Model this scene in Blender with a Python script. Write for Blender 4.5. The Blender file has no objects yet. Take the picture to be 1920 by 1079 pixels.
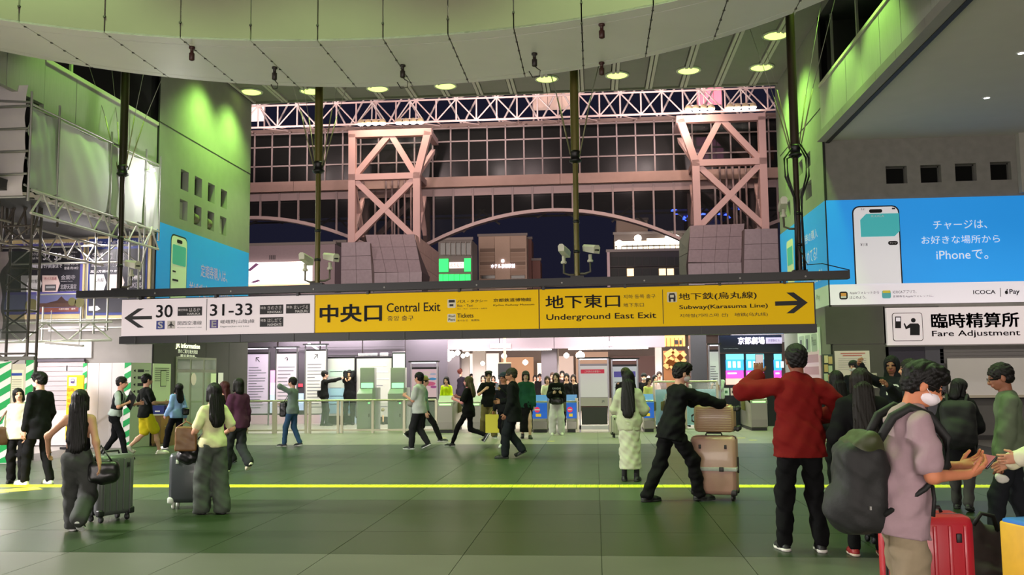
import bpy, bmesh, math, random
import numpy as np
from mathutils import Matrix, Vector
sc = bpy.context.scene
COL = sc.collection
PI = math.pi
rnd = random.Random(7)

# ------------------------------------------------------------------ camera
FOC, EYE = 1750.0, 1.55                       # focal length in pixels of the 1920 wide frame, eye height in metres
YAW, PITCH, ROLL = math.atan(155 / FOC), math.atan(166 / FOC), -0.010
CR = Matrix.Rotation(YAW, 3, 'Z') @ Matrix.Rotation(PI / 2 + PITCH, 3, 'X') @ Matrix.Rotation(ROLL, 3, 'Z')
cam_data = bpy.data.cameras.new('camera')
cam_data.sensor_width = 36.0
cam_data.lens = 36.0 * FOC / 1920.0
cam_data.clip_end = 600
cam_data.clip_start = 0.05
cam = bpy.data.objects.new('camera', cam_data)
COL.objects.link(cam)
cam.matrix_world = Matrix.Translation((0, 0, EYE)) @ CR.to_4x4()
sc.camera = cam

# ------------------------------------------------------------------ world, exposure
world = bpy.data.worlds.new('night_sky')
sc.world = world
world.use_nodes = True
world.node_tree.nodes['Background'].inputs[0].default_value = (0.010, 0.010, 0.022, 1)
world.node_tree.nodes['Background'].inputs[1].default_value = 1.0
vs = sc.view_settings
vs.view_transform = 'Standard'
vs.look = 'None'
vs.gamma = 1.0
vs.use_curve_mapping = False
vs.exposure = 0.0
sc.cycles.max_bounces = 7
sc.cycles.diffuse_bounces = 4
sc.cycles.glossy_bounces = 3
sc.cycles.transparent_max_bounces = 8

def lamp(name, kind, loc, power, color, direction=None, size=0.2, size_y=None, angle=90, blend=0.6):
    d = bpy.data.lights.new(name, kind)
    d.energy = power
    d.color = color
    if kind == 'AREA':
        d.size = size
        if size_y:
            d.shape = 'RECTANGLE'
            d.size_y = size_y
    else:
        d.shadow_soft_size = size
    if kind == 'SPOT':
        d.spot_size = math.radians(angle)
        d.spot_blend = blend
    o = bpy.data.objects.new(name, d)
    COL.objects.link(o)
    o.location = loc
    if direction is not None:
        o.rotation_euler = Vector(direction).to_track_quat('-Z', 'Y').to_euler()
    return o

# ceiling of the hall: downlights on a 2.03 m grid shine green-white straight down
CEIL = 10.1
GREEN = (0.46, 1.0, 0.16)
for lx, ly, lp in ((-9.65, 25.8, 1000), (-9.6, 23.8, 1100), (4.65, 26.1, 1000), (4.6, 24.2, 1050)):
    lamp('wall_washer', 'SPOT', (lx, ly, CEIL - .12), lp, GREEN, (0, 0, -1), .25, angle=120, blend=.9)
for lx, ly, lp in ((4.5, 20.3, 750), (4.5, 17.6, 750), (-9.5, 20.2, 420), (-9.5, 17.6, 420)):  # unseen spots added to brighten the parapets and scaffold sheeting
    lamp('downlight_beam', 'SPOT', (lx, ly, CEIL - .12), lp, GREEN, (0, 0, -1), .22, angle=84, blend=.35)
for lx, ly, lp in ((-8.3, 26.5, 550), (-6.3, 26.5, 550), (-4.25, 26.5, 550), (-1.26, 26.2, 550), (.76, 26.1, 550), (2.76, 26.0, 550), (6.6, 23.3, 300), (-5.2, 19.5, 800), (-1.2, 19.5, 800)):
    lamp('downlight_beam', 'SPOT', (lx, ly, CEIL - .12), lp, (.74, 1.0, .48), (0, 0, -1), .22, angle=84, blend=.35)
for lx in (-8.2, -4.2, -.2, 3.0):               # the same lamps over the middle of the hall, up in the oval opening
    for ly in (8.5, 11.5):
        lamp('downlight_beam', 'SPOT', (lx, ly, 10.2), 900, (.58, 1.0, .36), (0, 0, -1), .25, angle=110, blend=.5)
# unseen fill light added behind the camera, and lamps in the walkway soffit
lamp('rear_fill_light', 'AREA', (-3, -8, 1.8), 3000, (1.0, .88, .82), (0, 1, .6), 24, 3.2)  # added to lift soffits and walls, no seen source
for lx, ly in ((8.5, 17.5), (12.5, 17.5), (8.0, 11.0), (12.0, 11.0)):
    lamp('soffit_lamp', 'SPOT', (lx, ly, 7.0), 420, (1, .9, .78), (0, .1, -1), .15, angle=130, blend=.6)
# white lamps: shops beyond the gates, works lighting on the left, truss floodlights and added fill lights
for ly in (28.8, 31.5, 36.5):
    for lx in (-9.0, -4.5, .5, 4.6):
        lamp('shop_ceiling_light', 'AREA', (lx, ly, 3.3 if ly > 30 else 4.3), 330 if ly > 30 else 300, (1, .92, .88), (0, .42, -1), 3.6, 1.6)
for lx, ly, lz, lp in ((-13.6, 19.0, 3.3, 330), (-16.5, 16.5, 3.3, 260), (-12.0, 20.2, 4.8, 130), (-12.0, 9.0, 4.4, 2300)):
    lamp('works_light', 'AREA', (lx, ly, lz), lp, (1, .93, .92), (.35, -.15, -1), 1.6, .4)  # the one nearest the camera is unseen, added to whiten the left floor
lamp('works_light', 'POINT', (-9.4, 20.0, 5.95), 60, (1, .97, .95), None, .12)
for lx in (-16, -10.2, -4, 2.5, 6.5):  # unseen spots added to light the bridge front
    lamp('bridge_fill_spot', 'SPOT', (lx, 31.5, 14.5), 1800, (1.0, .75, .73), (-.05, 1, -.20), .5, angle=120, blend=.8)
for lx in (-10.6, -8.7, 2.9, 5.0):
    lamp('floodlight_beam', 'SPOT', (lx, 42.6, 14.6), 420, (1.0, .66, .5), (0, .25, -1), .3, angle=120, blend=.7)
for lx in (-15, -5, 3):  # unseen upward spots added to brighten the truss
    lamp('truss_fill_spot', 'SPOT', (lx, 41.5, 12.6), 900, (1.0, .80, .76), (0, .9, .75), .3, angle=120, blend=.7)
lamp('town_fill_light', 'AREA', (-6, 64, 14), 9000, (1.0, .84, .74), (0, 1, -.1), 60, 8)  # unseen area light added to brighten the building fronts


# ------------------------------------------------------------------ pixel of the photograph -> point of the place
def ray(px, py):
    return CR @ Vector(((px - 960) / FOC, -(py - 539.5) / FOC, -1.0))
EYEP = Vector((0, 0, EYE))
def W(px, py, Y):
    d = ray(px, py)
    return EYEP + d * (Y / d.y)
def WX(px, py, X):
    d = ray(px, py)
    return EYEP + d * (X / d.x)
def WZ(px, py, Z):
    d = ray(px, py)
    return EYEP + d * ((Z - EYE) / d.z)
def F(px, py):
    return WZ(px, py, 0.0)

# ------------------------------------------------------------------ materials
def lin(h):
    h = h.lstrip('#')
    out = []
    for i in (0, 2, 4):
        c = int(h[i:i + 2], 16) / 255
        out.append(c / 12.92 if c <= 0.04045 else ((c + 0.055) / 1.055) ** 2.4)
    return (out[0], out[1], out[2], 1.0)

MATS = {}
def mat(hexcol, rough=0.55, metal=0.0, emit=0.0, noise=0.0, scale=6.0, bump=0.0, trans=0.0, alpha=1.0, ehex=None, stretch=None, coat=0.0, detail=4.0, spec=None):
    key = (hexcol, rough, metal, emit, noise, scale, bump, trans, alpha, ehex, stretch, coat, spec)
    if key in MATS:
        return MATS[key]
    m = bpy.data.materials.new('surface_%d' % len(MATS))
    m.use_nodes = True
    nt = m.node_tree
    b = nt.nodes['Principled BSDF']
    c = lin(hexcol)
    b.inputs['Base Color'].default_value = c
    b.inputs['Roughness'].default_value = rough
    b.inputs['Metallic'].default_value = metal
    if spec is not None:
        b.inputs['Specular IOR Level'].default_value = spec
    if coat:
        b.inputs['Coat Weight'].default_value = coat
        b.inputs['Coat Roughness'].default_value = 0.08
    if trans:
        b.inputs['Transmission Weight'].default_value = trans
        b.inputs['IOR'].default_value = 1.05 if alpha == 1 else 1.3
    if alpha < 1:
        b.inputs['Alpha'].default_value = alpha
    if emit:
        b.inputs['Emission Color'].default_value = lin(ehex or hexcol)
        b.inputs['Emission Strength'].default_value = emit
    if noise or bump:
        geo = nt.nodes.new('ShaderNodeNewGeometry')
        tex = nt.nodes.new('ShaderNodeTexNoise')
        tex.inputs['Scale'].default_value = scale
        tex.inputs['Detail'].default_value = detail
        src = geo.outputs['Position']
        if stretch:
            mp = nt.nodes.new('ShaderNodeMapping')
            mp.inputs['Scale'].default_value = stretch
            nt.links.new(src, mp.inputs['Vector'])
            src = mp.outputs['Vector']
        nt.links.new(src, tex.inputs['Vector'])
        if noise:
            ramp = nt.nodes.new('ShaderNodeMix')
            ramp.data_type = 'RGBA'
            lo = tuple(max(0, x * (1 - noise)) for x in c[:3]) + (1,)
            hi = tuple(min(1, x * (1 + noise)) for x in c[:3]) + (1,)
            ramp.inputs[6].default_value = lo
            ramp.inputs[7].default_value = hi
            nt.links.new(tex.outputs['Fac'], ramp.inputs[0])
            nt.links.new(ramp.outputs[2], b.inputs['Base Color'])
        if bump:
            bn = nt.nodes.new('ShaderNodeBump')
            bn.inputs['Strength'].default_value = bump
            bn.inputs['Distance'].default_value = 0.02
            nt.links.new(tex.outputs['Fac'], bn.inputs['Height'])
            nt.links.new(bn.outputs['Normal'], b.inputs['Normal'])
    MATS[key] = m
    return m

def glass(hexcol='#9aa5a0', alpha=0.25, rough=0.08):
    return mat(hexcol, rough, alpha=alpha)

# ------------------------------------------------------------------ object helpers
PM = {}
def thing(name, label, cat, loc=(0, 0, 0), rz=0.0, group=None, kind=None):
    o = bpy.data.objects.new(name, None)
    COL.objects.link(o)
    o.location = loc
    o.rotation_euler = (0, 0, rz)
    o.empty_display_size = 0.1
    tag(o, label, cat, group, kind)
    PM[o.name] = Matrix.Translation(loc) @ Matrix.Rotation(rz, 4, 'Z')
    return o
def tag(o, label=None, cat=None, group=None, kind=None):
    if label: o['label'] = label
    if cat: o['category'] = cat
    if group: o['group'] = group
    if kind: o['kind'] = kind
    return o
def adopt(o, parent, local=False):
    """parts are made in world coordinates unless local"""
    if parent is not None:
        o.parent = parent
        if not local:
            o.matrix_parent_inverse = PM.get(parent.name, parent.matrix_basis).inverted()
    return o
def link(name, me, m, parent=None, local=False):
    o = bpy.data.objects.new(name, me)
    COL.objects.link(o)
    if m is not None and not me.materials:
        me.materials.append(m)
    elif m is not None and me.materials[0] != m:
        o.material_slots[0].link = 'OBJECT'
        o.material_slots[0].material = m
    return adopt(o, parent, local)
def mesh(name, verts, faces, m, parent=None, smooth=False, local=False):
    me = bpy.data.meshes.new(name)
    me.from_pydata([tuple(v) for v in verts], [], faces)
    if smooth:
        me.polygons.foreach_set('use_smooth', [True] * len(me.polygons))
    me.update()
    return link(name, me, m, parent, local)

CUBES = {}
def unit_cube(m):
    k = ('cube', m.name)
    if k not in CUBES:
        me = bpy.data.meshes.new('box')
        v = [(x, y, z) for x in (-.5, .5) for y in (-.5, .5) for z in (-.5, .5)]
        me.from_pydata(v, [], [(0, 1, 3, 2), (4, 6, 7, 5), (0, 4, 5, 1), (2, 3, 7, 6), (0, 2, 6, 4), (1, 5, 7, 3)])
        me.materials.append(m)
        CUBES[k] = me
    return CUBES[k]
def unit_cyl(m, n=8):
    k = ('cyl', m.name, n)
    if k not in CUBES:
        me = bpy.data.meshes.new('rod')
        v, f = [], []
        for z in (0, 1):
            for i in range(n):
                a = 2 * PI * i / n
                v.append((math.cos(a), math.sin(a), z))
        for i in range(n):
            j = (i + 1) % n
            f.append((i, j, n + j, n + i))
        f.append(tuple(range(n - 1, -1, -1)))
        f.append(tuple(range(n, 2 * n)))
        me.from_pydata(v, [], f)
        me.polygons.foreach_set('use_smooth', [True] * n + [False] * 2)
        me.materials.append(m)
        CUBES[k] = me
    return CUBES[k]
def raw(name, me, M, parent=None, local=False):
    o = bpy.data.objects.new(name, me)
    COL.objects.link(o)
    o.matrix_basis = M
    return adopt(o, parent, local)
def box(name, c, s, m, parent=None, rz=0.0, bevel=0.0, local=False, rx=0.0, ry=0.0):
    """c centre, s full size"""
    R = Matrix.Rotation(rz, 4, 'Z') @ Matrix.Rotation(ry, 4, 'Y') @ Matrix.Rotation(rx, 4, 'X')
    if not bevel:
        return raw(name, unit_cube(m), Matrix.Translation(c) @ R @ Matrix.Diagonal((s[0], s[1], s[2], 1)), parent, local)
    k = ('bev', m.name, round(s[0], 4), round(s[1], 4), round(s[2], 4), bevel)
    if k not in CUBES:
        bm = bmesh.new()
        bmesh.ops.create_cube(bm, size=1.0, matrix=Matrix.Diagonal((s[0], s[1], s[2], 1)))
        bmesh.ops.bevel(bm, geom=bm.edges[:], offset=bevel, segments=2, affect='EDGES', profile=0.5)
        me = bpy.data.meshes.new(name)
        bm.to_mesh(me)
        bm.free()
        me.polygons.foreach_set('use_smooth', [True] * len(me.polygons))
        try:
            me.set_sharp_from_angle(angle=math.radians(50))
        except Exception:
            pass
        me.materials.append(m)
        CUBES[k] = me
    return raw(name, CUBES[k], Matrix.Translation(c) @ R, parent, local)
def bx(name, x0, x1, y0, y1, z0, z1, m, parent=None, bevel=0.0, local=False):
    return box(name, ((x0 + x1) / 2, (y0 + y1) / 2, (z0 + z1) / 2), (abs(x1 - x0), abs(y1 - y0), abs(z1 - z0)), m, parent, bevel=bevel, local=local)
def along(a, b):
    d = Vector(b) - Vector(a)
    return d.length, d.to_track_quat('Z', 'Y').to_matrix().to_4x4()
def bar(name, a, b, r, m, parent=None, n=8, local=False):
    L, R = along(a, b)
    return raw(name, unit_cyl(m, n), Matrix.Translation(a) @ R @ Matrix.Diagonal((r, r, L, 1)), parent, local)
def sbar(name, a, b, w, h, m, parent=None, local=False, up=(0, 1, 0)):
    """square bar from a to b; w across, h along the direction up"""
    a, b = Vector(a), Vector(b)
    z = (b - a).normalized()
    y = (Vector(up) - z * Vector(up).dot(z)).normalized()
    x = y.cross(z)
    R = Matrix((x, y, z)).transposed().to_4x4()
    return raw(name, unit_cube(m), Matrix.Translation((a + b) / 2) @ R @ Matrix.Diagonal((w, h, (b - a).length, 1)), parent, local)
def extr(name, pts, vec, m, parent=None, local=False):
    """closed polygon of 3D points pushed along vec"""
    n = len(pts)
    vec = Vector(vec)
    v = [Vector(p) for p in pts] + [Vector(p) + vec for p in pts]
    f = [tuple(range(n)), tuple(range(2 * n - 1, n - 1, -1))]
    f += [(i, n + i, n + (i + 1) % n, (i + 1) % n) for i in range(n)]
    o = mesh(name, v, f, m, parent, local=local)
    bm = bmesh.new(); bm.from_mesh(o.data); bmesh.ops.recalc_face_normals(bm, faces=bm.faces[:]); bm.to_mesh(o.data); bm.free()
    return o
def tube(name, pts, r, m, parent=None, n=6, local=False, closed=False):
    pts = [Vector(p) for p in pts]
    v, f = [], []
    up = Vector((0, 0, 1))
    for i, p in enumerate(pts):
        t = (pts[min(i + 1, len(pts) - 1)] - pts[max(i - 1, 0)])
        t = t.normalized() if t.length > 1e-9 else Vector((0, 0, 1))
        s = t.cross(up)
        if s.length < 1e-3:
            s = t.cross(Vector((0, 1, 0)))
        s.normalize()
        w = s.cross(t)
        rr = r[i] if isinstance(r, (list, tuple)) else r
        for k in range(n):
            a = 2 * PI * k / n
            v.append(p + s * (math.cos(a) * rr) + w * (math.sin(a) * rr))
    for i in range(len(pts) - 1):
        for k in range(n):
            k2 = (k + 1) % n
            f.append((i * n + k, i * n + k2, (i + 1) * n + k2, (i + 1) * n + k))
    f.append(tuple(range(n - 1, -1, -1)))
    f.append(tuple(range((len(pts) - 1) * n, len(pts) * n)))
    return mesh(name, v, f, m, parent, True, local)
def lathe(name, prof, m, parent=None, loc=(0, 0, 0), n=20, local=False):
    v, f = [], []
    for (r, z) in prof:
        for k in range(n):
            a = 2 * PI * k / n
            v.append((loc[0] + r * math.cos(a), loc[1] + r * math.sin(a), loc[2] + z))
    for i in range(len(prof) - 1):
        for k in range(n):
            k2 = (k + 1) % n
            f.append((i * n + k, i * n + k2, (i + 1) * n + k2, (i + 1) * n + k))
    f.append(tuple(range(n - 1, -1, -1)))
    f.append(tuple(range((len(prof) - 1) * n, len(prof) * n)))
    return mesh(name, v, f, m, parent, True, local)

# ------------------------------------------------------------------ flat print: a sheet described in its own u (right), v (up) frame
class Sheet:
    """a planar panel: origin o, unit right r, unit up u; facing normal n = r x u"""
    def __init__(self, o, r, parent=None, u=(0, 0, 1), local=False):
        self.o, self.r, self.u = Vector(o), Vector(r).normalized(), Vector(u).normalized()
        self.n = self.r.cross(self.u)
        self.parent, self.local = parent, local
    def hit(self, px, py):
        d = ray(px, py)
        t = (self.o - EYEP).dot(self.n) / d.dot(self.n)
        p = EYEP + d * t - self.o
        return p.dot(self.r), p.dot(self.u)
    def at(self, a, b, off=0.0):
        return self.o + self.r * a + self.u * b + self.n * off
    def poly(self, name, pts, m, off=0.004, th=0.004, parent=None):
        return extr(name, [self.at(a, b, off) for a, b in pts], -self.n * th, m, parent or self.parent, self.local)
    def rect(self, name, a0, b0, a1, b1, m, off=0.004, th=0.004, parent=None, r=0.0):
        if r:
            p = []
            for (cx, cy, s) in ((a1 - r, b1 - r, 0), (a0 + r, b1 - r, 1), (a0 + r, b0 + r, 2), (a1 - r, b0 + r, 3)):
                for k in range(5):
                    t = (s + k / 4) * PI / 2
                    p.append((cx + r * math.cos(t), cy + r * math.sin(t)))
            return self.poly(name, p, m, off, th, parent)
        return self.poly(name, [(a0, b0), (a1, b0), (a1, b1), (a0, b1)], m, off, th, parent)
    def disc(self, name, a, b, rad, m, off=0.004, th=0.004, parent=None, ry=None, n=20):
        ry = ry or rad
        return self.poly(name, [(a + rad * math.cos(2 * PI * k / n), b + ry * math.sin(2 * PI * k / n)) for k in range(n)], m, off, th, parent)
    def prect(self, name, x0, y0, x1, y1, m, off=0.004, th=0.004, parent=None, r=0.0):
        """a rectangle given by two corners measured in the photograph"""
        a0, b0 = self.hit(x0, y1)
        a1, b1 = self.hit(x1, y0)
        return self.rect(name, a0, b0, a1, b1, m, off, th, parent, r)
    def text(self, body, a0, b0, a1, b1, m, off=0.006, bold=0.0, parent=None, name='lettering'):
        TEXTS.append((self, body, a0, b0, a1, b1, m, off, bold, parent or self.parent, name))
    def ptext(self, body, x0, y0, x1, y1, m, off=0.006, bold=0.0, parent=None):
        a0, b0 = self.hit(x0, y1)
        a1, b1 = self.hit(x1, y0)
        self.text(body, a0, b0, a1, b1, m, off, bold, parent)
TEXTS = []
def flush_texts():
    made = []
    for t in TEXTS:
        c = bpy.data.curves.new('lettering', 'FONT')
        c.body = t[1]
        c.size = 1.0
        c.resolution_u = 3
        o = bpy.data.objects.new('lettering', c)
        COL.objects.link(o)
        made.append(o)
    dg = bpy.context.evaluated_depsgraph_get()
    dg.update()
    for o, (S, body, a0, b0, a1, b1, m, off, bold, parent, name) in zip(made, TEXTS):
        me = bpy.data.meshes.new_from_object(o.evaluated_get(dg))
        n = len(me.vertices)
        if n == 0:
            bpy.data.objects.remove(o)
            continue
        co = np.empty(n * 3)
        me.vertices.foreach_get('co', co)
        co = co.reshape(-1, 3)
        lo, hi = co.min(0), co.max(0)
        ext = np.maximum(hi - lo, 1e-6)
        sx, sy = (a1 - a0) / ext[0], (b1 - b0) / ext[1]
        faces = [tuple(p.vertices) for p in me.polygons]
        u = (co[:, 0] - lo[0]) * sx + a0
        v = (co[:, 1] - lo[1]) * sy + b0
        shifts = [(0, 0)]
        if bold:
            bw = bold * (b1 - b0)
            shifts = [(-bw, -bw * .6), (bw, -bw * .6), (bw, bw * .6), (-bw, bw * .6), (0, 0)]
        V, FA = [], []
        for (da, db) in shifts:
            base = len(V)
            for i in range(n):
                V.append(S.at(u[i] + da, v[i] + db, off))
            FA += [tuple(base + k for k in fc) for fc in faces]
        bpy.data.objects.remove(o)
        bpy.data.meshes.remove(me)
        mesh(name, V, FA, m, parent, local=S.local)
    TEXTS.clear()

# ------------------------------------------------------------------ bodies, clothes and soft bags: blended solids turned into one surface each
def cap(a, b, ra, rb=None, flat=None, s=1.0):
    return ('c', np.array(a, float), np.array(b, float), ra, ra if rb is None else rb, None if flat is None else np.array(flat, float), s)
def ell(c, radii, axes=None):
    return ('e', np.array(c, float), np.array(radii, float), np.eye(3) if axes is None else np.array(axes, float))
def rbox(c, half, r=.03, rz=0.0, axes=None):
    if axes is None:
        axes = [[math.cos(rz), math.sin(rz), 0], [-math.sin(rz), math.cos(rz), 0], [0, 0, 1]]
    return ('b', np.array(c, float), np.array(half, float), np.array(axes, float), r)
def cut(p):
    return ('-', p)
def _eval(p, X, Y, Z):
    P = np.stack([X, Y, Z], -1)
    if p[0] == 'e':
        q = ((P - p[1]) @ p[3].T) / p[2]
        n = np.sqrt((q * q).sum(-1)) + 1e-9
        g = np.sqrt(((q / p[2]) ** 2).sum(-1)) + 1e-9
        return n * (n - 1) / g
    if p[0] == 'b':
        q = np.abs((P - p[1]) @ p[3].T) - p[2] + p[4]
        return np.sqrt((np.maximum(q, 0) ** 2).sum(-1)) + np.minimum(q.max(-1), 0) - p[4]
    _, a, b, ra, rb, fl, s = p
    Q = P - a
    ba = b - a
    if fl is not None:
        Q = Q + fl * (Q @ fl)[..., None] * (1 / s - 1)
        ba = ba + fl * (ba @ fl) * (1 / s - 1)
    t = np.clip((Q @ ba) / max(ba @ ba, 1e-9), 0, 1)
    d = np.sqrt(((Q - t[..., None] * ba) ** 2).sum(-1)) - (ra + (rb - ra) * t)
    return d * (s if fl is not None and s < 1 else 1.0)
def _bounds(p):
    if p[0] == 'e':
        r = p[2].max()
        return p[1] - r, p[1] + r
    if p[0] == 'b':
        r = np.linalg.norm(p[2])
        return p[1] - r, p[1] + r
    r = max(p[3], p[4]) * max(1.0, p[6])
    return np.minimum(p[1], p[2]) - r, np.maximum(p[1], p[2]) + r
def surface(prims, vox, k=0.03, wrinkle=0.0, seed=0.0, clip=None, wf=1.5):
    """smooth union of the solids (minus the cut ones) -> vertices, quads"""
    pos = [p for p in prims if p[0] != '-']
    B = [_bounds(p) for p in pos]
    lo = np.min([b[0] for b in B], 0) - 2.5 * vox - k * .3
    hi = np.max([b[1] for b in B], 0) + 2.5 * vox + k * .3
    n = np.ceil((hi - lo) / vox).astype(int) + 1
    gx, gy, gz = [lo[i] + vox * np.arange(n[i]) for i in range(3)]
    D = np.full(tuple(n), 1.0)
    def window(l, h):
        i0 = np.maximum(0, np.floor((l - lo) / vox).astype(int))
        i1 = np.minimum(n, np.ceil((h - lo) / vox).astype(int) + 1)
        return tuple(slice(a, b) for a, b in zip(i0, i1))
    m = k + 3 * vox
    for p, (l, h) in zip(pos, B):
        w = window(l - m, h + m)
        X, Y, Z = np.meshgrid(gx[w[0]], gy[w[1]], gz[w[2]], indexing='ij')
        d = _eval(p, X, Y, Z)
        o = D[w]
        hh = np.clip(k - np.abs(o - d), 0, None) / max(k, 1e-6)
        D[w] = np.minimum(o, d) - hh * hh * k * .25
    for p in prims:
        if p[0] == '-':
            l, h = _bounds(p[1])
            w = window(l - m, h + m)
            X, Y, Z = np.meshgrid(gx[w[0]], gy[w[1]], gz[w[2]], indexing='ij')
            D[w] = np.maximum(D[w], -_eval(p[1], X, Y, Z))
    if wrinkle or clip is not None:
        X, Y, Z = np.meshgrid(gx, gy, gz, indexing='ij')
        if wrinkle:
            w3 = wf if isinstance(wf, tuple) else (wf, wf, wf)
            x_, y_, z_ = X * w3[0], Y * w3[1], Z * w3[2]
            D += wrinkle * (np.sin(23 * z_ + 9 * x_ + 3 * np.sin(11 * y_ + 4 * x_ + seed) + seed) * .6 + np.sin(31 * x_ - 17 * z_ + 13 * y_ + 2 * seed) * .4 + np.sin(47 * z_ - 26 * y_ + 19 * x_ + 2 * np.sin(9 * x_) + seed) * .3)
        if clip is not None:
            D = np.maximum(D, clip(X, Y, Z))
    D = np.where(np.abs(D) < 1e-7, 1e-7, D)
    S = D < 0
    c = [S[i:n[0] - 1 + i, j:n[1] - 1 + j, q:n[2] - 1 + q] for i in (0, 1) for j in (0, 1) for q in (0, 1)]
    tot = sum(x.astype(np.int8) for x in c)
    act = (tot > 0) & (tot < 8)
    idx = np.argwhere(act)
    ids = np.full(act.shape, -1)
    ids[act] = np.arange(len(idx))
    acc = np.zeros((len(idx), 3))
    cnt = np.zeros(len(idx))
    off = [(i, j, q) for i in (0, 1) for j in (0, 1) for q in (0, 1)]
    for a in range(8):
        for b in range(a + 1, 8):
            oa, ob = off[a], off[b]
            if sum(abs(x - y) for x, y in zip(oa, ob)) != 1:
                continue
            da = D[idx[:, 0] + oa[0], idx[:, 1] + oa[1], idx[:, 2] + oa[2]]
            db = D[idx[:, 0] + ob[0], idx[:, 1] + ob[1], idx[:, 2] + ob[2]]
            x = (da < 0) != (db < 0)
            t = np.where(x, da / np.where(x, da - db, 1), 0)
            acc += x[:, None] * (np.array(oa) + t[:, None] * (np.array(ob) - np.array(oa)))
            cnt += x
    V = lo + vox * (idx + acc / cnt[:, None])
    quads = []
    for ax in range(3):
        s0 = [slice(None)] * 3; s1 = [slice(None)] * 3
        s0[ax] = slice(0, -1); s1[ax] = slice(1, None)
        ch = S[tuple(s0)] != S[tuple(s1)]
        e = np.argwhere(ch)
        u, v = (ax + 1) % 3, (ax + 2) % 3
        e = e[(e[:, u] > 0) & (e[:, v] > 0) & (e[:, u] < n[u] - 1) & (e[:, v] < n[v] - 1)]
        if not len(e):
            continue
        fl = S[e[:, 0], e[:, 1], e[:, 2]]
        def cell(du, dv):
            q = e.copy(); q[:, u] -= du; q[:, v] -= dv
            return ids[q[:, 0], q[:, 1], q[:, 2]]
        Q = np.stack([cell(1, 1), cell(0, 1), cell(0, 0), cell(1, 0)], 1)
        Q[~fl] = Q[~fl][:, ::-1]
        quads.append(Q)
    Q = np.concatenate(quads)
    return V, Q[(Q >= 0).all(1)]
def soft(name, groups, m, parent, local=True, face_mat=None, extra=()):
    """groups: (vertices, quads) pieces of ONE part"""
    me = bpy.data.meshes.new(name)
    V = np.concatenate([g[0] for g in groups])
    o = 0
    qs = []
    for g in groups:
        qs.append(g[1] + o)
        o += len(g[0])
    Q = np.concatenate(qs)
    me.vertices.add(len(V))
    me.vertices.foreach_set('co', V.ravel())
    me.loops.add(len(Q) * 4)
    me.loops.foreach_set('vertex_index', Q.ravel())
    me.polygons.add(len(Q))
    me.polygons.foreach_set('loop_start', np.arange(len(Q)) * 4)
    me.polygons.foreach_set('use_smooth', np.ones(len(Q), bool))
    me.materials.append(m)
    for x in extra:
        me.materials.append(x)
    if face_mat is not None:
        me.polygons.foreach_set('material_index', face_mat(V[Q].mean(1)).astype(np.int32))
    me.update(calc_edges=True)
    me.validate()
    return link(name, me, None, parent, local)
def blob(name, prims, vox, m, parent, k=0.03, wrinkle=0.0, seed=0.0, local=True, clip=None, wf=1.5):
    return soft(name, [surface(prims, vox, k, wrinkle, seed, clip, wf)], m, parent, local)

def ik(a, t, l1, l2, hint):
    a, t, hint = np.array(a, float), np.array(t, float), np.array(hint, float)
    d = t - a
    L = np.linalg.norm(d)
    if L > (l1 + l2) * .999:
        t = a + d / L * (l1 + l2) * .999
        d = t - a
        L = np.linalg.norm(d)
    u = d / L
    x = (l1 * l1 - l2 * l2 + L * L) / (2 * L)
    h = math.sqrt(max(l1 * l1 - x * x, 0))
    w = hint - u * (hint @ u)
    w /= (np.linalg.norm(w) + 1e-9)
    return a + u * x + w * h, t
def unit(v):
    v = np.array(v, float)
    return v / (np.linalg.norm(v) + 1e-12)

HAIR_BLACK, SKIN = '#0c0a0a', '#c8947c'
def hand_prims(w, d, nrm, s, side, curl=0.5, spread=1.0):
    """w wrist, d direction of the palm, nrm palm normal (where the fingers curl to), s scale; side +1 right"""
    d = unit(d)
    nrm = unit(np.array(nrm) - d * (np.array(nrm) @ d))
    lat = np.cross(d, nrm) * side            # towards the thumb
    P = [cap(w - d * .02 * s, w + d * .035 * s, .027 * s, .030 * s, nrm, .62), cap(w + d * .045 * s + lat * .018 * s, w + d * .082 * s + lat * .022 * s, .022 * s, .020 * s, nrm, .65),
         cap(w + d * .045 * s - lat * .016 * s, w + d * .076 * s - lat * .022 * s, .022 * s, .019 * s, nrm, .65)]
    G = []
    for i, ln in enumerate((.072, .080, .074, .058)):
        o = (1.5 - i) * .0195
        base = w + d * (.088 - abs(i - 1.2) * .004) * s + lat * o * s
        a1, a2 = curl * .9, curl * 2.0
        d1 = d * math.cos(a1) + nrm * math.sin(a1) + lat * o * 1.5 * spread
        d2 = d * math.cos(a2) + nrm * math.sin(a2) + lat * o * spread
        k1 = base + unit(d1) * ln * .52 * s
        k2 = k1 + unit(d2) * ln * .52 * s
        G.append([cap(base - d * .012 * s, k1, .0098 * s, .0092 * s), cap(k1, k2, .0090 * s, .0078 * s)])
    b = w + d * .028 * s + lat * .024 * s
    t1 = b + unit(lat * .75 + d * .7 + nrm * .35) * .042 * s
    t2 = t1 + unit(lat * .28 + d * .85 + nrm * (.25 + curl * .5)) * .036 * s
    G.append([cap(b, t1, .0135 * s, .0108 * s), cap(t1, t2, .0105 * s, .0085 * s)])
    return P, G

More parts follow.
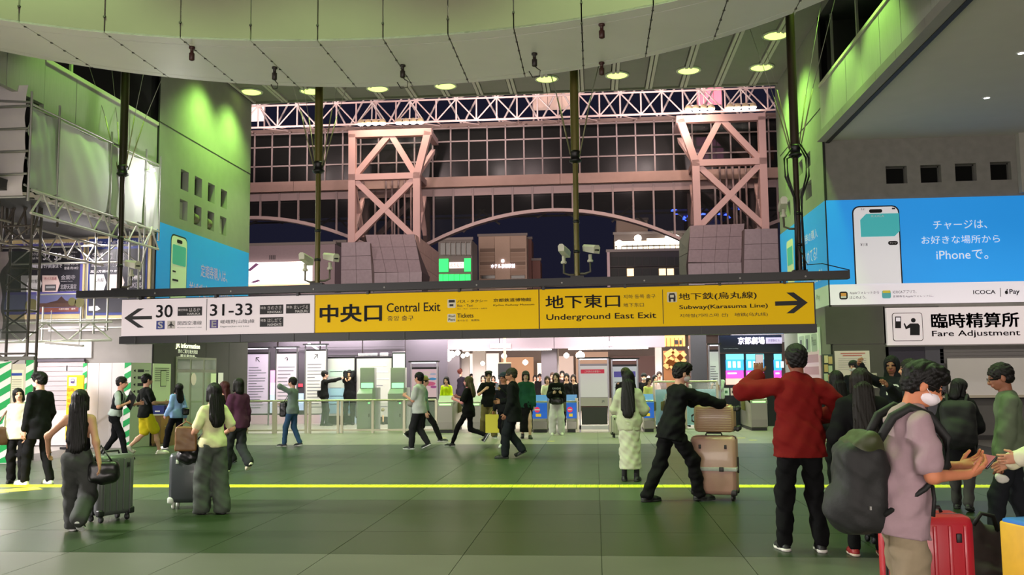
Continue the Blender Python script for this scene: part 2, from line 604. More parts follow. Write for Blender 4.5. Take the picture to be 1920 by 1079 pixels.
def person(label, at, H=1.68, face=0.0, female=False, d=None, lean=0.0, twist=0.0, sway=0.0, feet=((-.09, .02, 0, 0), (.09, -.02, 0, 0)), hands=None, elbow=None,
           curl=(.45, .45), palm=(None, None), hdir=(None, None), head=(0, 0, 0), hair='short', hair_col=HAIR_BLACK, skin=SKIN, top='tee', top_col='#333333', top_len=0.0, loose=.012, bottom='trousers', bottom_col='#141416',
           cuff=.048, thigh=None, shoes='#111111', sole='#1b1b1b', hem=None, mask=None, glasses=False, hat=None, collar=None, group=None, wide=1.0, hood=False, belt=None, drop=0.0, wr=.0055, socks=None, tuck=False, flare=.1, bust=True, vest=None):
    """a clothed figure; local frame: x to its right, y ahead, z up; face: 0 = looking away from the camera, 90 = to the right of the photo, 180 = at the camera"""
    q = H / 1.70
    d = d or math.hypot(at[0], at[1])
    vox = min(.026, max(.0125, d * .00105))
    fine = min(.011, max(.0055, d * .00052))
    hv = min(.009, max(.0048, d * .00045))
    root = thing('person', label, 'person', (at[0], at[1], at[2] if len(at) > 2 else 0), -math.radians(face), group)
    seed = (at[0] * 3.1 + at[1] * 1.7) % 6.28
    sh, hip = (.140, .080) if female else (.160, .083)
    sh *= q * wide; hip *= q
    hz = (.888 - drop) * q
    # legs
    A = []
    for (fx, fy, lift, pit) in feet:
        A.append(np.array([fx * q, fy * q, lift * q + .075 * q + max(0, math.sin(math.radians(pit))) * .14 * q]))
    pel = np.array([sway * q + (A[0][0] + A[1][0]) * .25, (A[0][1] + A[1][1]) * .45, hz])
    for s, a in zip((-1, 1), A):
        h = pel + np.array([s * hip, 0, 0])
        dd = np.linalg.norm((a - h)[:2])
        mx = math.sqrt(max((.815 * q) ** 2 - dd * dd, .01)) + a[2]
        pel[2] = min(pel[2], mx if a[2] < .12 * q else pel[2])
    legs = []
    for s, a, ft in zip((-1, 1), A, feet):
        h = pel + np.array([s * hip, 0, 0])
        kn, an = ik(h, a, .415 * q, .405 * q, (s * .12, 1, 0))
        legs.append((h, kn, an, math.radians(ft[3]), s))
    # spine
    ln = math.radians(lean)
    up = np.array([0, math.sin(ln), math.cos(ln)])
    tw = math.radians(twist)
    rt = np.array([math.cos(tw), -math.sin(tw), 0])
    fw = np.cross(up, rt)
    hips_f = np.array([0, 1.0, 0])
    def sp(t, x=0, y=0):
        w = min(1, t / .3)
        return pel + up * t * q + (rt * w + np.array([1, 0, 0]) * (1 - w)) * x * q + fw * y * q
    nb = sp(.50)
    shl = [sp(.456) - rt * sh, sp(.456) + rt * sh]
    # arms
    arms = []
    for i, s in enumerate((-1, 1)):
        if hands and hands[i] is not None:
            t = np.array(hands[i], float) * q
        else:
            t = shl[i] + np.array([s * .05, .06, -.53]) * q
        hint = elbow[i] if elbow and elbow[i] is not None else (s * .35, -1, -.25)
        el, wr_ = ik(shl[i], t, .275 * q, .245 * q, hint)
        arms.append((shl[i], el, wr_, s))
    # head frame
    hp, hy, hr = [math.radians(a) for a in head]
    Rm = np.array(Matrix.Rotation(-tw - hy, 3, 'Z') @ Matrix.Rotation(-hp, 3, 'X') @ Matrix.Rotation(hr, 3, 'Y'))
    HX, HY, HZ = Rm[:, 0], Rm[:, 1], Rm[:, 2]
    ax = np.stack([HX, HY, HZ])
    hs = q * (.97 if female else 1.0)
    hc = nb + up * .055 * q + HZ * .125 * hs + HY * .018 * hs
    def hd(x, y, z):
        return hc + (HX * x + HY * y + HZ * z) * hs
    ms = mat(skin, .55, noise=.06, scale=9, spec=.3)
    mt = mat(top_col, .85, noise=.12, scale=14, bump=.15, spec=.15)
    mb = mat(bottom_col, .85, noise=.12, scale=14, bump=.15, spec=.15)
    mh = mat(hair_col, .5, noise=.3, scale=40, bump=.3, stretch=(6, 6, .6), spec=.22)
    fl = fw
    # ---- body
    B = [cap(sp(.03), sp(.2), .125 * q, .11 * q, fl, .62), cap(sp(.2), sp(.42), .11 * q, .125 * q, fl, .62), cap(shl[0] * .85 + nb * .15, shl[1] * .85 + nb * .15, .045 * q), cap(sp(.46), hc - HZ * .06 * hs, .055 * q, .050 * q)]
    for (a, e, w, s) in arms:
        B += [cap(a, e, .044 * q, .036 * q), cap(e, w, .036 * q, .025 * q)]
    for (h, kn, an, pt, s) in legs:
        if bottom == 'trousers':
            B += [cap(h, kn, .055 * q, .032 * q), cap(kn, an, .032 * q, .028 * q)]
        else:
            B += [cap(h, kn, .068 * q if bottom != 'skirt' else .055 * q, .046 * q), cap(kn, kn * .55 + an * .45 - hips_f * .012 * q, .045 * q, .050 * q), cap(kn * .55 + an * .45, an, .046 * q, .033 * q)]
    G = [surface(B, max(vox, .014), .035)]
    Hd = [ell(hd(0, -.012, .035), np.array([.076, .096, .083]) * hs, ax), ell(hd(0, .012, -.03), np.array([.064, .078, .078]) * hs, ax), ell(hd(0, .038, -.078), np.array([.040, .040, .030]) * hs, ax),
          cap(hd(0, .083, .012), hd(0, .105, -.028), .010 * hs, .016 * hs), ell(hd(0, .092, -.030), np.array([.020, .014, .010]) * hs, ax), cap(hd(-.035, .078, .022), hd(.035, .078, .022), .014 * hs),
          cap(hd(-.022, .085, -.060), hd(.022, .085, -.060), .009 * hs), ell(hd(-.079, -.008, -.008), np.array([.010, .020, .034]) * hs, ax), ell(hd(.079, -.008, -.008), np.array([.010, .020, .034]) * hs, ax),
          cap(hd(0, -.02, -.04), nb, .052 * q, .056 * q), cut(ell(hd(-.031, .094, .002), np.array([.017, .012, .009]) * hs, ax)), cut(ell(hd(.031, .094, .002), np.array([.017, .012, .009]) * hs, ax))]
    G.append(surface(Hd, hv, .018 * hs))
    for i, (a, e, w, s) in enumerate(arms):
        hdv = unit(hdir[i]) if hdir[i] is not None else unit(w - e)
        pn = palm[i] if palm[i] is not None else (-s, .25, 0)
        Pp, Fg = hand_prims(w, hdv, pn, q * (.92 if female else 1.0), s, curl[i])
        Pp.append(cap(e * .35 + w * .65, w, .028 * q, .025 * q))
        G.append(surface(Pp, fine, .012))
        for g in Fg:
            G.append(surface(g, fine * .8, .006))
    L = np.stack([HX, HY, HZ], 1)
    def fm(C):
        r = (C - hc) @ L / hs
        eye = (np.abs(np.abs(r[:, 0]) - .031) < .016) & (np.abs(r[:, 2] - .001) < .0075) & (r[:, 1] > .06)
        brow = (np.abs(np.abs(r[:, 0]) - .032) < .020) & (np.abs(r[:, 2] - .026) < .005) & (r[:, 1] > .06)
        mouth = (np.abs(r[:, 0]) < .024) & (np.abs(r[:, 2] + .060) < .007) & (r[:, 1] > .05)
        return np.where(eye | brow, 1, np.where(mouth, 2, 0))
    soft('body', G, ms, root, True, fm, (mat('#120d0c', .3), mat('#9c5048', .5)))
    # ---- hair
    Hh = []
    if hair != 'none':
        tk = .014
        Hh = [ell(hd(0, -.016, .040), np.array([.076 + tk, .098 + tk, .084 + tk]) * hs, ax)]
        if hair in ('short', 'fluffy'):
            Hh += [ell(hd(0, -.05, -.01), np.array([.078, .066, .070]) * hs, ax)]
            if hair == 'fluffy':
                Hh += [ell(hd(.03, .03, .095), np.array([.07, .075, .045]) * hs, ax), ell(hd(-.03, .0, .1), np.array([.07, .08, .045]) * hs, ax), ell(hd(0, .07, .07), np.array([.07, .05, .04]) * hs, ax)]
        if hair in ('bob', 'long', 'longer', 'half'):
            Hh += [cap(hd(0, -.04, .02), hd(0, -.06, -.10), .092 * hs, .085 * hs, HY, .75), cap(hd(-.075, .0, .03), hd(-.08, .01, -.10), .026 * hs, .024 * hs), cap(hd(.075, .0, .03), hd(.08, .01, -.10), .026 * hs, .024 * hs)]
        if hair in ('long', 'longer', 'half'):
            e = .30 if hair == 'long' else .46 if hair == 'longer' else .2
            back = np.array([0, 0, -1.0]) * e * hs
            b0 = hd(0, -.075, -.08) - fw * max(0, loose - .012) * 1.6
            Hh += [cap(b0, b0 + back - fw * .045 * q, .085 * hs, .088 * hs, fw, .42), cap(b0 + rt * .045 * q, b0 + rt * .07 * q + back * .9 - fw * .04 * q, .045 * hs, .04 * hs, fw, .6), cap(b0 - rt * .045 * q, b0 - rt * .07 * q + back * .85 - fw * .04 * q, .045 * hs, .04 * hs, fw, .6)]
        Hh += [cut(ell(hd(0, .115, -.055), np.array([.068, .085, .115]) * hs, ax)), cut(ell(hd(0, .09, -.13), np.array([.06, .08, .10]) * hs, ax))]
        if hair in ('short', 'fluffy'):
            Hh += [cut(ell(hd(-.085, .035, -.05), np.array([.03, .045, .055]) * hs, ax)), cut(ell(hd(.085, .035, -.05), np.array([.03, .045, .055]) * hs, ax)), cut(ell(hd(0, -.06, -.115), np.array([.1, .1, .05]) * hs, ax))]
        blob('hair', Hh, hv, mh, root, .016, wrinkle=.0042 if hair in ('short', 'fluffy') else .003, seed=seed, wf=5.0 if hair in ('short', 'fluffy') else (9.0, 9.0, .5))
    if mask:
        blob('face_mask', [ell(hd(0, .030, -.050), np.array([.067, .077, .050]) * hs, ax), ell(hd(0, .085, -.035), np.array([.022, .032, .030]) * hs, ax), cut(ell(hd(0, -.07, -.02), np.array([.10, .10, .10]) * hs, ax))], hv, mat(mask, .8), root, .01)
        for s in (-1, 1):
            tube('mask_loop', [hd(s * .058, .055, -.035), hd(s * .074, .02, -.018), hd(s * .083, -.012, .012)], .002 * hs, mat(mask, .8), root, 5, True)
    if glasses:
        gm = mat('#15110e', .3)
        g = root
        for s in (-1, 1):
            tube('glasses_rim', [hd(s * .033 + .023 * math.cos(t), .106, .002 + .018 * math.sin(t)) for t in np.linspace(0, 2 * PI, 15)], .0017 * hs, gm, g, 5, True)
            tube('glasses_temple', [hd(s * .057, .105, .006), hd(s * .078, .05, .010), hd(s * .085, -.012, .008)], .0017 * hs, gm, g, 5, True)
    if hat:
        kind, col = hat
        mh2 = mat(col, .8, noise=.1, scale=30)
        P = [ell(hd(0, -.010, .055), np.array([.094, .114, .084]) * hs, ax)]
        if kind == 'cap':
            P = P + [cap(hd(-.03, .10, .048), hd(.03, .10, .048), .055 * hs, None, HZ, .22)]
        o = blob('cap' if kind == 'cap' else 'beanie', P + [cut(ell(hd(0, .02, -.06), np.array([.2, .2, .09]) * hs, ax))], hv, mh2, root, .012)
    if hood:
        blob('hood', [ell(hd(0, -.03, .02), np.array([.105, .125, .125]) * hs, ax), cap(hd(0, -.05, -.06), nb - fw * .03 * q, .1 * hs, .12 * q, fw, .8), cut(ell(hd(0, .11, -.03), np.array([.075, .11, .12]) * hs, ax))], hv * 1.3, mt, root, .03)
    # ---- upper garment
    r = loose
    if top:
        low = (-.05 if top in ('tee', 'long', 'tank') else -.10) - top_len if not tuck else .07
        bw = (.118 if female else .128) * wide
        bt = bw * (.93 if female else 1.0)
        T = [cap(sp(max(low, .02)), sp(.13), (bt + .010) * q + r, bt * q + r, fl, .70), cap(sp(.13), sp(.40), bt * q + r, bw * q * 1.04 + r, fl, .68)]
        if low < .03:
            lq = max(low, -.12)
            T += [cap(pel + np.array([-.05, 0, .03]) * q, pel + np.array([.05, 0, .03]) * q, .116 * q + r, None, hips_f, .88), cap(pel + np.array([0, -.030, .0]) * q, pel + np.array([0, -.030, -.05]) * q, .100 * q + r * .8),
                  cap(sp(low - .1), sp(.05), (bt + .038 + top_len * flare) * q + r, (bt + .012) * q + r, fl, .82)]
        if female and bust:
            T += [ell(sp(.335, -.060, .078), np.array([.052, .036, .052]) * q), ell(sp(.335, .060, .078), np.array([.052, .036, .052]) * q)]
        if top != 'tank':
            T += [cap(shl[0] * .85 + nb * .15, shl[1] * .85 + nb * .15, .046 * q + r * .4)]
            T += [cap(nb - up * .018 * q, nb - up * .06 * q, .062 * q, .09 * q, fl, .75)]
            for (a, e, w, s) in arms:
                if top == 'tee':
                    T += [cap(a, a * .25 + e * .75, .046 * q + r * .6, .053 * q + r * .8, None)]
                else:
                    T += [cap(a, e, .045 * q + r * .7, .040 * q + r), cap(e, e * .06 + w * .94, .039 * q + r, .030 * q + r * .9)]
        else:
            T += [cap(sp(.40), sp(.47), .105 * q, .06 * q, fl, .66)]
        zc = sp(low)
        def clip_all(X, Y, Z):
            c = -((X - zc[0]) * up[0] + (Y - zc[1]) * up[1] + (Z - zc[2]) * up[2])
            near = np.full(X.shape, 1e3)
            for (a, e, w, s) in arms:
                for (p0, p1) in ((a, e), (e, w)):
                    ba = p1 - p0
                    P3 = np.stack([X, Y, Z], -1) - p0
                    t = np.clip((P3 @ ba) / (ba @ ba), 0, 1)
                    near = np.minimum(near, np.sqrt(((P3 - t[..., None] * ba) ** 2).sum(-1)))
            return np.where(near < .07 * q + r, np.minimum(c, near - .07 * q - r), c)
        blob({'tee': 'shirt', 'long': 'sweater', 'tank': 'tank_top', 'jacket': 'jacket', 'coat': 'coat'}[top], T, vox, mt, root, .028, wr, seed, True, clip_all)
        if vest:
            blob('vest', [cap(sp(.17), sp(.38), bt * q + r + .014, bw * q * 1.02 + r + .014, fl, .70), cap(shl[0] * .62 + nb * .38, sp(.36, -.07), .05 * q + r * .5, .06 * q), cap(shl[1] * .62 + nb * .38, sp(.36, .07), .05 * q + r * .5, .06 * q), cut(cap(sp(.18, 0, .16), sp(.46, 0, .12), .05 * q, .07 * q))], vox, mat(vest, .8, spec=.15), root, .02, wr, seed)
        if collar:
            blob('collar', [cap(nb - up * .005 * q - HY * .0, nb + up * .025 * q, .066 * q, .062 * q, fl, .9)], hv * 1.2, mat(collar, .8), root, .01)
    # ---- lower garment
    th = (thigh or (.082 if female else .084))
    if bottom in ('trousers', 'shorts', 'leggings'):
        T = [cap(pel + np.array([-.045, 0, .02]) * q, pel + np.array([.045, 0, .02]) * q, .108 * q, None, hips_f, .86), cap(pel + np.array([0, -.035, -.02]) * q, pel + np.array([0, -.035, -.04]) * q, .09 * q, .09 * q), cap(sp(.04), sp(.11), .118 * q, .112 * q, fl, .68)]
        for (h, kn, an, pt, s) in legs:
            if bottom == 'shorts':
                T += [cap(h, kn * .88 + h * .12, th * q, (th + .012) * q)]
            else:
                T += [cap(h, kn, th * q, (th * .42 + cuff * .62) * q), cap(kn, an + np.array([0, 0, .005]), (th * .42 + cuff * .62) * q, cuff * q)]
        lim = None
        if bottom == 'trousers':
            ground = -(at[2] if len(at) > 2 else 0) * 0
            lim = lambda X, Y, Z: (.02 - Z)
        blob('shorts' if bottom == 'shorts' else 'trousers', T, vox, mb, root, .03, wr * 1.2, seed + 2, True, lim)
    elif bottom == 'skirt':
        hz0 = (hem if hem is not None else .45) * q
        fc = (A[0] + A[1]) / 2
        low = np.array([fc[0] * .6 + pel[0] * .4, fc[1] * .6 + pel[1] * .4, hz0])
        T = [cap(sp(.10), pel, .115 * q, .160 * q, hips_f, .78), cap(pel, low, .160 * q, cuff * q, hips_f, .92)]
        blob('skirt', T, vox, mb, root, .03, wr * 1.6, seed + 2, True, lambda X, Y, Z: hz0 - Z)
    if belt:
        blob('belt', [cap(sp(.075), sp(.105), .133 * q + r, .131 * q + r, fl, .68), ], vox, mat(belt, .5), root, .005)
    # ---- shoes
    for (h, kn, an, pt, s) in legs:
        c, sn = math.cos(pt), math.sin(pt)
        fwd = np.array([s * .12, c, -sn]); fwd = unit(fwd)
        upv = unit(np.array([0, sn, c]))
        heel = an - upv * .045 * q - fwd * .035 * q
        ball = an - upv * .050 * q + fwd * .115 * q
        toe = ball + np.array([s * .12, 1, 0]) / 1.01 * .055 * q * 1.0 if pt > .2 else ball + fwd * .055 * q
        base = an - upv * .075 * q
        sw_ = np.array([1, 0, 0])
        pr = [cap(heel, ball, .036 * q, .042 * q), cap(ball, toe, .042 * q, .028 * q), cap(an - upv * .01 * q, heel * .5 + ball * .5, .043 * q, .045 * q)]
        pl = lambda X, Y, Z, b=base, u_=upv: -((X - b[0]) * u_[0] + (Y - b[1]) * u_[1] + (Z - b[2]) * u_[2])
        so = blob('shoe', pr, min(vox, .014), mat(shoes, .55, noise=.08, scale=30), root, .02, 0, 0, True, lambda X, Y, Z: pl(X, Y, Z) + .012 * q)
        ps = [cap(heel - upv * .012 * q, ball - upv * .012 * q, .041 * q, .046 * q), cap(ball - upv * .012 * q, toe - upv * .012 * q, .046 * q, .032 * q)]
        sl = blob('sole', ps, min(vox, .012), mat(sole, .7), so, .015, 0, 0, True, lambda X, Y, Z: np.maximum(pl(X, Y, Z), -pl(X, Y, Z) - .026 * q))
        if socks:
            bar('sock', tuple(an), tuple(an * .72 + kn * .28), .042 * q, mat(socks, .9), root, 10, True)
    info = dict(root=root, q=q, sp=sp, pel=pel, nb=nb, shl=shl, arms=arms, legs=legs, hd=hd, hc=hc, hs=hs, up=up, rt=rt, fw=fw, ax=ax, HX=HX, HY=HY, HZ=HZ, vox=vox, hv=hv, seed=seed, mt=mt)
    return info

# ================================================================== the hall
XL, XR = -10.5, 5.5                     # faces of the two walls that frame the gate opening
YL, YR, YF = 21.4, 22.4, 27.5           # their near corners and their far edge
concrete = mat('#8f8f86', .75, noise=.10, scale=3.5, bump=.08, detail=8)
concrete_dk = mat('#6d6d69', .8, noise=.12, scale=6, bump=.1, detail=8)
dark_metal = mat('#17161a', .45, noise=.1, scale=8)
steel = mat('#b9bab6', .35, .85, noise=.08, scale=12)
white_paint = mat('#d6d5d0', .5, noise=.04, scale=5)
black = mat('#0d0c0e', .5, noise=.1, scale=10)

def struct(o):
    o['kind'] = 'structure'
    return o
def holed(name, S, a0, b0, a1, b1, holes, depth, m, parent=None):
    """flat wall face with rectangular recesses"""
    us = sorted({a0, a1} | {h[0] for h in holes} | {h[2] for h in holes})
    vs_ = sorted({b0, b1} | {h[1] for h in holes} | {h[3] for h in holes})
    V, FA = [], []
    def q(*pts):
        n = len(V)
        V.extend(pts)
        FA.append(tuple(range(n, n + 4)))
    for i in range(len(us) - 1):
        for j in range(len(vs_) - 1):
            cu, cv = (us[i] + us[i + 1]) / 2, (vs_[j] + vs_[j + 1]) / 2
            if any(h[0] < cu < h[2] and h[1] < cv < h[3] for h in holes):
                continue
            q(S.at(us[i], vs_[j]), S.at(us[i + 1], vs_[j]), S.at(us[i + 1], vs_[j + 1]), S.at(us[i], vs_[j + 1]))
    for (x0, y0, x1, y1) in holes:
        for (p, r) in (((x0, y0), (x0, y1)), ((x0, y1), (x1, y1)), ((x1, y1), (x1, y0)), ((x1, y0), (x0, y0))):
            q(S.at(*p), S.at(*r), S.at(*r, -depth), S.at(*p, -depth))
    return mesh(name, V, FA, m, parent)

# ---- floor: dark bed and 1.2 m slabs laid on it
floor = struct(bx('floor', -34, 30, -9, 60, -0.30, -0.012, mat('#2b2a27', .6, noise=.1)))
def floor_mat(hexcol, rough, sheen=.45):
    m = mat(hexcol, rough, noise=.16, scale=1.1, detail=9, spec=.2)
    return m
t_dark = floor_mat('#2b3722', .36)  # green of the downlights is put into this slab colour
t_mid = floor_mat('#3d4a35', .38)  # the same green light tinted into a lighter slab
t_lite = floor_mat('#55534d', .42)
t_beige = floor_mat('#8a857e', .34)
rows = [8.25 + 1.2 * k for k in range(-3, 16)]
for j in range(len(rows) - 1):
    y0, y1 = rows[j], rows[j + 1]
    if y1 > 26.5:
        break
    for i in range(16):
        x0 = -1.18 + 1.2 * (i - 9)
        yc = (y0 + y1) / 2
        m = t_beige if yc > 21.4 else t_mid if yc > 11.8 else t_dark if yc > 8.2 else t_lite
        if i < 1 or (x0 < -6.5 and yc < 10): m = t_lite if yc < 21.4 else t_beige  # paler left slabs: white works light put into their colour
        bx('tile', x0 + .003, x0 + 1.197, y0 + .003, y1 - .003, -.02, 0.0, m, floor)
far_floor = struct(bx('floor', -34, 30, 26.25, 60, -.05, -.001, mat('#a39d95', .3, noise=.08, scale=1.5)))
far_floor['label'] = 'pale stone floor beyond the ticket gates'
struct(bx('floor', -34, -11.985, -9, 26.25, -.05, -.001, mat('#8f8a84', .42, noise=.1, scale=1.5)))
struct(bx('floor', 8.03, 30, -9, 26.25, -.05, -.001, mat('#66625c', .42, noise=.1, scale=1.5)))
struct(bx('floor', -12, 8.03, -9, 4.65, -.05, -.001, mat('#55534d', .42, noise=.1, scale=1.5)))
# tactile guidance line
yel = mat('#d8d22a', .5, noise=.08, scale=30)
for i in range(66):
    x0 = -12.0 + .3 * i
    bx('tactile_tile', x0 + .003, x0 + .297, 13.18, 13.48, -.01, .004, yel, floor)
for i in range(7):       # it turns towards the left foreground
    p = Vector((-8.2 - .30 * i, 12.9 - .32 * i, 0))
    box('tactile_tile', (p.x, p.y, -.003), (.42, .42, .014), mat('#c9b53a', .5, noise=.08, scale=30), floor, rz=math.radians(45))
ribs = bpy.data.meshes.new('ribs')
V, FA = [], []
for i in range(66):
    for k in range(4):
        xx = -12.0 + .3 * i + .045 + k * .07
        n = len(V)
        V += [(xx - .012, 13.2, .004), (xx + .012, 13.2, .004), (xx + .012, 13.46, .004), (xx - .012, 13.46, .004), (xx - .006, 13.205, .009), (xx + .006, 13.205, .009), (xx + .006, 13.455, .009), (xx - .006, 13.455, .009)]
        FA += [(n + 4, n + 5, n + 6, n + 7), (n, n + 1, n + 5, n + 4), (n + 1, n + 2, n + 6, n + 5), (n + 2, n + 3, n + 7, n + 6), (n + 3, n, n + 4, n + 7)]
o = mesh('tactile_rib', V, FA, yel, floor); o['kind'] = 'stuff'
for (px, py) in ((905, 824), (930, 818), (838, 828), (830, 822), (1033, 828), (1390, 822), (1412, 826)):
    p = F(px, py)
    bx('floor_mark', p.x - .09, p.x + .09, p.y - .06, p.y + .06, 0, .003, mat('#d9c94c', .5), floor)

# ---- left wall of the opening: face X = XL
SL = Sheet((XL, YL, 0), (0, 1, 0))           # u runs away from the camera, normal +x
holes = []
for k, (x0, y0, x1, y1) in enumerate([(339, 333, 352, 363), (365, 345, 378, 374), (390, 357, 402, 387), (414, 368, 425, 396), (337, 384, 352, 415), (364, 395, 377, 425), (389, 406, 402, 434), (412.5, 415, 424, 441)]):
    a = WX(x0, y0, XL); b = WX(x1, y0 + (x1 - x0) * .45, XL)
    zt = 6.93 if k < 4 else 6.15
    holes.append((a.y - YL, zt - .52, a.y - YL + .46, zt))
wl = struct(holed('wall_left', SL, 0, 0, YF - YL, CEIL, holes, .22, concrete))
bx('core', XL - 5, XL - .225, YL + .05, YF, 0, CEIL, mat('#3a3a38', .8), wl)
for (a, b) in ((0, 0), (YF - YL, 0)):
    pass
mesh('end_face', [(XL, YF, 0), (XL - 5, YF, 0), (XL - 5, YF, CEIL), (XL, YF, CEIL)], [(0, 1, 2, 3)], concrete, wl)
box('joint', (XL + .003, (YL + YF) / 2, 7.83), (.01, YF - YL, .022), mat('#2c2c2a', .8), wl)
box('joint', (XL + .003, YL + .02, 5), (.02, .05, 10), mat('#1b1b1b', .8), wl)
pane_dk = mat('#0b0c0a', .55, noise=.2, spec=.12)
for k, h in enumerate(holes):
    w = thing('window_%d' % (k + 1), None, None)
    w['kind'] = 'structure'
    SL.rect('pane', h[0], h[1], h[2], h[3], pane_dk, -.19, .02, w)
    for (p, r, s) in (((h[0], h[1]), (h[2], h[1] + .03), 0), ((h[0], h[3] - .03), (h[2], h[3]), 0), ((h[0], h[1]), (h[0] + .03, h[3]), 0), ((h[2] - .03, h[1]), (h[2], h[3]), 0)):
        SL.rect('window_frame', p[0], p[1], r[0], r[1], mat('#55564e', .5), -.165, .03, w)
    if k in (4, 7):
        SL.rect('blind', h[0] + .2, h[1] + .06, h[2] - .03, h[3] - .03, mat('#b9bda5', .7), -.12, .02, w)
    if k in (5, 6):
        bar('drum', SL.at(h[0] + .1, h[1] + .2, -.15), SL.at(h[0] + .36, h[1] + .2, -.15), .15, mat('#6d6a4c', .6), w, 12)

# front of that block, facing the camera, left of the corner
wlf = struct(bx('wall_left', -34, XL - .001, YL - .001, YL + .3, 0, 5.6, mat('#8e8a86', .8, noise=.08, scale=4)))

# ---- right wall of the opening: face X = XR, and its front Y = YR
SR = Sheet((XR, YF + .4, 0), (0, -1, 0))      # u runs towards the camera, normal -x
holes_r = []
for (x0, y0, x1, y1) in ((1512, 286, 1519.5, 314), (1473, 328, 1480, 355), (1510, 341, 1522, 373), (1476, 377, 1482, 406)):
    a = WX(x0, (y0 + y1) / 2, XR); b = WX(x1, (y0 + y1) / 2, XR)
    c, d_ = WX((x0 + x1) / 2, y0, XR), WX((x0 + x1) / 2, y1, XR)
    holes_r.append((YF + .4 - a.y, d_.z, YF + .4 - b.y, c.z))
holes_r.append((holes_r[0][0] - .9, holes_r[0][1] - .0, holes_r[0][0] - .45, holes_r[0][3]))
holes_r.append((holes_r[2][0] - .75, holes_r[2][1] - .0, holes_r[2][0] - .3, holes_r[2][3]))
wr_ = struct(holed('wall_right', SR, 0, 0, YF + .4 - YR, CEIL, holes_r, .22, concrete))
SRF = Sheet((XR, YR, 0), (1, 0, 0))           # normal -y, towards the camera
holes_f = []
for (x0, y0, x1, y1) in ((1662, 311, 1700, 345), (1727, 309, 1764, 343), (1792, 306, 1830, 340), (1858, 303, 1895, 338)):
    a0, b0 = SRF.hit(x0, y1); a1, b1 = SRF.hit(x1, y0)
    holes_f.append((a0, b0, a1, b1))
wallr_grey = mat('#84827b', .8, noise=.22, scale=5, bump=.12, detail=9)
wrf = struct(holed('wall_right', SRF, 0, 0, 12, 7.1, holes_f, .22, wallr_grey))
bx('core', XR + .23, XR + 14, YR + .23, YF, 0, CEIL, mat('#3a3a38', .8), wr_)
box('joint', (XR, YR, 5.1), (.05, .05, 10), mat('#232321', .8), wr_)
box('joint', (XR - .003, (YR + YF) / 2, 7.9), (.01, YF - YR, .02), mat('#2c2c2a', .8), wr_)
for S, hs_, n0 in ((SR, holes_r, 9), (SRF, holes_f, 15)):
    for k, h in enumerate(hs_):
        w = thing('window_%d' % (n0 + k), None, None); w['kind'] = 'structure'
        S.rect('pane', h[0], h[1], h[2], h[3], pane_dk, -.19, .02, w)
        for (p, r) in (((h[0], h[1]), (h[2], h[1] + .03)), ((h[0], h[3] - .03), (h[2], h[3])), ((h[0], h[1]), (h[0] + .03, h[3])), ((h[2] - .03, h[1]), (h[2], h[3]))):
            S.rect('window_frame', p[0], p[1], r[0], r[1], mat('#4a4a45', .5), -.165, .03, w)

# ---- mezzanine on the right: soffit, ledge and upright parapet panels
mez = struct(bx('ceiling', XR + .02, 19, -4, YR, 7.06, 7.3, mat('#c9c4bb', .8, noise=.05, scale=2)))
mez['label'] = 'pale plastered soffit of the upper walkway'
pr = thing('parapet', 'tall pale panelled parapet of the upper walkway over the fare adjustment windows', 'parapet', (XR, YR, 7.06))
pan = mat('#a9aaa0', .55, noise=.12, scale=4, stretch=(8, 8, .6), detail=7)
ys = [YR - .05] + [WX(x, y, XR).y for x, y in ((1566, 200), (1592, 180), (1621, 150), (1656, 110), (1695, 60), (1752, 15))] + [13.2, 11.4, 9.4, 7, 4]
for a, b in zip(ys[:-1], ys[1:]):
    bx('panel', XR - .05, XR + .07, b + .012, a - .012, 7.22, 8.34, pan, pr)
    bx('ledge', XR - .16, XR + .06, b + .006, a - .006, 7.02, 7.20, mat('#908d86', .7, noise=.06), pr)
bx('coping', XR - .08, XR + .12, 4, YR - .05, 8.34, 8.41, mat('#c9c9b4', .5), pr)
struct(bx('trim_1', XR + .05, XR + .14, 4, YR, 7.0, 7.06, mat('#191817', .6)))
# small recessed lamps in that soffit
for (px, py) in ((1850, 184), (1915, 100)):
    p = WZ(px, py, 7.05)
    t = thing('recessed_lamp', 'small round white lamp set in the walkway soffit' if px == 1850 else 'round lamp in the walkway soffit at the right edge', 'lamp', (p.x, p.y, 7.05))
    lathe('trim_ring', [(.085, 0), (.085, -.012), (.062, -.016), (.06, 0)], mat('#d0d0cc', .4), t, (p.x, p.y, 7.06))
    lathe('lens', [(.06, -.004), (.05, -.012), (.02, -.016)], mat('#ffffff', .4, emit=9), t, (p.x, p.y, 7.06), 14)
# ---- mezzanine on the left: parapet panels
pl_ = thing('parapet', 'tall pale panelled parapet above the scaffold sheeting', 'parapet', (XL, YL, 5.2))
ysl = [YL - .03] + [WX(x, y, XL).y for x, y in ((243, 240), (143, 190), (83, 160))]
for a, b in zip(ysl[:-1], ysl[1:]):
    bx('panel', XL - .1, XL, b + .012, a - .012, 5.0, 7.70, pan, pl_)
bx('coping', XL - .14, XL + .03, ysl[-1], YL - .03, 7.70, 7.78, mat('#c9c9b4', .5), pl_)
for a, b in ((ysl[-1], WX(12, 130, XL).y), (WX(12, 130, XL).y, 13.2), (13.2, 10.5)):
    bx('panel', XL - .1, XL + .01, b + .012, a - .012, 6.85, 9.4, pan, pl_)
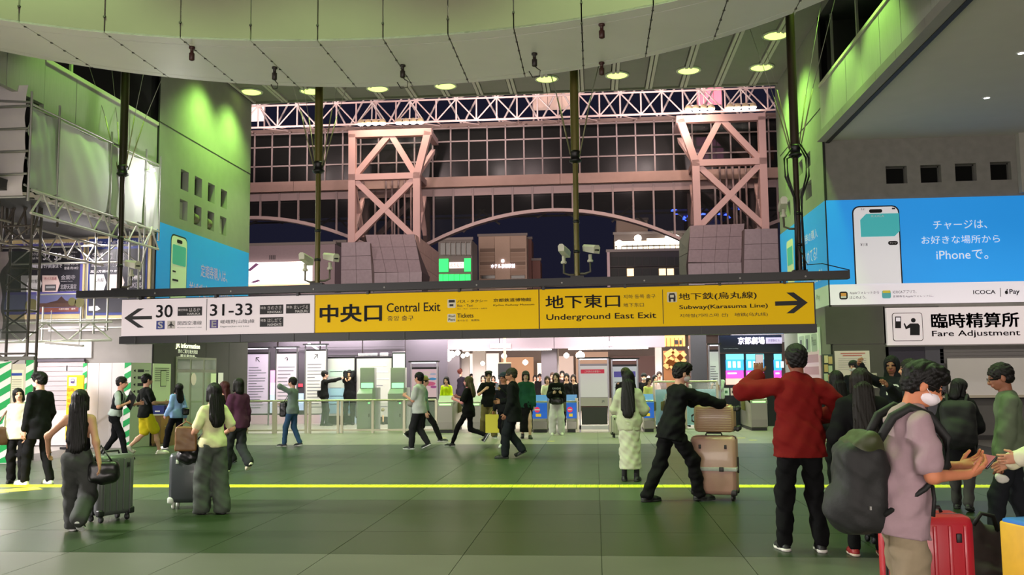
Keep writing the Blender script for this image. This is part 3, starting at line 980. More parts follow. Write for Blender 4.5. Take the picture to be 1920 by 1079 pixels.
# upper rooms behind the parapets: dark
struct(bx('ceiling', -22, XL, 6, YF, CEIL, CEIL + .2, mat('#2c2c2e', .8)))
struct(bx('ceiling', XR, 19, 6, YF, CEIL, CEIL + .2, mat('#2c2c2e', .8)))
struct(bx('floor', -22, XL - .1, 6, YL, 5.0, 5.2, mat('#3a3a3c', .8)))
struct(bx('wall_left', -22.2, -22, 6, YF, 5, CEIL, mat('#1d1d20', .8)))
struct(bx('wall_right', 19, 19.2, 6, YF, 0, CEIL, mat('#2a2826', .8)))
struct(bx('wall_right', XR + .3, 19, YF - .3, YF, 7, CEIL, mat('#1d1d1f', .8)))
struct(bx('wall_left', -22, XL - .3, YF - .3, YF, 5, CEIL, mat('#1d1d1f', .8)))
for k in range(4):
    sbar('roof_beam', (XL - 1.4 - k * 2.2, 12, 9.75), (XL - 1.4 - k * 2.2, YF, 9.75), .18, .3, mat('#37373a', .6), struct(thing('trim_2', None, None)) if k == 0 else bpy.data.objects['trim_2'], up=(0, 0, 1))
    sbar('roof_beam', (XR + 1.2 + k * 2.2, 12, 9.75), (XR + 1.2 + k * 2.2, YF, 9.75), .18, .3, mat('#37373a', .6), bpy.data.objects['trim_2'], up=(0, 0, 1))
# glazing of the upper rooms
for X_, nm in ((XR + .25, 'window_40'), (XL - .25, 'window_41')):
    w = thing(nm, None, None); w['kind'] = 'structure'
    for k in range(4):
        sbar('mullion', (X_, YR - .2 - k * 2.1, 8.3 if X_ > 0 else 7.7), (X_, YR - .2 - k * 2.1, CEIL), .05, .07, mat('#a6a69c', .5), w)

# ---- the high ceiling: panels between pairs of ribs, slab edge, downlights
ceil_m = mat('#7b7871', .75, noise=.08, scale=3)
rib_m = mat('#b5b0a6', .5, noise=.04)
ceil = struct(bx('ceiling', XL, XR, 16, YF, CEIL + .06, CEIL + .35, mat('#3b3a38', .8)))
x = -10.45
k = 0
while x < XR - .2:
    bx('panel', x + .13, min(x + .90, XR), 16.0, YF - .05, CEIL, CEIL + .06, ceil_m, ceil)
    for s in (-.085, .03):
        if x + s > XL:
            bx('rib', x + s, x + s + .085, 16.0, YF - .03, CEIL - .05, CEIL + .06, rib_m, ceil)
    x += 1.0135
bx('edge', XL, XR, YF - .06, YF + .02, CEIL - .06, CEIL + .5, mat('#8e8a80', .6), ceil)
struct(bx('ceiling', XL, XR, -9, 16, CEIL + .3, CEIL + .5, mat('#8a8a80', .8)))
disc_m = mat('#f0ffb0', .4, emit=1.9, ehex='#d6ff78')
spots = [(-10.1, 26.4, .30), (-8.32, 26.55, .3), (-6.29, 26.54, .3), (-4.26, 26.53, .3), (-1.26, 26.24, .3), (.76, 26.15, .3), (2.76, 25.97, .3), (4.77, 25.93, .3), (4.70, 23.45, .3), (6.3, 23.3, .3), (-13.38, 24.0, .3), (-13.38, 26.4, .3), (-9.95, 23.4, .3)]
names = ['beside the green-lit left wall', 'behind the second sign pole', 'second from that pole', 'third from that pole', 'between the two middle sign poles', 'just past the third sign pole', 'above the right lattice tower', 'beside the green-lit right wall', 'near the fourth sign pole', 'over the right walkway', 'over the left walkway nearest the canopy', 'over the left walkway nearest the wall', 'hidden above the canopy edge by the left wall']
for (sx, sy, sr), nm in zip(spots, names):
    t = thing('downlight', 'round green-white ceiling downlight ' + nm, 'lamp', (sx, sy, CEIL), group='downlights of the high ceiling')
    lathe('trim_ring', [(sr + .05, 0), (sr + .05, -.03), (sr, -.045), (sr - .01, 0)], mat('#c8c9b8', .4), t, (sx, sy, CEIL), 24)
    lathe('lens', [(sr, -.02), (sr * .8, -.05), (sr * .3, -.065)], disc_m, t, (sx, sy, CEIL), 24)

# ---- the oval canopy overhead: fascia and soffit panels
RZ = 7.0
def outer(x):
    return 10.05 + 6.8 * math.sqrt(max(0, 1 - ((x + 3.4) / 8.0) ** 2))
def inner(x):
    return 10.05 + 4.35 * math.sqrt(max(0, 1 - ((x + 3.45) / 7.3) ** 2))
canopy = thing('canopy', 'huge pale oval ceiling ring with riveted panel joints hanging over the hall', 'canopy', (-3.4, 10.05, RZ))
fas = mat('#85806e', .6, noise=.05, scale=2)
sof = mat('#d2d0ca', .5, noise=.06, scale=1.6)
JX = [-4.4 + 1.07 * k for k in range(-6, 8)]
JX = [-11.2] + [x for x in JX if x > -10.9] + [4.45]
def strip(name, x0, x1, fa, fb, m, z0=RZ, th=.03):
    n = 4
    bot = [(x0 + (x1 - x0) * i / n) for i in range(n + 1)]
    lo = [Vector((x, fa(x), z0)) for x in bot]
    hi = [Vector((x, fb(x), z0)) for x in reversed(bot)]
    return extr(name, lo + hi, (0, 0, th), m, canopy)
bolts = []
for x0, x1 in zip(JX[:-1], JX[1:]):
    a, b = x0 + .010, x1 - .010
    xm = max(-10.6, min(3.8, 0))
    # soffit in three strips: inner margin, field, outer margin
    if x0 > -10.6 and x1 < 3.9:
        strip('soffit_panel', a, b, inner, lambda x: inner(x) + .30, sof)
        strip('soffit_panel', a, b, lambda x: inner(x) + .318, lambda x: outer(x) - .20, sof)
        strip('soffit_panel', a, b, lambda x: outer(x) - .182, outer, sof)
    else:
        strip('soffit_panel', a, b, inner, outer, sof)
    n = 4
    xs = [a + (b - a) * i / n for i in range(n + 1)]
    for (f_, nm, top, mm) in ((inner, 'fascia_panel', 3.3, fas), (outer, 'rim_panel', .35, sof)):
        pts = [Vector((x, f_(x), RZ + .002)) for x in xs]
        V = pts + [p + Vector((0, 0, top)) for p in pts] + [p + Vector((0, .03, 0)) for p in pts] + [p + Vector((0, .03, top)) for p in pts]
        m_ = n + 1
        FA = []
        for i in range(n):
            FA += [(i, i + 1, m_ + i + 1, m_ + i), (2 * m_ + i + 1, 2 * m_ + i, 3 * m_ + i, 3 * m_ + i + 1)]
        mesh(nm, V, FA, mm, canopy, True)
    for t in (.08, .25, .42, .6, .78, .93):
        bolts.append((x0, inner(x0) + (outer(x0) - inner(x0)) * t, RZ))
    for z in (.25, .75, 1.3, 1.9):
        bolts.append((x0, inner(x0) - .005, RZ + z))
V, FA = [], []
for (x, y, z) in bolts:
    n = len(V)
    r = .018
    V += [(x - r, y - r, z - .008), (x + r, y - r, z - .008), (x + r, y + r, z - .008), (x - r, y + r, z - .008), (x - r, y - r, z + r), (x + r, y - r, z + r), (x + r, y + r, z + r), (x - r, y + r, z + r)]
    FA += [(n, n + 1, n + 2, n + 3), (n, n + 4, n + 5, n + 1), (n + 1, n + 5, n + 6, n + 2), (n + 2, n + 6, n + 7, n + 3), (n + 3, n + 7, n + 4, n)]
o = mesh('bolt', V, FA, mat('#3a3830', .6), canopy); o['kind'] = 'stuff'
# closing top of the ring so no light leaks between fascia and rim
V = [Vector((-11.2 + 15.6 * i / 30, inner(-11.2 + 15.6 * i / 30) + .05, RZ + .3)) for i in range(31)] + [Vector((-11.2 + 15.6 * i / 30, outer(-11.2 + 15.6 * i / 30) - .02, RZ + .3)) for i in range(31)]
mesh('top_skin', V, [(i, i + 1, 32 + i, 31 + i) for i in range(30)], mat('#12120f', .9), canopy)
for k, (px, py, hook, where) in enumerate(((360, 88, 0, 'leftmost, a plain stub'), (515, 126, 1, 'second from the left'), (755, 122, 2, 'with a long bent wire'), (1002, 100, 2, 'with a wire bent sideways'), (1128, 45, 0, 'near the top edge'), (1128, 117, 0, 'at the canopy rim'))):
    p = WZ(px, py, RZ)
    t = thing('ceiling_hook', 'small dark metal anchor under the canopy, ' + where, 'hook', (p.x, p.y, RZ), group='anchors under the canopy')
    dm = mat('#3a1a14' if hook == 0 else '#241c18', .5)
    lathe('stem', [(.05, 0), (.05, -.03), (.028, -.04), (.028, -.10), (.045, -.11), (.045, -.22), (.02, -.235)], dm, t, (p.x, p.y, RZ), 10)
    if hook:
        s = 1 if hook == 1 else 1.6
        tube('wire_hook', [(p.x, p.y, RZ - .22), (p.x + .03 * s, p.y, RZ - .27), (p.x + .06 * s, p.y, RZ - .30), (p.x + .05 * s, p.y, RZ - .35 * (1 + .1 * s)), (p.x - .02 * s, p.y, RZ - .36 * (1 + .1 * s)), (p.x - .06 * s, p.y, RZ - .31)], .009, dm, t, 5)

cx = W(1910, 300, YR - .12).x
struct(bx('trim_3', cx, cx + .7, YR - .2, YR - .02, 5.66, 7.06, mat('#a8a69c', .6, noise=.06)))

# ================================================================== beyond the opening: lattice towers, glazed bridge, city
YB = 46.0
pink = mat('#c9aaa2', .55, noise=.06, scale=2)
pink_dk = mat('#8e7a78', .6, noise=.08, scale=2)
granite = mat('#9d9294', .6, noise=.18, scale=8, detail=9)
beam_m = mat('#a98e82', .7, noise=.12, scale=2.5)
glass_dk = mat('#1c1d1b', .22, noise=.15, scale=1.2, alpha=.82, spec=.12)
glass_cl = mat('#2a2c2b', .08, alpha=.35)
bridge = thing('glazed_bridge', 'glazed footbridge with arched underside spanning between the two lattice towers', 'bridge', (-4, YB, 8))
BX0, BX1 = -22.0, 12.0
for i in range(5):
    bx('beam', BX0 + i * 6.8 + .01, BX0 + (i + 1) * 6.8 - .01, YB - .25, YB + .15, 11.05, 11.56, beam_m, bridge)
# upper window wall
mul = mat('#8f807d', .5)
xs = [BX0 + .93 * k for k in range(37)]
zr = [11.56, 12.42, 13.42, 14.1]
for x in xs:
    sbar('mullion', (x, YB, 11.56), (x, YB, 14.2), .07, .09, mul, bridge)
for z in zr[1:]:
    sbar('transom', (BX0, YB, z), (BX1, YB, z), .07, .09, mul, bridge, up=(0, 1, 0))
for i in range(len(xs) - 1):
    for a, b in zip(zr[:-1], zr[1:]):
        bx('pane', xs[i] + .03, xs[i + 1] - .03, YB + .02, YB + .035, a + .03, b - .03, glass_dk, bridge)
# lower window wall following the arches
P1, P2, P3 = W(812, 460, YB), W(1078, 396, YB), W(1278, 444, YB)
def arch(x):
    # parabola through springing, crown, springing for the middle span; shifted copies either side
    c, half, crown, sp_ = -2.05, 6.35, 9.80, 8.18
    while x < c - 7.75: x += 15.5
    while x > c + 7.75: x -= 15.5
    t = (x - c) / half
    return crown - (crown - sp_) * t * t
xs2 = [BX0 + 1.0 * k for k in range(35)]
for x in xs2:
    sbar('mullion', (x, YB, arch(x)), (x, YB, 11.05), .09, .12, mul, bridge)
for i in range(len(xs2) - 1):
    a, b = xs2[i] + .045, xs2[i + 1] - .045
    extr('pane', [(a, YB + .03, arch(a)), (b, YB + .03, arch(b)), (b, YB + .03, 10.62), (a, YB + .03, 10.62)], (0, .015, 0), glass_cl, bridge)
    bx('spandrel', a, b, YB - .02, YB + .05, 10.62, 11.05, mat('#a08e8b', .6), bridge)
for c in (-17.55, -2.05, 13.45):
    pts = [(c + 7.6 * (i / 16 - 1) if False else c - 7.4 + 14.8 * i / 28) for i in range(29)]
    f = [Vector((x, YB - .25, arch(x) - .14)) for x in pts if BX0 <= x <= BX1]
    if len(f) > 2:
        n = len(f)
        V = f + [p + Vector((0, 0, .17)) for p in f] + [p + Vector((0, .5, 0)) for p in f] + [p + Vector((0, .5, .17)) for p in f]
        FA = []
        for i in range(n - 1):
            FA += [(i, i + 1, n + i + 1, n + i), (i + 1, i, 2 * n + i, 2 * n + i + 1), (2 * n + i + 1, 2 * n + i, 3 * n + i, 3 * n + i + 1), (n + i, n + i + 1, 3 * n + i + 1, 3 * n + i)]
        mesh('arch_rib', V, FA, mat('#b7a39d', .5), bridge)
# inside of the bridge: deck, ceiling, slanting struts, bright lamps
bx('deck', BX0, BX1, YB + .2, YB + 5, 11.1, 11.4, mat('#4c4744', .8), bridge)
bx('ceiling_inside', BX0, BX1, YB + .2, YB + 5, 10.55, 10.75, mat('#6b6664', .8), bridge)
bx('rear_rail', BX0, BX1, YB + 4.9, YB + 5, 10.3, 10.4, mat('#6b6664', .6), bridge)
for i in range(16):
    x = BX0 + 1 + i * 2
    sbar('strut', (x, YB + 3.5, max(arch(x) + .25, 9.3)), (x + (1.2 if i % 2 else -1.2), YB + 3.5, 10.6), .10, .10, mat('#7d7572', .6), bridge)
lampw = mat('#fff6ea', .5, emit=6)
for (px, py, w) in ((948, 377, 26), (990, 363, 28), (1012, 362, 8), (1187, 357, 14), (1204, 356, 14), (543, 382, 20), (498, 376, 5), (1325, 350, 8)):
    p = W(px, py, YB + 2.0)
    bx('light_fitting', p.x - w * .0135, p.x + w * .0135, YB + 1.8, YB + 2.2, p.z - .07, p.z + .1, lampw, bridge)
# ---- roof space frame in front of the bridge
truss = thing('roof_truss', 'pink lit tubular roof truss crossing the opening above the bridge', 'truss', (-4, YB - 1.2, 14.2))
tz0, tz1, tz2 = 14.05, 15.15, 16.3
Y0, Y1 = YB - 1.6, YB + .6
tub = mat('#e2cbc6', .45, noise=.05)
tub_l = mat('#e8dcd8', .4)
N = 34
X0 = -21.6
for (y, z, r) in ((Y0, tz0, .055), (Y0, tz1, .05), (Y1, tz0 + .35, .05), (Y1, tz2, .05), (Y0 - .1, tz2, .05)):
    bar('chord', (X0, y, z), (X0 + N, y, z), r, tub, truss)
for i in range(N + 1):
    x = X0 + i
    bar('post', (x, Y0, tz0), (x, Y0, tz1), .042, tub, truss)
    if i < N:
        a, b = ((tz0, tz1) if i % 2 == 0 else (tz1, tz0))
        bar('brace', (x, Y0, a), (x + 1, Y0, b), .036, tub, truss)
        bar('brace', (x, Y0, tz1 if i % 2 else tz2), (x + 1, Y0, tz2 if i % 2 else tz1), .045, tub_l, truss)
        bar('brace', (x, Y1, tz0 + .35 if i % 2 else tz2), (x + 1, Y1, tz2 if i % 2 else tz0 + .35), .05, tub_l, truss)
        bar('brace', (x, Y0, tz0), (x + (1 if i % 2 else 0), Y1, tz0 + .35), .03, tub, truss)
        bar('brace', (x + (0 if i % 2 else 1), Y0, tz1), (x + (1 if i % 2 else 0), Y1, tz2), .05, tub_l, truss)
bx('gutter', X0, X0 + N, YB + .3, YB + .5, 14.15, 14.45, mat('#7d6a62', .7), truss)
# ---- floodlight clusters on the truss
bulb = mat('#fff8ea', .4, emit=40)
for k, (px, py) in enumerate(((697, 226), (768, 224), (1312, 199), (1390, 196))):
    p = W(px, py, Y0 - .16)
    t = thing('floodlight_cluster', ('left' if k % 2 == 0 else 'right') + ' one of two blazing four-lamp floodlight clusters above the ' + ('left' if k < 2 else 'right') + ' tower', 'floodlight', tuple(p), group='floodlight clusters on the roof truss')
    for i in range(4):
        q_ = p + Vector((-.54 + .36 * i, 0, -.1))
        lathe('lamp_head', [(.03, .17), (.13, .12), (.18, 0), (.185, -.05), (.15, -.055)], mat('#d9c9a0', .4), t, tuple(q_), 12)
        lathe('bulb', [(.02, .02), (.16, -.03), (.15, -.10), (.05, -.15)], bulb, t, tuple(q_), 12)
    apex = Vector((p.x, Y0 - .06, 15.12))
    for s in (-.62, 0, .62):
        bar('hanger', tuple(p + Vector((s, 0, .02))), tuple(apex), .035, mat('#f0e6e0', .5), t)
    bar('hanger', tuple(p + Vector((-.65, 0, .03))), tuple(p + Vector((.65, 0, .03))), .03, mat('#f0e6e0', .5), t)
# ---- lattice towers
def tower(label, face, mirror, base):
    """face: pixel x of left and right column centre lines, flare pixel x"""
    Yt = 44.0
    dpt = 2.6
    xl, xr, xf, ytop, ymid, ybot = face
    t = thing('lattice_tower', label, 'tower', (W((xl + xr) / 2, 500, Yt).x, Yt, 5))
    L = W(xl, ymid, Yt).x; Rr = W(xr, ymid, Yt).x; Fx = W(xf, ytop, Yt).x
    zt = W((xl + xr) / 2, ytop, Yt).z; zm = W((xl + xr) / 2, ymid, Yt).z; zb = W((xl + xr) / 2, ybot, Yt).z - .6
    w, h = .34, .34
    for Y, m in ((Yt, pink), (Yt + dpt, pink_dk)):
        a, b = (L, Fx) if not mirror else (Fx, Rr)
        sbar('top_beam', (a - .18, Y, zt), (b + .18, Y, zt), .34, h, m, t, up=(0, 1, 0))
        sbar('middle_beam', (L - .17, Y, zm), (Rr + .17, Y, zm), .30, h, m, t, up=(0, 1, 0))
        if not mirror:
            sbar('column', (L, Y, zb), (L, Y, zt), w, h, m, t)
            sbar('column', (Rr, Y, zb), (Rr, Y, zm), w, h, m, t)
            sbar('leg', (Rr, Y, zm), (Fx, Y, zt), w, h, m, t)
        else:
            sbar('column', (Rr, Y, zb), (Rr, Y, zt), w, h, m, t)
            sbar('column', (L, Y, zb), (L, Y, zm), w, h, m, t)
            sbar('leg', (L, Y, zm), (Fx, Y, zt), w, h, m, t)
        mx = (a + b) / 2
        sbar('brace', (L + .05, Y + .02, zm), (mx, Y + .02, zt), .28, .26, m, t)
        sbar('brace', (Rr - .05, Y + .02, zm), (mx, Y + .02, zt), .28, .26, m, t)
        zc = zb + .6
        sbar('brace', (L, Y + .02, zc), (Rr, Y + .02, zm), .28, .26, m, t)
        sbar('brace', (L, Y + .03, zm), (Rr, Y + .03, zc), .28, .26, m, t)
    for X in (L, Rr):
        zc = zb + .6
        sbar('side_brace', (X, Yt, zc), (X, Yt + dpt, zm), .2, .2, pink, t, up=(1, 0, 0))
        sbar('side_brace', (X, Yt + dpt, zc), (X, Yt, zm), .2, .2, pink, t, up=(1, 0, 0))
        sbar('side_beam', (X, Yt, zm), (X, Yt + dpt, zm), .3, .3, pink_dk, t, up=(1, 0, 0))
    sbar('side_beam', (Fx, Yt, zt), (Fx, Yt + dpt, zt), .3, .3, pink_dk, t, up=(1, 0, 0))
    sbar('side_brace', (Fx, Yt + dpt, zt), (Rr if not mirror else L, Yt, zm), .2, .2, pink, t, up=(1, 0, 0))
    for k in range(5):
        x = L + (Rr - L) * (.42 + .1 * k)
        bar('pipe', (x, Yt + 1.4, zb), (x, Yt + 1.4, zm + .4), .05, pink_dk, t)
    return t
tower('left pink lattice tower of crossed box beams on a granite base', (661, 782, 803, 251, 332, 452), False, None)
tower('right pink lattice tower of crossed box beams on a granite base', (1304, 1430, 1275, 222, 305, 428), True, None)
def tiled_face(parent, c, nu, nv, m, gap=.012, th=.03):
    """c: four corners bl, br, tr, tl; separate slabs on the face"""
    c = [Vector(p) for p in c]
    n = (c[1] - c[0]).cross(c[3] - c[0]).normalized()
    for i in range(nu):
        for j in range(nv):
            def P(u, v):
                return (c[0] * (1 - u) + c[1] * u) * (1 - v) + (c[3] * (1 - u) + c[2] * u) * v
            g = gap
            us, vs2 = (i + g, j + g), (i + 1 - g, j + 1 - g)
            pts = [P(us[0] / nu, us[1] / nv), P(vs2[0] / nu, us[1] / nv), P(vs2[0] / nu, vs2[1] / nv), P(us[0] / nu, vs2[1] / nv)]
            extr('stone_slab', [p + n * th for p in pts], -n * th, m, parent)
def solid(name, front, back, m, parent):
    n = len(front)
    V = [Vector(p) for p in front] + [Vector(p) for p in back]
    FA = [tuple(range(n)), tuple(range(2 * n - 1, n - 1, -1))] + [(i, n + i, n + (i + 1) % n, (i + 1) % n) for i in range(n)]
    return mesh(name, V, FA, m, parent)
Yb = 42.6
def P3(px, py, Y=Yb):
    return W(px, py, Y)
grout = mat('#5d5250', .8)
t = thing('tower_base', 'granite clad sloping base under the left lattice tower', 'plinth', tuple(P3(715, 540)))
z0 = 4.6
fl, fr = P3(640, 455), P3(791, 455)
zl = fl.z; zk = P3(700, 512).z; ztop = P3(730, 441, Yb + 1.2).z
A = [(fl.x, Yb, z0), (fr.x, Yb, z0), (fr.x, Yb, zk), (P3(702, 512).x, Yb, zk), (P3(690, 455).x, Yb, zl), (fl.x, Yb, zl)]
solid('core', A, [(x, Yb + 4, z) for x, y, z in A], grout, t)
S1 = [P3(702, 512), P3(791, 512), P3(777, 440, Yb + .9), P3(685, 441, Yb + .9)]
solid('core', S1, [p + Vector((0, 3, 0)) for p in S1], grout, t)
tiled_face(t, [(fl.x, Yb, z0), (P3(702, 512).x, Yb, z0), (P3(694, 455).x, Yb, zl), (fl.x, Yb, zl)], 2, 5, granite)
tiled_face(t, [(P3(702, 512).x, Yb, z0), (fr.x, Yb, z0), (fr.x, Yb, zk), (P3(702, 512).x, Yb, zk)], 4, 2, granite)
tiled_face(t, S1, 4, 3, mat('#7f7579', .6, noise=.18, scale=8, detail=9))  # shade of the sloping face put into its granite colour
tiled_face(t, [(fr.x, Yb, z0), (P3(822, 536, Yb + 3.6).x, Yb + 3.6, z0), P3(822, 474, Yb + 3.6), P3(778, 440, Yb + .9)], 3, 5, mat('#b39a8c', .6, noise=.14, scale=8))  # lit side: its brightness is put into the stone colour
t = thing('tower_base', 'granite clad sloping base under the right lattice tower', 'plinth', tuple(P3(1370, 540)))
zr_ = P3(1400, 430).z; zk = P3(1340, 493).z
l, mid, r = P3(1290, 500), P3(1397, 500), P3(1458, 430)
A = [(l.x, Yb, z0), (r.x, Yb, z0), (r.x, Yb, zr_), (P3(1395, 430).x, Yb, zr_), (P3(1390, 493).x, Yb, zk), (l.x, Yb, zk)]
solid('core', A, [(x, Yb + 4, z) for x, y, z in A], grout, t)
S1 = [P3(1290, 493), P3(1389, 493), P3(1396, 420, Yb + .9), P3(1294, 424, Yb + .9)]
solid('core', S1, [p + Vector((0, 3, 0)) for p in S1], grout, t)
tiled_face(t, [(l.x, Yb, z0), (P3(1390, 493).x, Yb, z0), (P3(1390, 493).x, Yb, zk), (l.x, Yb, zk)], 4, 2, granite)
tiled_face(t, S1, 4, 3, mat('#7f7579', .6, noise=.18, scale=8, detail=9))  # sloping face shaded by a darker granite colour
tiled_face(t, [(P3(1390, 493).x, Yb, z0), (r.x, Yb, z0), (r.x, Yb, zr_), (P3(1396, 430).x, Yb, zr_)], 2, 5, granite)
tiled_face(t, [P3(1275, 545, Yb + 1.8), (l.x, Yb, z0), P3(1294, 424, Yb + .9), P3(1274, 452, Yb + 1.8)], 1, 3, mat('#8d9a86', .6, noise=.1, scale=8))

# ---- the town across the square
def building(label, px0, py0, px1, py1, Y, m, depth=10):
    a, b = W(px0, py1, Y), W(px1, py0, Y)
    t = thing('building', label, 'building', ((a.x + b.x) / 2, Y, 0))
    bx('wall', a.x, b.x, Y, Y + depth, 0, b.z, m, t)
    bx('parapet', a.x - .1, b.x + .1, Y - .1, Y + .3, b.z, b.z + .25, mat('#6d6360', .7), t)
    return t, Sheet((a.x, Y, 0), (1, 0, 0), t)
YC = 85
t, S = building('pinkish low building carrying the glaring white billboard', 380, 458, 628, 560, YC, mat('#7c6a70', .7, noise=.1), 3)
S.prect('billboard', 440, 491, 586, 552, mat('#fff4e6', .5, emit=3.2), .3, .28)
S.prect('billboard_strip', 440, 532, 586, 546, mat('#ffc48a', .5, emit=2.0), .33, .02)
for (x0, y0, x1, y1) in ((458, 512, 470, 507), (466, 508, 488, 497), (472, 530, 492, 528)):
    a0, b0 = S.hit(x0, y0); a1, b1 = S.hit(x1, y1)
    S.poly('branch_print', [(a0, b0), (a0 + .3, b0 - .1), (a1, b1), (a1 - .3, b1 + .15)], mat('#8c5a8c', .6), .34, .01)
for k in range(4):
    S.prect('louvre', 505 + k * 3.2, 479, 507 + k * 3.2, 487, mat('#3c3338', .7), .02, .03)
    S.prect('louvre', 564 + k * 3.2, 479, 566 + k * 3.2, 487, mat('#3c3338', .7), .02, .03)
t, S = building('narrow building with a glowing green front between billboard and granite base', 626, 455, 648, 560, YC + 4, mat('#2f2b2a', .8), 4)
green_e = mat('#12d25a', .5, emit=1.6)
S.prect('green_light_panel', 629, 491, 641, 515, green_e, .1, .08)
S.prect('green_light_panel', 631, 519, 641, 538, green_e, .1, .08)
t, S = building('grey building with vertical fins above a green lit shop front', 822, 450, 885, 560, YC, mat('#5d5552', .7, noise=.1), 4)
for k in range(6):
    S.prect('window', 826 + k * 9.6, 456, 834 + k * 9.6, 478, mat('#151615', .15), .02, .02)
    S.prect('fin', 834.6 + k * 9.6, 454, 835.6 + k * 9.6, 480, mat('#7a736e', .6), .25, .25)
S.prect('green_light_panel', 821, 486, 841, 511, green_e, .2, .1)
S.prect('green_light_panel', 871, 485, 883, 510, green_e, .2, .1)
S.prect('shop_sign', 843, 492, 870, 504, mat('#f3d2c8', .5, emit=1.5), .2, .1)
S.ptext('のりもの', 845, 494, 868, 502, mat('#c23a30', .5), .22)
for k in range(6):
    S.prect('green_light_panel', 821 + k * 10.4, 515, 830.6 + k * 10.4, 535, green_e, .2, .1)
t, S = building('beige stone hotel block with a small white lit name on its front', 898, 442, 987, 560, YC + 6, mat('#9a8172', .7, noise=.08, scale=1), 2.5)
for k in range(2):
    for j in range(8):
        S.prect('stone_band', 900 + k * 57, 466 + j * 8.2, 928 + k * 57, 473 + j * 8.2, mat('#8a7060' if j % 3 else '#6c5649', .7), .05, .05)
    S.prect('window', 903 + k * 56, 517, 928 + k * 56, 523, mat('#171310', .2), .08, .02)
S.prect('pilaster', 929, 444, 956, 560, mat('#a58b7b', .7, noise=.06), .12, .1)
wl_e = mat('#f6f0ff', .5, emit=5)
S.ptext('ホテル京都駅前', 921, 495, 966, 504, wl_e, .2)
S.disc('emblem', *S.hit(943, 490), .16, wl_e, .2, .05)
for x in (918, 975):
    S.prect('warm_window', x - 4, 530, x + 4, 535, mat('#ffc890', .5, emit=2), .1, .05)
a = W(988, 560, YC + 6); b = W(1012, 488, YC + 6)
t, S = building('narrow dark red building beside the beige hotel block', 988, 449, 996.5, 560, YC + 9, mat('#6e4a44', .8), 3)
t, S = building('low dark red wall beside the beige hotel block', 999, 489, 1013, 560, YC + 9, mat('#6e4a44', .8), 3)
t, S = building('dark office building with two warm lit windows below a bright roof terrace', 1140, 470, 1300, 560, YC, mat('#1a1416', .7, noise=.2), 6)
for j, (y0, y1) in enumerate(((482, 498), (504, 520))):
    for k in range(9):
        lit = j == 1 and k in (2, 6, 7)
        S.prect('window', 1146 + k * 15, y0, 1158 + k * 15, y1, mat('#ffd590', .5, emit=2.2) if lit else mat('#0b0d0f', .5, spec=.2), .05, .04)
    S.prect('band', 1140, y1 + 1, 1292, y1 + 4, mat('#3a2c2e', .7), .2, .2)
S.prect('pilaster', 1139, 474, 1143, 540, mat('#9b8286', .6), .3, .3)
t, S = building('white terrace building blazing with round lamps behind the arch', 1152, 437, 1302, 482, YC + 8, mat('#5a4e4a', .8), 5)
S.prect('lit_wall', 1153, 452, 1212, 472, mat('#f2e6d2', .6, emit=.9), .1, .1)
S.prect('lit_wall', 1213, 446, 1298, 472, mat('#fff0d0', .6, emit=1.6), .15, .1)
for k in range(14):
    S.prect('rail_post', 1155 + k * 10, 460, 1155.8 + k * 10, 474, mat('#4a4038', .6), .6, .05)
S.prect('rail', 1153, 462, 1298, 463, mat('#4a4038', .6), .6, .05)
for (x, y) in ((1161, 457), (1196, 447), (1254, 445), (1268, 447), (1275, 451)):
    p = W(x, y, YC + 7)
    lathe('globe_lamp', [(.05, -.35), (.3, -.2), (.36, 0), (.28, .22), (.05, .34)], mat('#fff8e8', .5, emit=14), t, tuple(p), 12)
t, S = building('plain beige rooftop block behind the bright terrace', 1156, 413, 1214, 438, YC + 14, mat('#a08a7c', .8))
t = thing('observation_deck', 'blue lit round tower deck glimpsed through the bridge glass', 'tower', tuple(W(1325, 395, 75)))
for (py, rx, ry, ez) in ((374, 76, 6, 2.2), (393, 62, 4, 1.6), (408, 40, 3, 1.2)):
    c = W(1325, py, 78)
    r = rx * 78 / 1750
    n = 34
    for i in range(n):
        a = 2 * PI * i / n
        if i % 2 == 0:
            box('blue_lamp', (c.x + r * math.cos(a), c.y + r * math.sin(a), c.z), (.35, .35, .16), mat('#3050ff', .4, emit=7), t)
    lathe('drum', [(r * .55, -1.0), (r * .93, -.1), (r * .95, .1), (r * .6, .5)], mat('#1a2150', .4), t, tuple(c), 32)
lathe('shaft', [(1.2, -18), (1.2, 2)], mat('#2a2c40', .5), t, tuple(W(1325, 395, 78)), 16)
t, S = building('tall block with pink glowing windows seen through the right tower', 1296, 236, 1452, 330, YC + 20, mat('#2c2426', .8))
pk = mat('#ff8fd0', .5, emit=1.1)
for (x0, y0, x1, y1) in ((1306, 241, 1328, 274), (1334, 246, 1341, 274), (1344, 243, 1355, 274), (1306, 279, 1328, 301), (1335, 278, 1341, 301), (1344, 278, 1356, 301)):
    S.prect('window', x0, y0, x1, y1, pk, .1, .08)
for k in range(4):
    S.prect('window', 1292 + k * 6, 247, 1294 + k * 6, 251, wl_e, .1, .05)
S.prect('orange_panel', 1380, 275, 1450, 302, mat('#a85a30', .6, emit=.25), .1, .08)
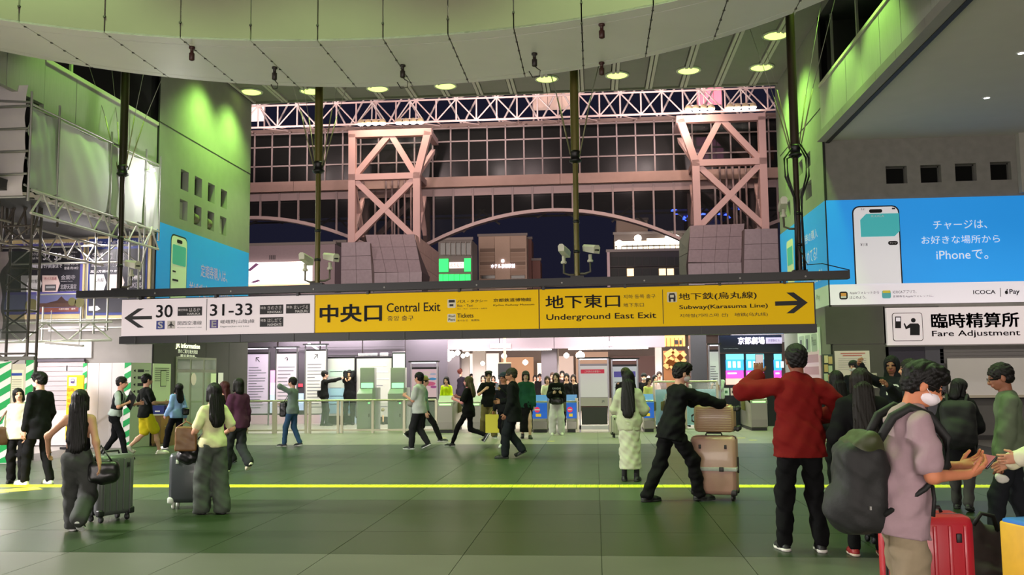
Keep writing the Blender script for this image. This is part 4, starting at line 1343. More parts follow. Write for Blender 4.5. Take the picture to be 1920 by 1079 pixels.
for (x0, x1, y0, y1, c, e, lb) in ((1308, 1352, 150, 190, '#ff9ab0', .9, 'pink glowing roof banner hung behind the truss near the right tower'), (440, 495, 190, 222, '#ffe9e4', 1.0, 'floodlit white roof screen behind the truss at the left wall'), (1000, 1080, 160, 200, '#d8b8a8', .5, 'floodlit pale roof screen behind the truss near the third pole')):
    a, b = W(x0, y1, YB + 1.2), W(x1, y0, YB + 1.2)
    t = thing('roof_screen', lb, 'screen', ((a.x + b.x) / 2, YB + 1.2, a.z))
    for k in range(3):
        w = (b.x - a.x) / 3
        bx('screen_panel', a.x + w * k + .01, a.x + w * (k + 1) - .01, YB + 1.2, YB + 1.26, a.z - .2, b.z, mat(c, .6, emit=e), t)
    for xx in (a.x, b.x):
        bar('post', (xx, YB + 1.3, 14.2), (xx, YB + 1.3, b.z), .05, tub, t)

# ================================================================== the hanging direction sign
sl, sr_ = W(228, 632, 18.98), W(1527, 607, 17.95)
rdir = Vector((sr_.x - sl.x, sr_.y - sl.y, 0)).normalized()
sign = thing('direction_sign', 'long hanging station sign with white and yellow lettered panels on four black poles', 'sign', (0, 18.4, 2.4))
G = Sheet((sl.x, sl.y, 0), rdir, sign)
B0 = (G.hit(240, 631)[1] + G.hit(1515, 607.5)[1]) / 2
B1 = (G.hit(240, 563)[1] + G.hit(1515, 530.5)[1]) / 2
aw0, aw1, ay1, ay2 = G.hit(229, 600)[0], G.hit(590.5, 600)[0], G.hit(1011, 580)[0], G.hit(1526, 570)[0]
ink = mat('#0b0a0c', .6)
s_white = mat('#c2b6b8', .5, spec=.2, emit=.40, ehex='#e9dcdf')
s_yel = mat('#d6ac04', .5, spec=.12, emit=.22, ehex='#e8b600')
blk = mat('#0c0c0c', .45, noise=.2, scale=6)
G.rect('white_panel', aw0, B0, aw1 - .015, B1, s_white, .02, .16)
G.rect('yellow_panel', aw1 + .012, B0, ay1 - .012, B1, s_yel, .02, .16)
G.rect('yellow_panel', ay1 + .012, B0, ay2, B1, s_yel, .02, .16)
G.rect('backing_box', aw0 - .02, B0 - .02, ay2 + .03, B1 + .02, blk, -.02, .22)
G.rect('lower_box', aw0 - .02, B0 - .165, ay2 + .03, B0 - .012, blk, .06, .34)
# top rail longer than the panels
ar0, ar1 = G.hit(148, 555)[0], G.hit(1592, 520)[0]
br = (G.hit(240, 549)[1] + G.hit(1500, 520)[1]) / 2
G.rect('top_rail', ar0, br - .075, ar1, br + .075, blk, .10, .26)
for a in (.4, 2.1, 3.9, 5.4, 7.3, 9.0, 10.6, 12.4, 13.6):
    G.rect('hanger_plate', aw0 + a, B1 - .01, aw0 + a + .05, br - .05, blk, .04, .12)
    G.disc('bolt', aw0 + a + .4, br - .02, .018, mat('#8d8a86', .4), .11, .02, n=8)
for k in range(12):
    a = aw0 + .35 + k * 1.17
    G.rect('joint_plate', a, B0 - .165, a + .015, B0 - .015, mat('#3a3b38', .5), .075, .02)
def T(s, x0, y0, x1, y1, m=ink, bold=0.0, off=.028):
    G.ptext(s, x0, y0, x1, y1, m, off, bold)
def R(name, x0, y0, x1, y1, m, off=.024, r=0.0):
    return G.prect(name, x0, y0, x1, y1, m, off, .004, r=r)
# arrow pointing left
def arrow(xa, ya, xb, yb, yc0, yc1, hw, m, sgn):
    """shaft from xa to xb at height ya/yb, chevron head"""
    tip = G.hit(xa, ya); tail = G.hit(xb, yb)
    top = G.hit(xa - sgn * 26, yc0); bot = G.hit(xa - sgn * 26, yc1)
    h = hw
    G.poly('arrow_shaft', [(tip[0] - sgn * .1, tip[1] - h), (tail[0], tail[1] - h), (tail[0], tail[1] + h), (tip[0] - sgn * .1, tip[1] + h)], m, .026)
    for p in (top, bot):
        G.poly('arrow_head', [(tip[0], tip[1]), (p[0], p[1]), (p[0] - sgn * .135, p[1]), (tip[0] - sgn * .135, tip[1])], m, .0265)
arrow(234, 597, 286, 596, 579, 615, .036, ink, -1)
arrow(1514, 568, 1453, 570, 549, 588, .042, ink, 1)
white_ink = mat('#e6dfe2', .6)
blue_k, purp = mat('#1a2f86', .5), mat('#43307c', .5)
T('30', 294, 572, 325, 596, bold=.02)
R('route_badge', 294, 602, 310, 618, blue_k); T('S', 298, 604, 306.5, 616, white_ink, .05, .034)
R('airport_badge', 314.5, 602, 329.5, 617, mat('#bdb4b2', .5)); 
cx, cy = G.hit(322, 609.5)
G.poly('aircraft_symbol', [(cx - .010, cy + .065), (cx + .010, cy + .065), (cx + .014, cy + .02), (cx + .068, cy - .018), (cx + .068, cy - .032), (cx + .012, cy - .014), (cx + .008, cy - .048), (cx + .026, cy - .062), (cx, cy - .057), (cx - .026, cy - .062), (cx - .008, cy - .048), (cx - .012, cy - .014), (cx - .068, cy - .032), (cx - .068, cy - .018), (cx - .014, cy + .02)], ink, .032)
T('関西空港線', 334, 602, 379.5, 610.5); T('Kansai-airport Line', 334, 613, 379.5, 616.5)
def badge(x0, y0, x1, y1, small, big, roman):
    R('train_badge', x0, y0, x1, y1, ink)
    w = x1 - x0
    if len(small) > 2:
        T(small, x0 + 2, y0 + 4, x0 + w * .43, y0 + 9, white_ink, 0, .034); T(big, x0 + w * .48, y0 + 2.5, x1 - 3, y0 + 10, white_ink, .02, .034)
    else:
        T(small, x0 + 2, y0 + 4, x0 + w * .27, y0 + 9, white_ink, 0, .034); T(big, x0 + w * .34, y0 + 2.5, x1 - 3, y0 + 10, white_ink, .02, .034)
    T(roman, x0 + w * .4 if len(roman) < 8 else x0 + w * .34, y0 + 11.5, x1 - 3, y1 - 1.8, white_ink, 0, .034)
badge(334, 575.3, 380, 593, '関空特急', 'はるか', 'HARUKA')
badge(488, 571.5, 532, 590, '特急', 'きのさき', 'KINOSAKI')
badge(537, 570, 582, 588.5, '特急', 'まいづる', 'MAIZURU')
badge(488, 595, 532, 613.5, '特急', 'はしだて', 'HASHIDATE')
a = G.hit(388.5, 590)[0]
G.rect('divider', a - .006, B0 + .09, a + .006, B1 - .02, mat('#4d4848', .6), .026)
T('31-33', 395, 569.5, 474, 593, bold=.02)
R('route_badge', 394, 600, 410, 616, purp); T('E', 398.5, 602, 406.5, 614, white_ink, .05, .034)
T('嵯峨野(山陰)線', 414.5, 599, 478, 608.5); T('Sagano(San-in) Line', 414, 610.5, 468, 615)
# yellow panels
T('中央口', 601, 570, 716, 605, bold=.035); T('Central Exit', 726, 567, 826, 586, bold=.012); T('중앙 출구', 727, 592, 776, 602.5)
icon_w = mat('#d8cfb4', .5)
R('pictogram', 839.5, 561.5, 855, 578, icon_w, r=.02)
R('bus_symbol', 842, 563, 853, 568, ink, .03); R('taxi_symbol', 843.5, 571, 850.5, 575, ink, .03)
T('バス・タクシー', 858, 562, 914, 568.5, bold=.02); T('Bus・Taxi', 858, 571, 887, 576); T('버스・택시　公共汽车・出租车', 858, 577.5, 914, 581)
T('京都鉄道博物館', 925.5, 559, 996, 567, bold=.02); T('Kyōto Railway Museum', 925.5, 569.5, 1002, 575.5, bold=.01)
R('pictogram', 839.5, 589, 855, 605, icon_w, r=.02)
T('Rail', 842, 591, 853, 595.5, ink, 0, .034); T('Pass', 841.5, 597, 853.5, 602.5, ink, 0, .034)
T('Tickets', 858, 588, 888, 596.5, bold=.015); T('표사는곳　售票处', 858, 599, 900, 603.5)
T('地下東口', 1023.5, 552, 1162, 579.5, bold=.02); T('Underground East Exit', 1025, 586, 1230, 604, bold=.015)
T('지하 동쪽 출구', 1169, 552, 1229, 561); T('地下东口', 1169, 568, 1207, 576.5)
a = G.hit(1243, 575)[0]
G.rect('divider', a - .006, B0 + .05, a + .006, B1 - .06, mat('#3a3222', .6), .026)
R('pictogram', 1251, 548, 1269, 567.5, icon_w, r=.02)
cx, cy = G.hit(1260, 558)
G.poly('train_symbol', [(cx - .062, cy - .085), (cx + .062, cy - .085), (cx + .066, cy + .02), (cx + .045, cy + .078), (cx - .045, cy + .078), (cx - .066, cy + .02)], ink, .031)
G.rect('train_window', cx - .036, cy - .005, cx + .036, cy + .045, icon_w, .034); G.rect('train_door', cx - .024, cy - .085, cx + .024, cy - .035, icon_w, .034)
T('地下鉄(烏丸線)', 1273, 547, 1418, 565, bold=.015); T('Subway(Karasuma Line)', 1274, 569.5, 1439, 582.5, bold=.02)
T('지하철(기라스마 선)　地铁(乌丸线)', 1274.5, 586, 1439, 597)
# poles
def pole(px_top, px_bot, yb, yj, col):
    p = G.hit(px_bot, yb)
    base = G.at(p[0], br, -.03)
    top = W(px_top, 120, base.y)
    top = Vector((base.x, base.y, CEIL))
    zj = W(px_bot, yj, base.y).z
    m = mat(col, .35, .3, noise=.15, scale=5)
    bar('pole', (base.x, base.y, br), (base.x, base.y, zj), .055, m, sign, 14)
    bar('pole', (base.x, base.y, zj), (base.x, base.y, CEIL), .085, m, sign, 16)
    lathe('collar', [(.06, -.12), (.12, -.08), (.13, -.05), (.09, -.02), (.10, .06), (.12, .10), (.09, .14)], blk, sign, (base.x, base.y, zj), 14)
    for (dx, dy) in ((-.6, -.35), (.6, -.35), (-.55, .5), (.55, .5)):
        a = Vector((base.x + dx * .15, base.y + dy * .15, zj + .05))
        m1 = Vector((base.x + dx * .6, base.y + dy * .6, zj + 1.3))
        b = Vector((base.x + dx * 1.9, base.y + dy * 1.9, CEIL))
        tube('turnbuckle', [a, a.lerp(m1, .9)], .013, mat('#8d8768', .4, .4), sign, 6)
        tube('stay_wire', [a.lerp(m1, .9), b], .007, mat('#9a988c', .4, .5), sign, 4)
    box('foot_plate', (base.x, base.y, br + .09), (.26, .2, .05), blk, sign)
    for z in (1.2, 2.4):
        lathe('clamp', [(.058, -.03), (.066, -.03), (.066, .03), (.058, .03)], blk, sign, (base.x, base.y, br + z * .5), 12)
    return base
PB = [pole(231, 222, 545, 322, '#2a2117'), pole(597, 594, 530, 316, '#5d5527'), pole(1079, 1082, 520, 296, '#6a6232'), pole(1484, 1500, 512, 285, '#33271c')]
# cable down the fourth pole
for k, (dx, top) in enumerate(((.13, 2.5), (-.13, 2.3), (.17, 2.55), (-.17, 2.45))):
    b = PB[3]
    tube('cable', [(b.x + dx * .5, b.y - .09, br + .1), (b.x + dx * .4, b.y - .1, br + 1.0), (b.x + dx * .45, b.y - .1, br + 1.5), (b.x + dx * 1.3, b.y - .1, br + 1.9), (b.x + dx * 1.35, b.y - .1, br + 2.25), (b.x + dx * .5, b.y - .08, br + top)], .018, blk, sign, 6)
tube('cable', [(PB[3].x - .02, PB[3].y - .1, br + .55), (PB[3].x + .12, PB[3].y - .12, br + .2), (PB[3].x + .4, PB[3].y - .1, br + .22), (PB[3].x + .9, PB[3].y - .08, br + .09)], .010, blk, sign, 5)
# surveillance cameras on the poles
def camera_on(base, side, z, yawd, label, group='surveillance cameras on the sign poles', tall=True):
    t = thing('surveillance_camera', label, 'camera', (base.x + side * .22, base.y, z), group=group)
    cm = mat('#c9c7b4', .45, noise=.06)
    x = base.x + side * .26
    tube('bracket', [(base.x, base.y, z - .26), (base.x + side * .16, base.y, z - .26), (x, base.y, z - .22), (x, base.y, z - .02)], .022, mat('#5a5648', .5), t, 7)
    lathe('neck', [(.055, -.03), (.06, 0), (.035, .03), (.035, .12)], cm, t, (x, base.y, z), 12)
    R3 = Matrix.Rotation(math.radians(yawd), 3, 'Z')
    def p(a, b, c): return Vector((x, base.y, z + .2)) + R3 @ Vector((a, b, c))
    V = [p(*v) for v in ((-.07, -.22, -.09), (.07, -.22, -.09), (.075, -.24, .03), (.04, -.25, .075), (-.04, -.25, .075), (-.075, -.24, .03), (-.06, .16, .0), (.06, .16, .0), (.065, .17, .10), (.03, .17, .14), (-.03, .17, .14), (-.065, .17, .10))]
    FA = [(0, 1, 2, 3, 4, 5), (11, 10, 9, 8, 7, 6)] + [(i, i + 6, (i + 1) % 6 + 6, (i + 1) % 6) for i in range(6)]
    mesh('housing', V, FA, cm, t)
    c = p(0, -.235, -.03)
    lathe('lens', [(.045, -.01), (.045, .015), (.02, .02)], mat('#15161a', .15), t, tuple(c - Vector((0, .012, 0))), 12)
camera_on(PB[0], 1, 3.78, 60, 'cream surveillance camera beside the first sign pole')
camera_on(PB[1], -1, 3.78, 170, 'slim surveillance camera to the left of the second sign pole')
camera_on(PB[1], 1, 3.80, 50, 'tilted surveillance camera to the right of the second sign pole')
camera_on(PB[2], -1, 3.78, 165, 'slim surveillance camera to the left of the third sign pole')
camera_on(PB[2], 1, 3.80, 35, 'tilted surveillance camera to the right of the third sign pole')
camera_on(PB[3], -1, 4.55, 175, 'glass-domed surveillance camera to the left of the fourth sign pole')

# ================================================================== left side: scaffold, posters, works hoarding
galv = mat('#a9a9a2', .4, .6, noise=.1, scale=9)
galv_d = mat('#5c5650', .5, .5, noise=.15, scale=9)
cloth = mat('#dfe1da', .8, noise=.06, scale=3)
XS, YS0, YS1, ZS0, ZS1 = -10.25, 15.85, 20.95, 5.10, 6.58
scaf = thing('scaffold', 'scaffold gantry wrapped in pale sheeting with white lattice girders beneath', 'scaffold', (XS, 18, 0))
# billowing sheet, one cloth per bay
rs = np.random.RandomState(3)
def sheet_cloth(y0, y1, seed, sag, mm):
    nu, nv = 26, 22
    V, FA = [], []
    for j in range(nv + 1):
        for i in range(nu + 1):
            u, v = i / nu, j / nv
            y = y0 + (y1 - y0) * u
            z = ZS1 - (ZS1 - ZS0) * v - .10 * math.sin(PI * u) * (v ** 3) * sag - .05 * math.sin(PI * u)
            d = .04 * math.sin(5 * u + seed + 3 * v) * v + .09 * sag * math.sin(PI * u) * math.sin(PI * v) + (.035 * math.sin(15 * v + 6 * u * u + seed) * (1 - u) ** 2 if sag < 1 else 0) + .010 * math.sin(19 * (u - v * .5) + seed) * math.sin(PI * u)
            V.append((XS + .02 + d, y, z))
    for j in range(nv):
        for i in range(nu):
            a = j * (nu + 1) + i
            FA.append((a, a + 1, a + nu + 2, a + nu + 1))
    return mesh('sheet', V, FA, mm, scaf, True)
yb = [YS0, 16.75, 18.7, 20.25, YS1]
for k in range(4):
    sheet_cloth(yb[k], yb[k + 1], k * 1.7, .5 if k == 0 else 1.0, mat('#b9c2b6', .8, noise=.08, scale=3) if k == 0 else cloth)
for y in yb:
    bar('standard', (XS + .05, y, ZS0 - .3), (XS + .05, y, ZS1 + .25), .024, galv, scaf)
    bar('standard', (XS - 1.1, y, ZS0 - .3), (XS - 1.1, y, ZS1 + .2), .024, galv_d, scaf)
for z in (ZS0, ZS0 + .5, ZS0 + 1.0, ZS1):
    bar('ledger', (XS - .03, YS0, z), (XS - .03, YS1, z), .022, galv, scaf)
bar('ledger', (XS + .05, YS0, ZS1 + .02), (XS + .05, YS1, ZS1 + .02), .024, galv, scaf)
# front face: sheeted panels between rails
for k in range(5):
    z0 = ZS0 + .02 + k * .42 - .25
    nu = 12
    V, FA = [], []
    for j in range(9):
        for i in range(nu + 1):
            u, v = i / nu, j / 8
            V.append((XS - .06 - 5.0 * u, YS0 + .03 - .03 * math.sin(PI * v) - .02 * math.sin(9 * u + k * 2 + 3 * v), z0 + .425 * v))
    for j in range(8):
        for i in range(nu):
            a = j * (nu + 1) + i
            FA.append((a, a + 1, a + nu + 2, a + nu + 1))
    mesh('sheet', V, FA, mat('#c6c0be', .8, noise=.08, scale=3), scaf, True)
    bar('ledger', (XS + .05, YS0 - .06, z0), (XS - 5.2, YS0 - .06, z0), .022, galv, scaf)
for x in (XS - 1.6, XS - 3.2):
    bar('standard', (x, YS0 - .06, 4.2), (x, YS0 - .06, ZS1 + .4), .024, galv, scaf)
bar('ledger', (XS + .05, YS0, ZS1 + .05), (XS - 5, YS0, ZS1 + .45), .024, galv, scaf)
# corrugated deck under the gantry
V, FA = [], []
n = 60
for i in range(n + 1):
    y = YS0 + .2 + (YS1 - YS0 - .1) * i / n
    z = ZS0 - .10 + .022 * math.sin(i * PI / 1.5)
    V += [(XS - .05, y, z), (XS - 3.6, y, z + .15)]
for i in range(n):
    FA.append((2 * i, 2 * i + 1, 2 * i + 3, 2 * i + 2))
mesh('corrugated_deck', V, FA, mat('#b9b0aa', .6, noise=.06), scaf, True)
# lattice girders
def girder(name_parent, a, b, h, n, r, m):
    a, b = Vector(a), Vector(b)
    up = Vector((0, 0, h))
    bar('chord', a, b, r, m, name_parent); bar('chord', a + up, b + up, r, m, name_parent)
    for i in range(n):
        p, q_ = a.lerp(b, i / n), a.lerp(b, (i + 1) / n)
        if i % 2 == 0: bar('lacing', p, q_ + up, r * .75, m, name_parent, 6)
        else: bar('lacing', p + up, q_, r * .75, m, name_parent, 6)
girder(scaf, (XS + .05, YS0 + .1, 4.6), (XS + .05, YS1, 4.6), .42, 14, .028, mat('#c8c6bd', .45, .3))
girder(scaf, (XS - 1.3, YS0 + .6, 4.25), (XS - 1.3, YS1, 4.25), .45, 12, .026, mat('#b5aea6', .45, .3))
girder(scaf, (XS - .3, 19.6, 2.42), (XS - 5.2, 17.6, 2.30), .40, 12, .026, mat('#c3c9b8', .45, .3))
girder(scaf, (XS - .4, 20.8, 4.3), (XS - 5.0, 20.8, 4.3), .4, 9, .024, galv)
# uprights in front of the posters
for (px, y0, y1, Y) in ((181, 440, 626, 20.6), (206, 440, 620, 20.6), (226, 460, 560, 20.8), (244, 430, 560, 20.7), (262, 430, 560, 20.8), (271, 425, 560, 20.7), (152, 600, 640, 20.6), (80, 600, 640, 20.6)):
    a, b = W(px, y0, Y), W(px, y1, Y)
    bar('standard', (a.x, Y, b.z), (a.x, Y, a.z + .3), .024, galv, scaf)
for z in (3.55, 2.95, 2.75):
    bar('ledger', (XS - .2, 20.6, z), (XS - 2.6, 20.6, z), .018, galv, scaf)
tube('cable', [W(285, 425, 20.5), W(277, 455, 20.5), W(270, 480, 20.5), W(262, 510, 20.5)], .016, mat('#c5c5b5', .5), scaf, 6)
# netted scaffold tower at the left edge
net = mat('#2d352e', .9, noise=.3, scale=5, alpha=.72)
nett = thing('scaffold_tower', 'narrow scaffold tower wrapped in dark green netting at the left edge', 'scaffold', (-11.4, 17.4, 0))
YT = 17.3
cols = [W(0, 500, YT), W(57, 500, YT)]
for y in (YT, YT + .3):
    for c in cols:
        bar('standard', (c.x, y, 0.0), (c.x, y, 5.0), .028, galv_d, nett)
for k in range(11):
    z = .4 + k * .42
    bar('ledger', (cols[0].x, YT, z), (cols[1].x, YT, z), .02, galv_d, nett)
    bar('ledger', (cols[1].x, YT, z), (cols[1].x, YT + .3, z), .02, galv_d, nett)
    bar('brace', (cols[0].x, YT + .02, z), (cols[1].x, YT + .02, z + (.42 if k % 2 else -.4)), .018, galv_d, nett)
def net_piece(x0, x1, zb, zt, Y, seed, m):
    V, FA = [], []
    nu, nv = 18, 26
    for j in range(nv + 1):
        for i in range(nu + 1):
            u, v = i / nu, j / nv
            pinch = 1 - .18 * math.sin(PI * v) ** 2
            xm = (x0 + x1) / 2
            V.append((xm + (x0 - xm + (x1 - x0) * u) * pinch, Y - .05 - .10 * math.sin(PI * u) + .04 * math.sin(9 * u + seed + 5 * v) + .03 * math.sin(17 * v - 6 * u), zb + (zt - zb) * v))
    for j in range(nv):
        for i in range(nu):
            a = j * (nu + 1) + i
            FA.append((a, a + 1, a + nu + 2, a + nu + 1))
    return mesh('netting', V, FA, m, nett, True)
net_piece(cols[0].x + .12, cols[1].x + .12, 2.35, 4.05, YT - .15, 1.0, net)
net_piece(cols[0].x - .5, cols[0].x + .35, 2.55, 4.05, YT - .2, 2.0, mat('#8a7f84', .9, noise=.25, scale=5, alpha=.7))
for k, (a, b) in enumerate((((8, 425), (40, 370)), ((22, 440), (28, 365)), ((30, 430), (60, 368)), ((50, 440), (44, 362)), ((62, 440), (82, 362)), ((58, 440), (70, 365)), ((12, 440), (14, 360)))):
    bar('raking_tube', W(a[0], a[1], YT), W(b[0], b[1], YT + .3), .024, galv_d, nett)
lamp_b = thing('work_lamp', 'small dazzling work lamp on the sheeted scaffold behind the first pole', 'lamp', tuple(W(236, 322, 20.3)))
p = W(237, 322, 20.3)
p = Vector((XS + .12, p.y, p.z))
lathe('reflector', [(.03, .05), (.10, .0), (.11, -.02)], mat('#dddddd', .4), lamp_b, tuple(p), 12)
lathe('bulb', [(.02, -.04), (.07, 0), (.05, .05)], mat('#ffffff', .4, emit=30), lamp_b, tuple(p + Vector((.05, 0, 0))), 10)

# ---- tourist posters on the wall behind
SP = Sheet((XL - 6, YL - .06, 0), (1, 0, 0))
navy, cream_b, wht = mat('#2b2a33', .5, noise=.1), mat('#cdb98a', .5), mat('#e4dfe2', .55, emit=.12)
purp2 = mat('#5a55a0', .5)
def poster(label, x0, y0, x1, y1):
    t = thing('poster', label, 'poster', tuple(W((x0 + x1) / 2, y1, YL - .06)))
    S = Sheet((XL - 6, YL - .06, 0), (1, 0, 0), t)
    S.prect('mount', x0, y0, x1, y1, cream_b, 0, .04)
    return t, S
t, S = poster('dark travel poster with track numbers 32 and 33 and a temple photograph', -70, 448, 160, 601)
S.prect('edge_band', -60, 455, 157, 592, purp2, .008)
S.prect('field', -55, 462, 152, 550, navy, .014)
S.prect('photo_print', -55, 551, 152, 587, mat('#6b6f9a', .5), .014)
a, b = S.hit(52, 587); 
S.prect('roof_print', 75, 568, 148, 577, mat('#5b4038', .6, noise=.2, scale=6), .018)
S.poly('roof_print', [S.hit(88, 569), S.hit(108, 564), S.hit(116, 556), S.hit(124, 564), S.hit(146, 569)], mat('#4a3430', .6), .02)
S.prect('facade_print', 75, 577, 148, 586, mat('#8a5048', .6, noise=.2, scale=9), .018)
for (x, y, r) in ((60, 574, .17), (136, 566, .1), (150, 568, .12)):
    S.disc('tree_print', *S.hit(x, y), r, mat('#6d6a44', .6), .021)
S.ptext('北野天満宮・妙心寺・金閣寺・円町へは', 50, 453, 153, 459, wht, .016)
S.ptext('To Myoshin-ji Temple, Kitano Tenmangu Shrine', 60, 463, 147, 467, wht, .018)
S.ptext('のりば', 60, 474, 73, 480, wht, .018); S.ptext('Track No.', 58, 482, 74, 487, wht, .018)
for x, s in ((81, '32'), (102, '33')):
    S.prect('number_box', x - 1.5, 473, x + 17.5, 491, mat('#1a1a20', .5), .018)
    S.ptext(s, x + 1, 475, x + 14, 488, wht, .024, .03)
S.ptext('一部の列車は', 125, 472, 146, 475, wht, .018); S.ptext('31から', 129, 478, 142, 482, wht, .018); S.ptext('発車します', 126, 484, 145, 488, wht, .018)
S.ptext('嵯峨野線で円町駅まで', 57, 495, 117, 504, wht, .018, .03); S.ptext('快速 約7分', 121, 492, 148, 498, wht, .018, .02); S.ptext('普通 約10分', 121, 500, 148, 506, wht, .018)
for x0, x1, col, s1 in ((40, 79, '#d9d6d8', '円町駅'), (80, 113, '#e0c6c4', '市バス直通')):
    S.poly('arrow_box', [S.hit(x0, 517), S.hit(x1 - 5, 517), S.hit(x1, 532), S.hit(x1 - 5, 548), S.hit(x0, 548)], mat(col, .5, emit=.08), .018)
    S.ptext(s1, x0 + 4 + (8 if x0 == 40 else 0), 520 if x0 > 50 else 525, x1 - 6, 526 if x0 > 50 else 532, ink if x0 < 50 else mat('#a03040', .5), .024)
S.prect('bus_print', 85, 534, 106, 546, mat('#55545a', .5), .022); S.prect('bus_print', 87, 537, 104, 541, mat('#b7b7bd', .5), .025)
S.ptext('Enmachi Station', 52, 538, 70, 544, mat('#44434a', .5), .024)
S.ptext('金閣寺', 115, 516, 142, 525, wht, .018, .02); S.ptext('北野天満宮', 114, 533, 144, 543, wht, .018, .02)
S.ptext('Kinkaku-ji Temple', 115, 527, 137, 529.5, wht, .018); S.ptext('Kitano Tenmangu Shrine', 114, 545, 144, 547, wht, .018)
S.ptext('北野天満宮　楼門', 111, 578, 142, 582, wht, .024)
t, S = poster('dark travel poster with track numbers 2 and 3 half hidden by the first pole', 160.5, 441, 284, 601)
S.prect('edge_band', 163, 446, 278, 592, mat('#26367e', .5), .008)
S.prect('field', 166, 466, 274, 587, navy, .014)
S.ptext('東福寺・永観堂へお越しの方', 169, 450, 276, 459, wht, .016, .01); S.ptext('To Tofuku-ji Temple, Eikan-do Temple', 168, 461, 250, 465, wht, .018)
S.ptext('のりば', 174, 474, 194, 480, wht, .018); S.ptext('Track No.', 174, 483, 195, 488, wht, .018)
for x, s in ((206, '2'), (226, '3')):
    S.prect('number_box', x - 2, 472, x + 12, 491, mat('#1a1a20', .5), .018); S.ptext(s, x + 1, 475, x + 8, 488, wht, .024, .03)
S.ptext('奈良線で東福寺駅まで', 172, 494, 235, 501, wht, .018, .02); S.ptext('嵐山方面のりかえ', 170, 506, 228, 512, wht, .018)
for x0, x1, col in ((169, 200, '#d9d6d8'), (203, 234, '#e0c6c4')):
    S.poly('arrow_box', [S.hit(x0, 515), S.hit(x1 - 5, 515), S.hit(x1, 530), S.hit(x1 - 5, 545), S.hit(x0, 545)], mat(col, .5, emit=.08), .018)
S.ptext('山科駅', 178, 522, 196, 530, ink, .024)
S.ptext('南禅寺', 243, 516, 266, 526, wht, .018); S.ptext('OKENS', 244, 530, 266, 540, wht, .018, .02)
S.poly('arrow_box', [S.hit(167, 575), S.hit(183, 574), S.hit(189, 580), S.hit(183, 583), S.hit(167, 583)], mat('#d9d6d8', .5), .018)
# ---- blue poster wrapped on the left wall
bluep = mat('#2a9ade', .5, noise=.06, scale=.8, emit=.32, ehex='#1c8ad8')
t = thing('poster', 'blue smartphone poster high on the green-lit left wall', 'poster', (XL, 24, 3.5))
S = Sheet((XL + .03, YL, 0), (0, 1, 0), t)
a0 = .04; a1 = YF - YL - .1
zt = 5.36; zb = 3.95
S.rect('backing', a0, 3.35, a1, zt, bluep, 0, .025)
S.rect('white_band', a0, 2.75, a1, 3.35, mat('#c9d2bc', .5, emit=.2), .002, .027)
ph = [S.hit(319, 540)[0], S.hit(348, 540)[0]]
S.rect('phone_outline', ph[0] - .03, 3.36, ph[1] + .03, 5.18, mat('#23382c', .5), .006, r=.16)
S.rect('phone_screen', ph[0], 3.36, ph[1], 5.14, mat('#cfe0b4', .5, emit=.22), .012, r=.14)
pm = (ph[0] + ph[1]) / 2
S.rect('camera_notch', pm - .15, 4.98, pm + .15, 5.07, ink, .018, r=.04)
S.rect('card_print', ph[0] + .06, 4.42, ph[1] - .06, 4.92, mat('#55bcb0', .5, emit=.12), .018, r=.05)
S.rect('text_line', ph[0] + .08, 4.22, ph[0] + .25, 4.26, ink, .018); S.rect('text_line', ph[0] + .08, 4.0, ph[0] + .4, 4.05, ink, .018)
S.text('定期券購入は、', 2.55, 4.28, 4.35, 4.62, wht, .008, .01)
S.text('並ばずどこでもiPhoneで。', 1.85, 3.72, 5.0, 4.08, wht, .008, .01)

# ---- white band, fluorescent tube, shutter, hoarding
YW = YL - .05
shopm = thing('closed_kiosk', 'closed kiosk front with a grey roller shutter under a white fascia', 'shutter', (-13.5, YL, 0))
SS = Sheet((XL - 8, YW, 0), (1, 0, 0), shopm)
SS.prect('fascia', -60, 640, 172, 674, mat('#d8d2d2', .6, noise=.04), 0, .06)
SS.prect('upper_panel', 90, 611, 196, 622, mat('#c9c3c8', .6), 0, .06)
a0, b0 = SS.hit(66, 832); a1, b1 = SS.hit(160, 678)
for k in range(17):
    z = b1 - .115 * (k + 1)
    if k < 10:
        SS.poly('slat', [(a0, z), (a1, z), (a1, z + .108), (a0, z + .108)], mat('#b9adb0', .45, .2, noise=.05), .02 + (.012 if k % 2 else 0), .03)
SS.rect('lower_board', a0, .02, a1, b1 - 1.15, mat('#cbc3c4', .6, noise=.04), .03, .03)
SS.rect('jamb', a0 - .14, 0, a0, b1, mat('#2d2a2e', .6), .05, .06)
SS.rect('shutter_box', a0 - .1, b1, a1, b1 + .06, mat('#57505a', .6), .06, .08)
tubel = thing('fluorescent_lamp', 'bright fluorescent tube lamp under the white scaffold girder', 'lamp', tuple(W(118, 652, 19.0)))
a, b = W(86, 648, 19.0), W(156, 654, 19.0)
sbar('housing', a + Vector((0, 0, .05)), b + Vector((0, 0, .05)), .08, .05, mat('#e0dcd8', .5), tubel, up=(0, 0, 1))
bar('tube', a, b, .032, mat('#fff8ee', .4, emit=14), tubel, 10)
bar('hanger_rod', a + Vector((.1, 0, .05)), a + Vector((.1, 0, .75)), .008, galv, tubel, 6)
bar('hanger_rod', b + Vector((-.1, 0, .05)), b + Vector((-.1, 0, .75)), .008, galv, tubel, 6)
grn, hw = mat('#17a152', .5), mat('#e4e2dc', .55)
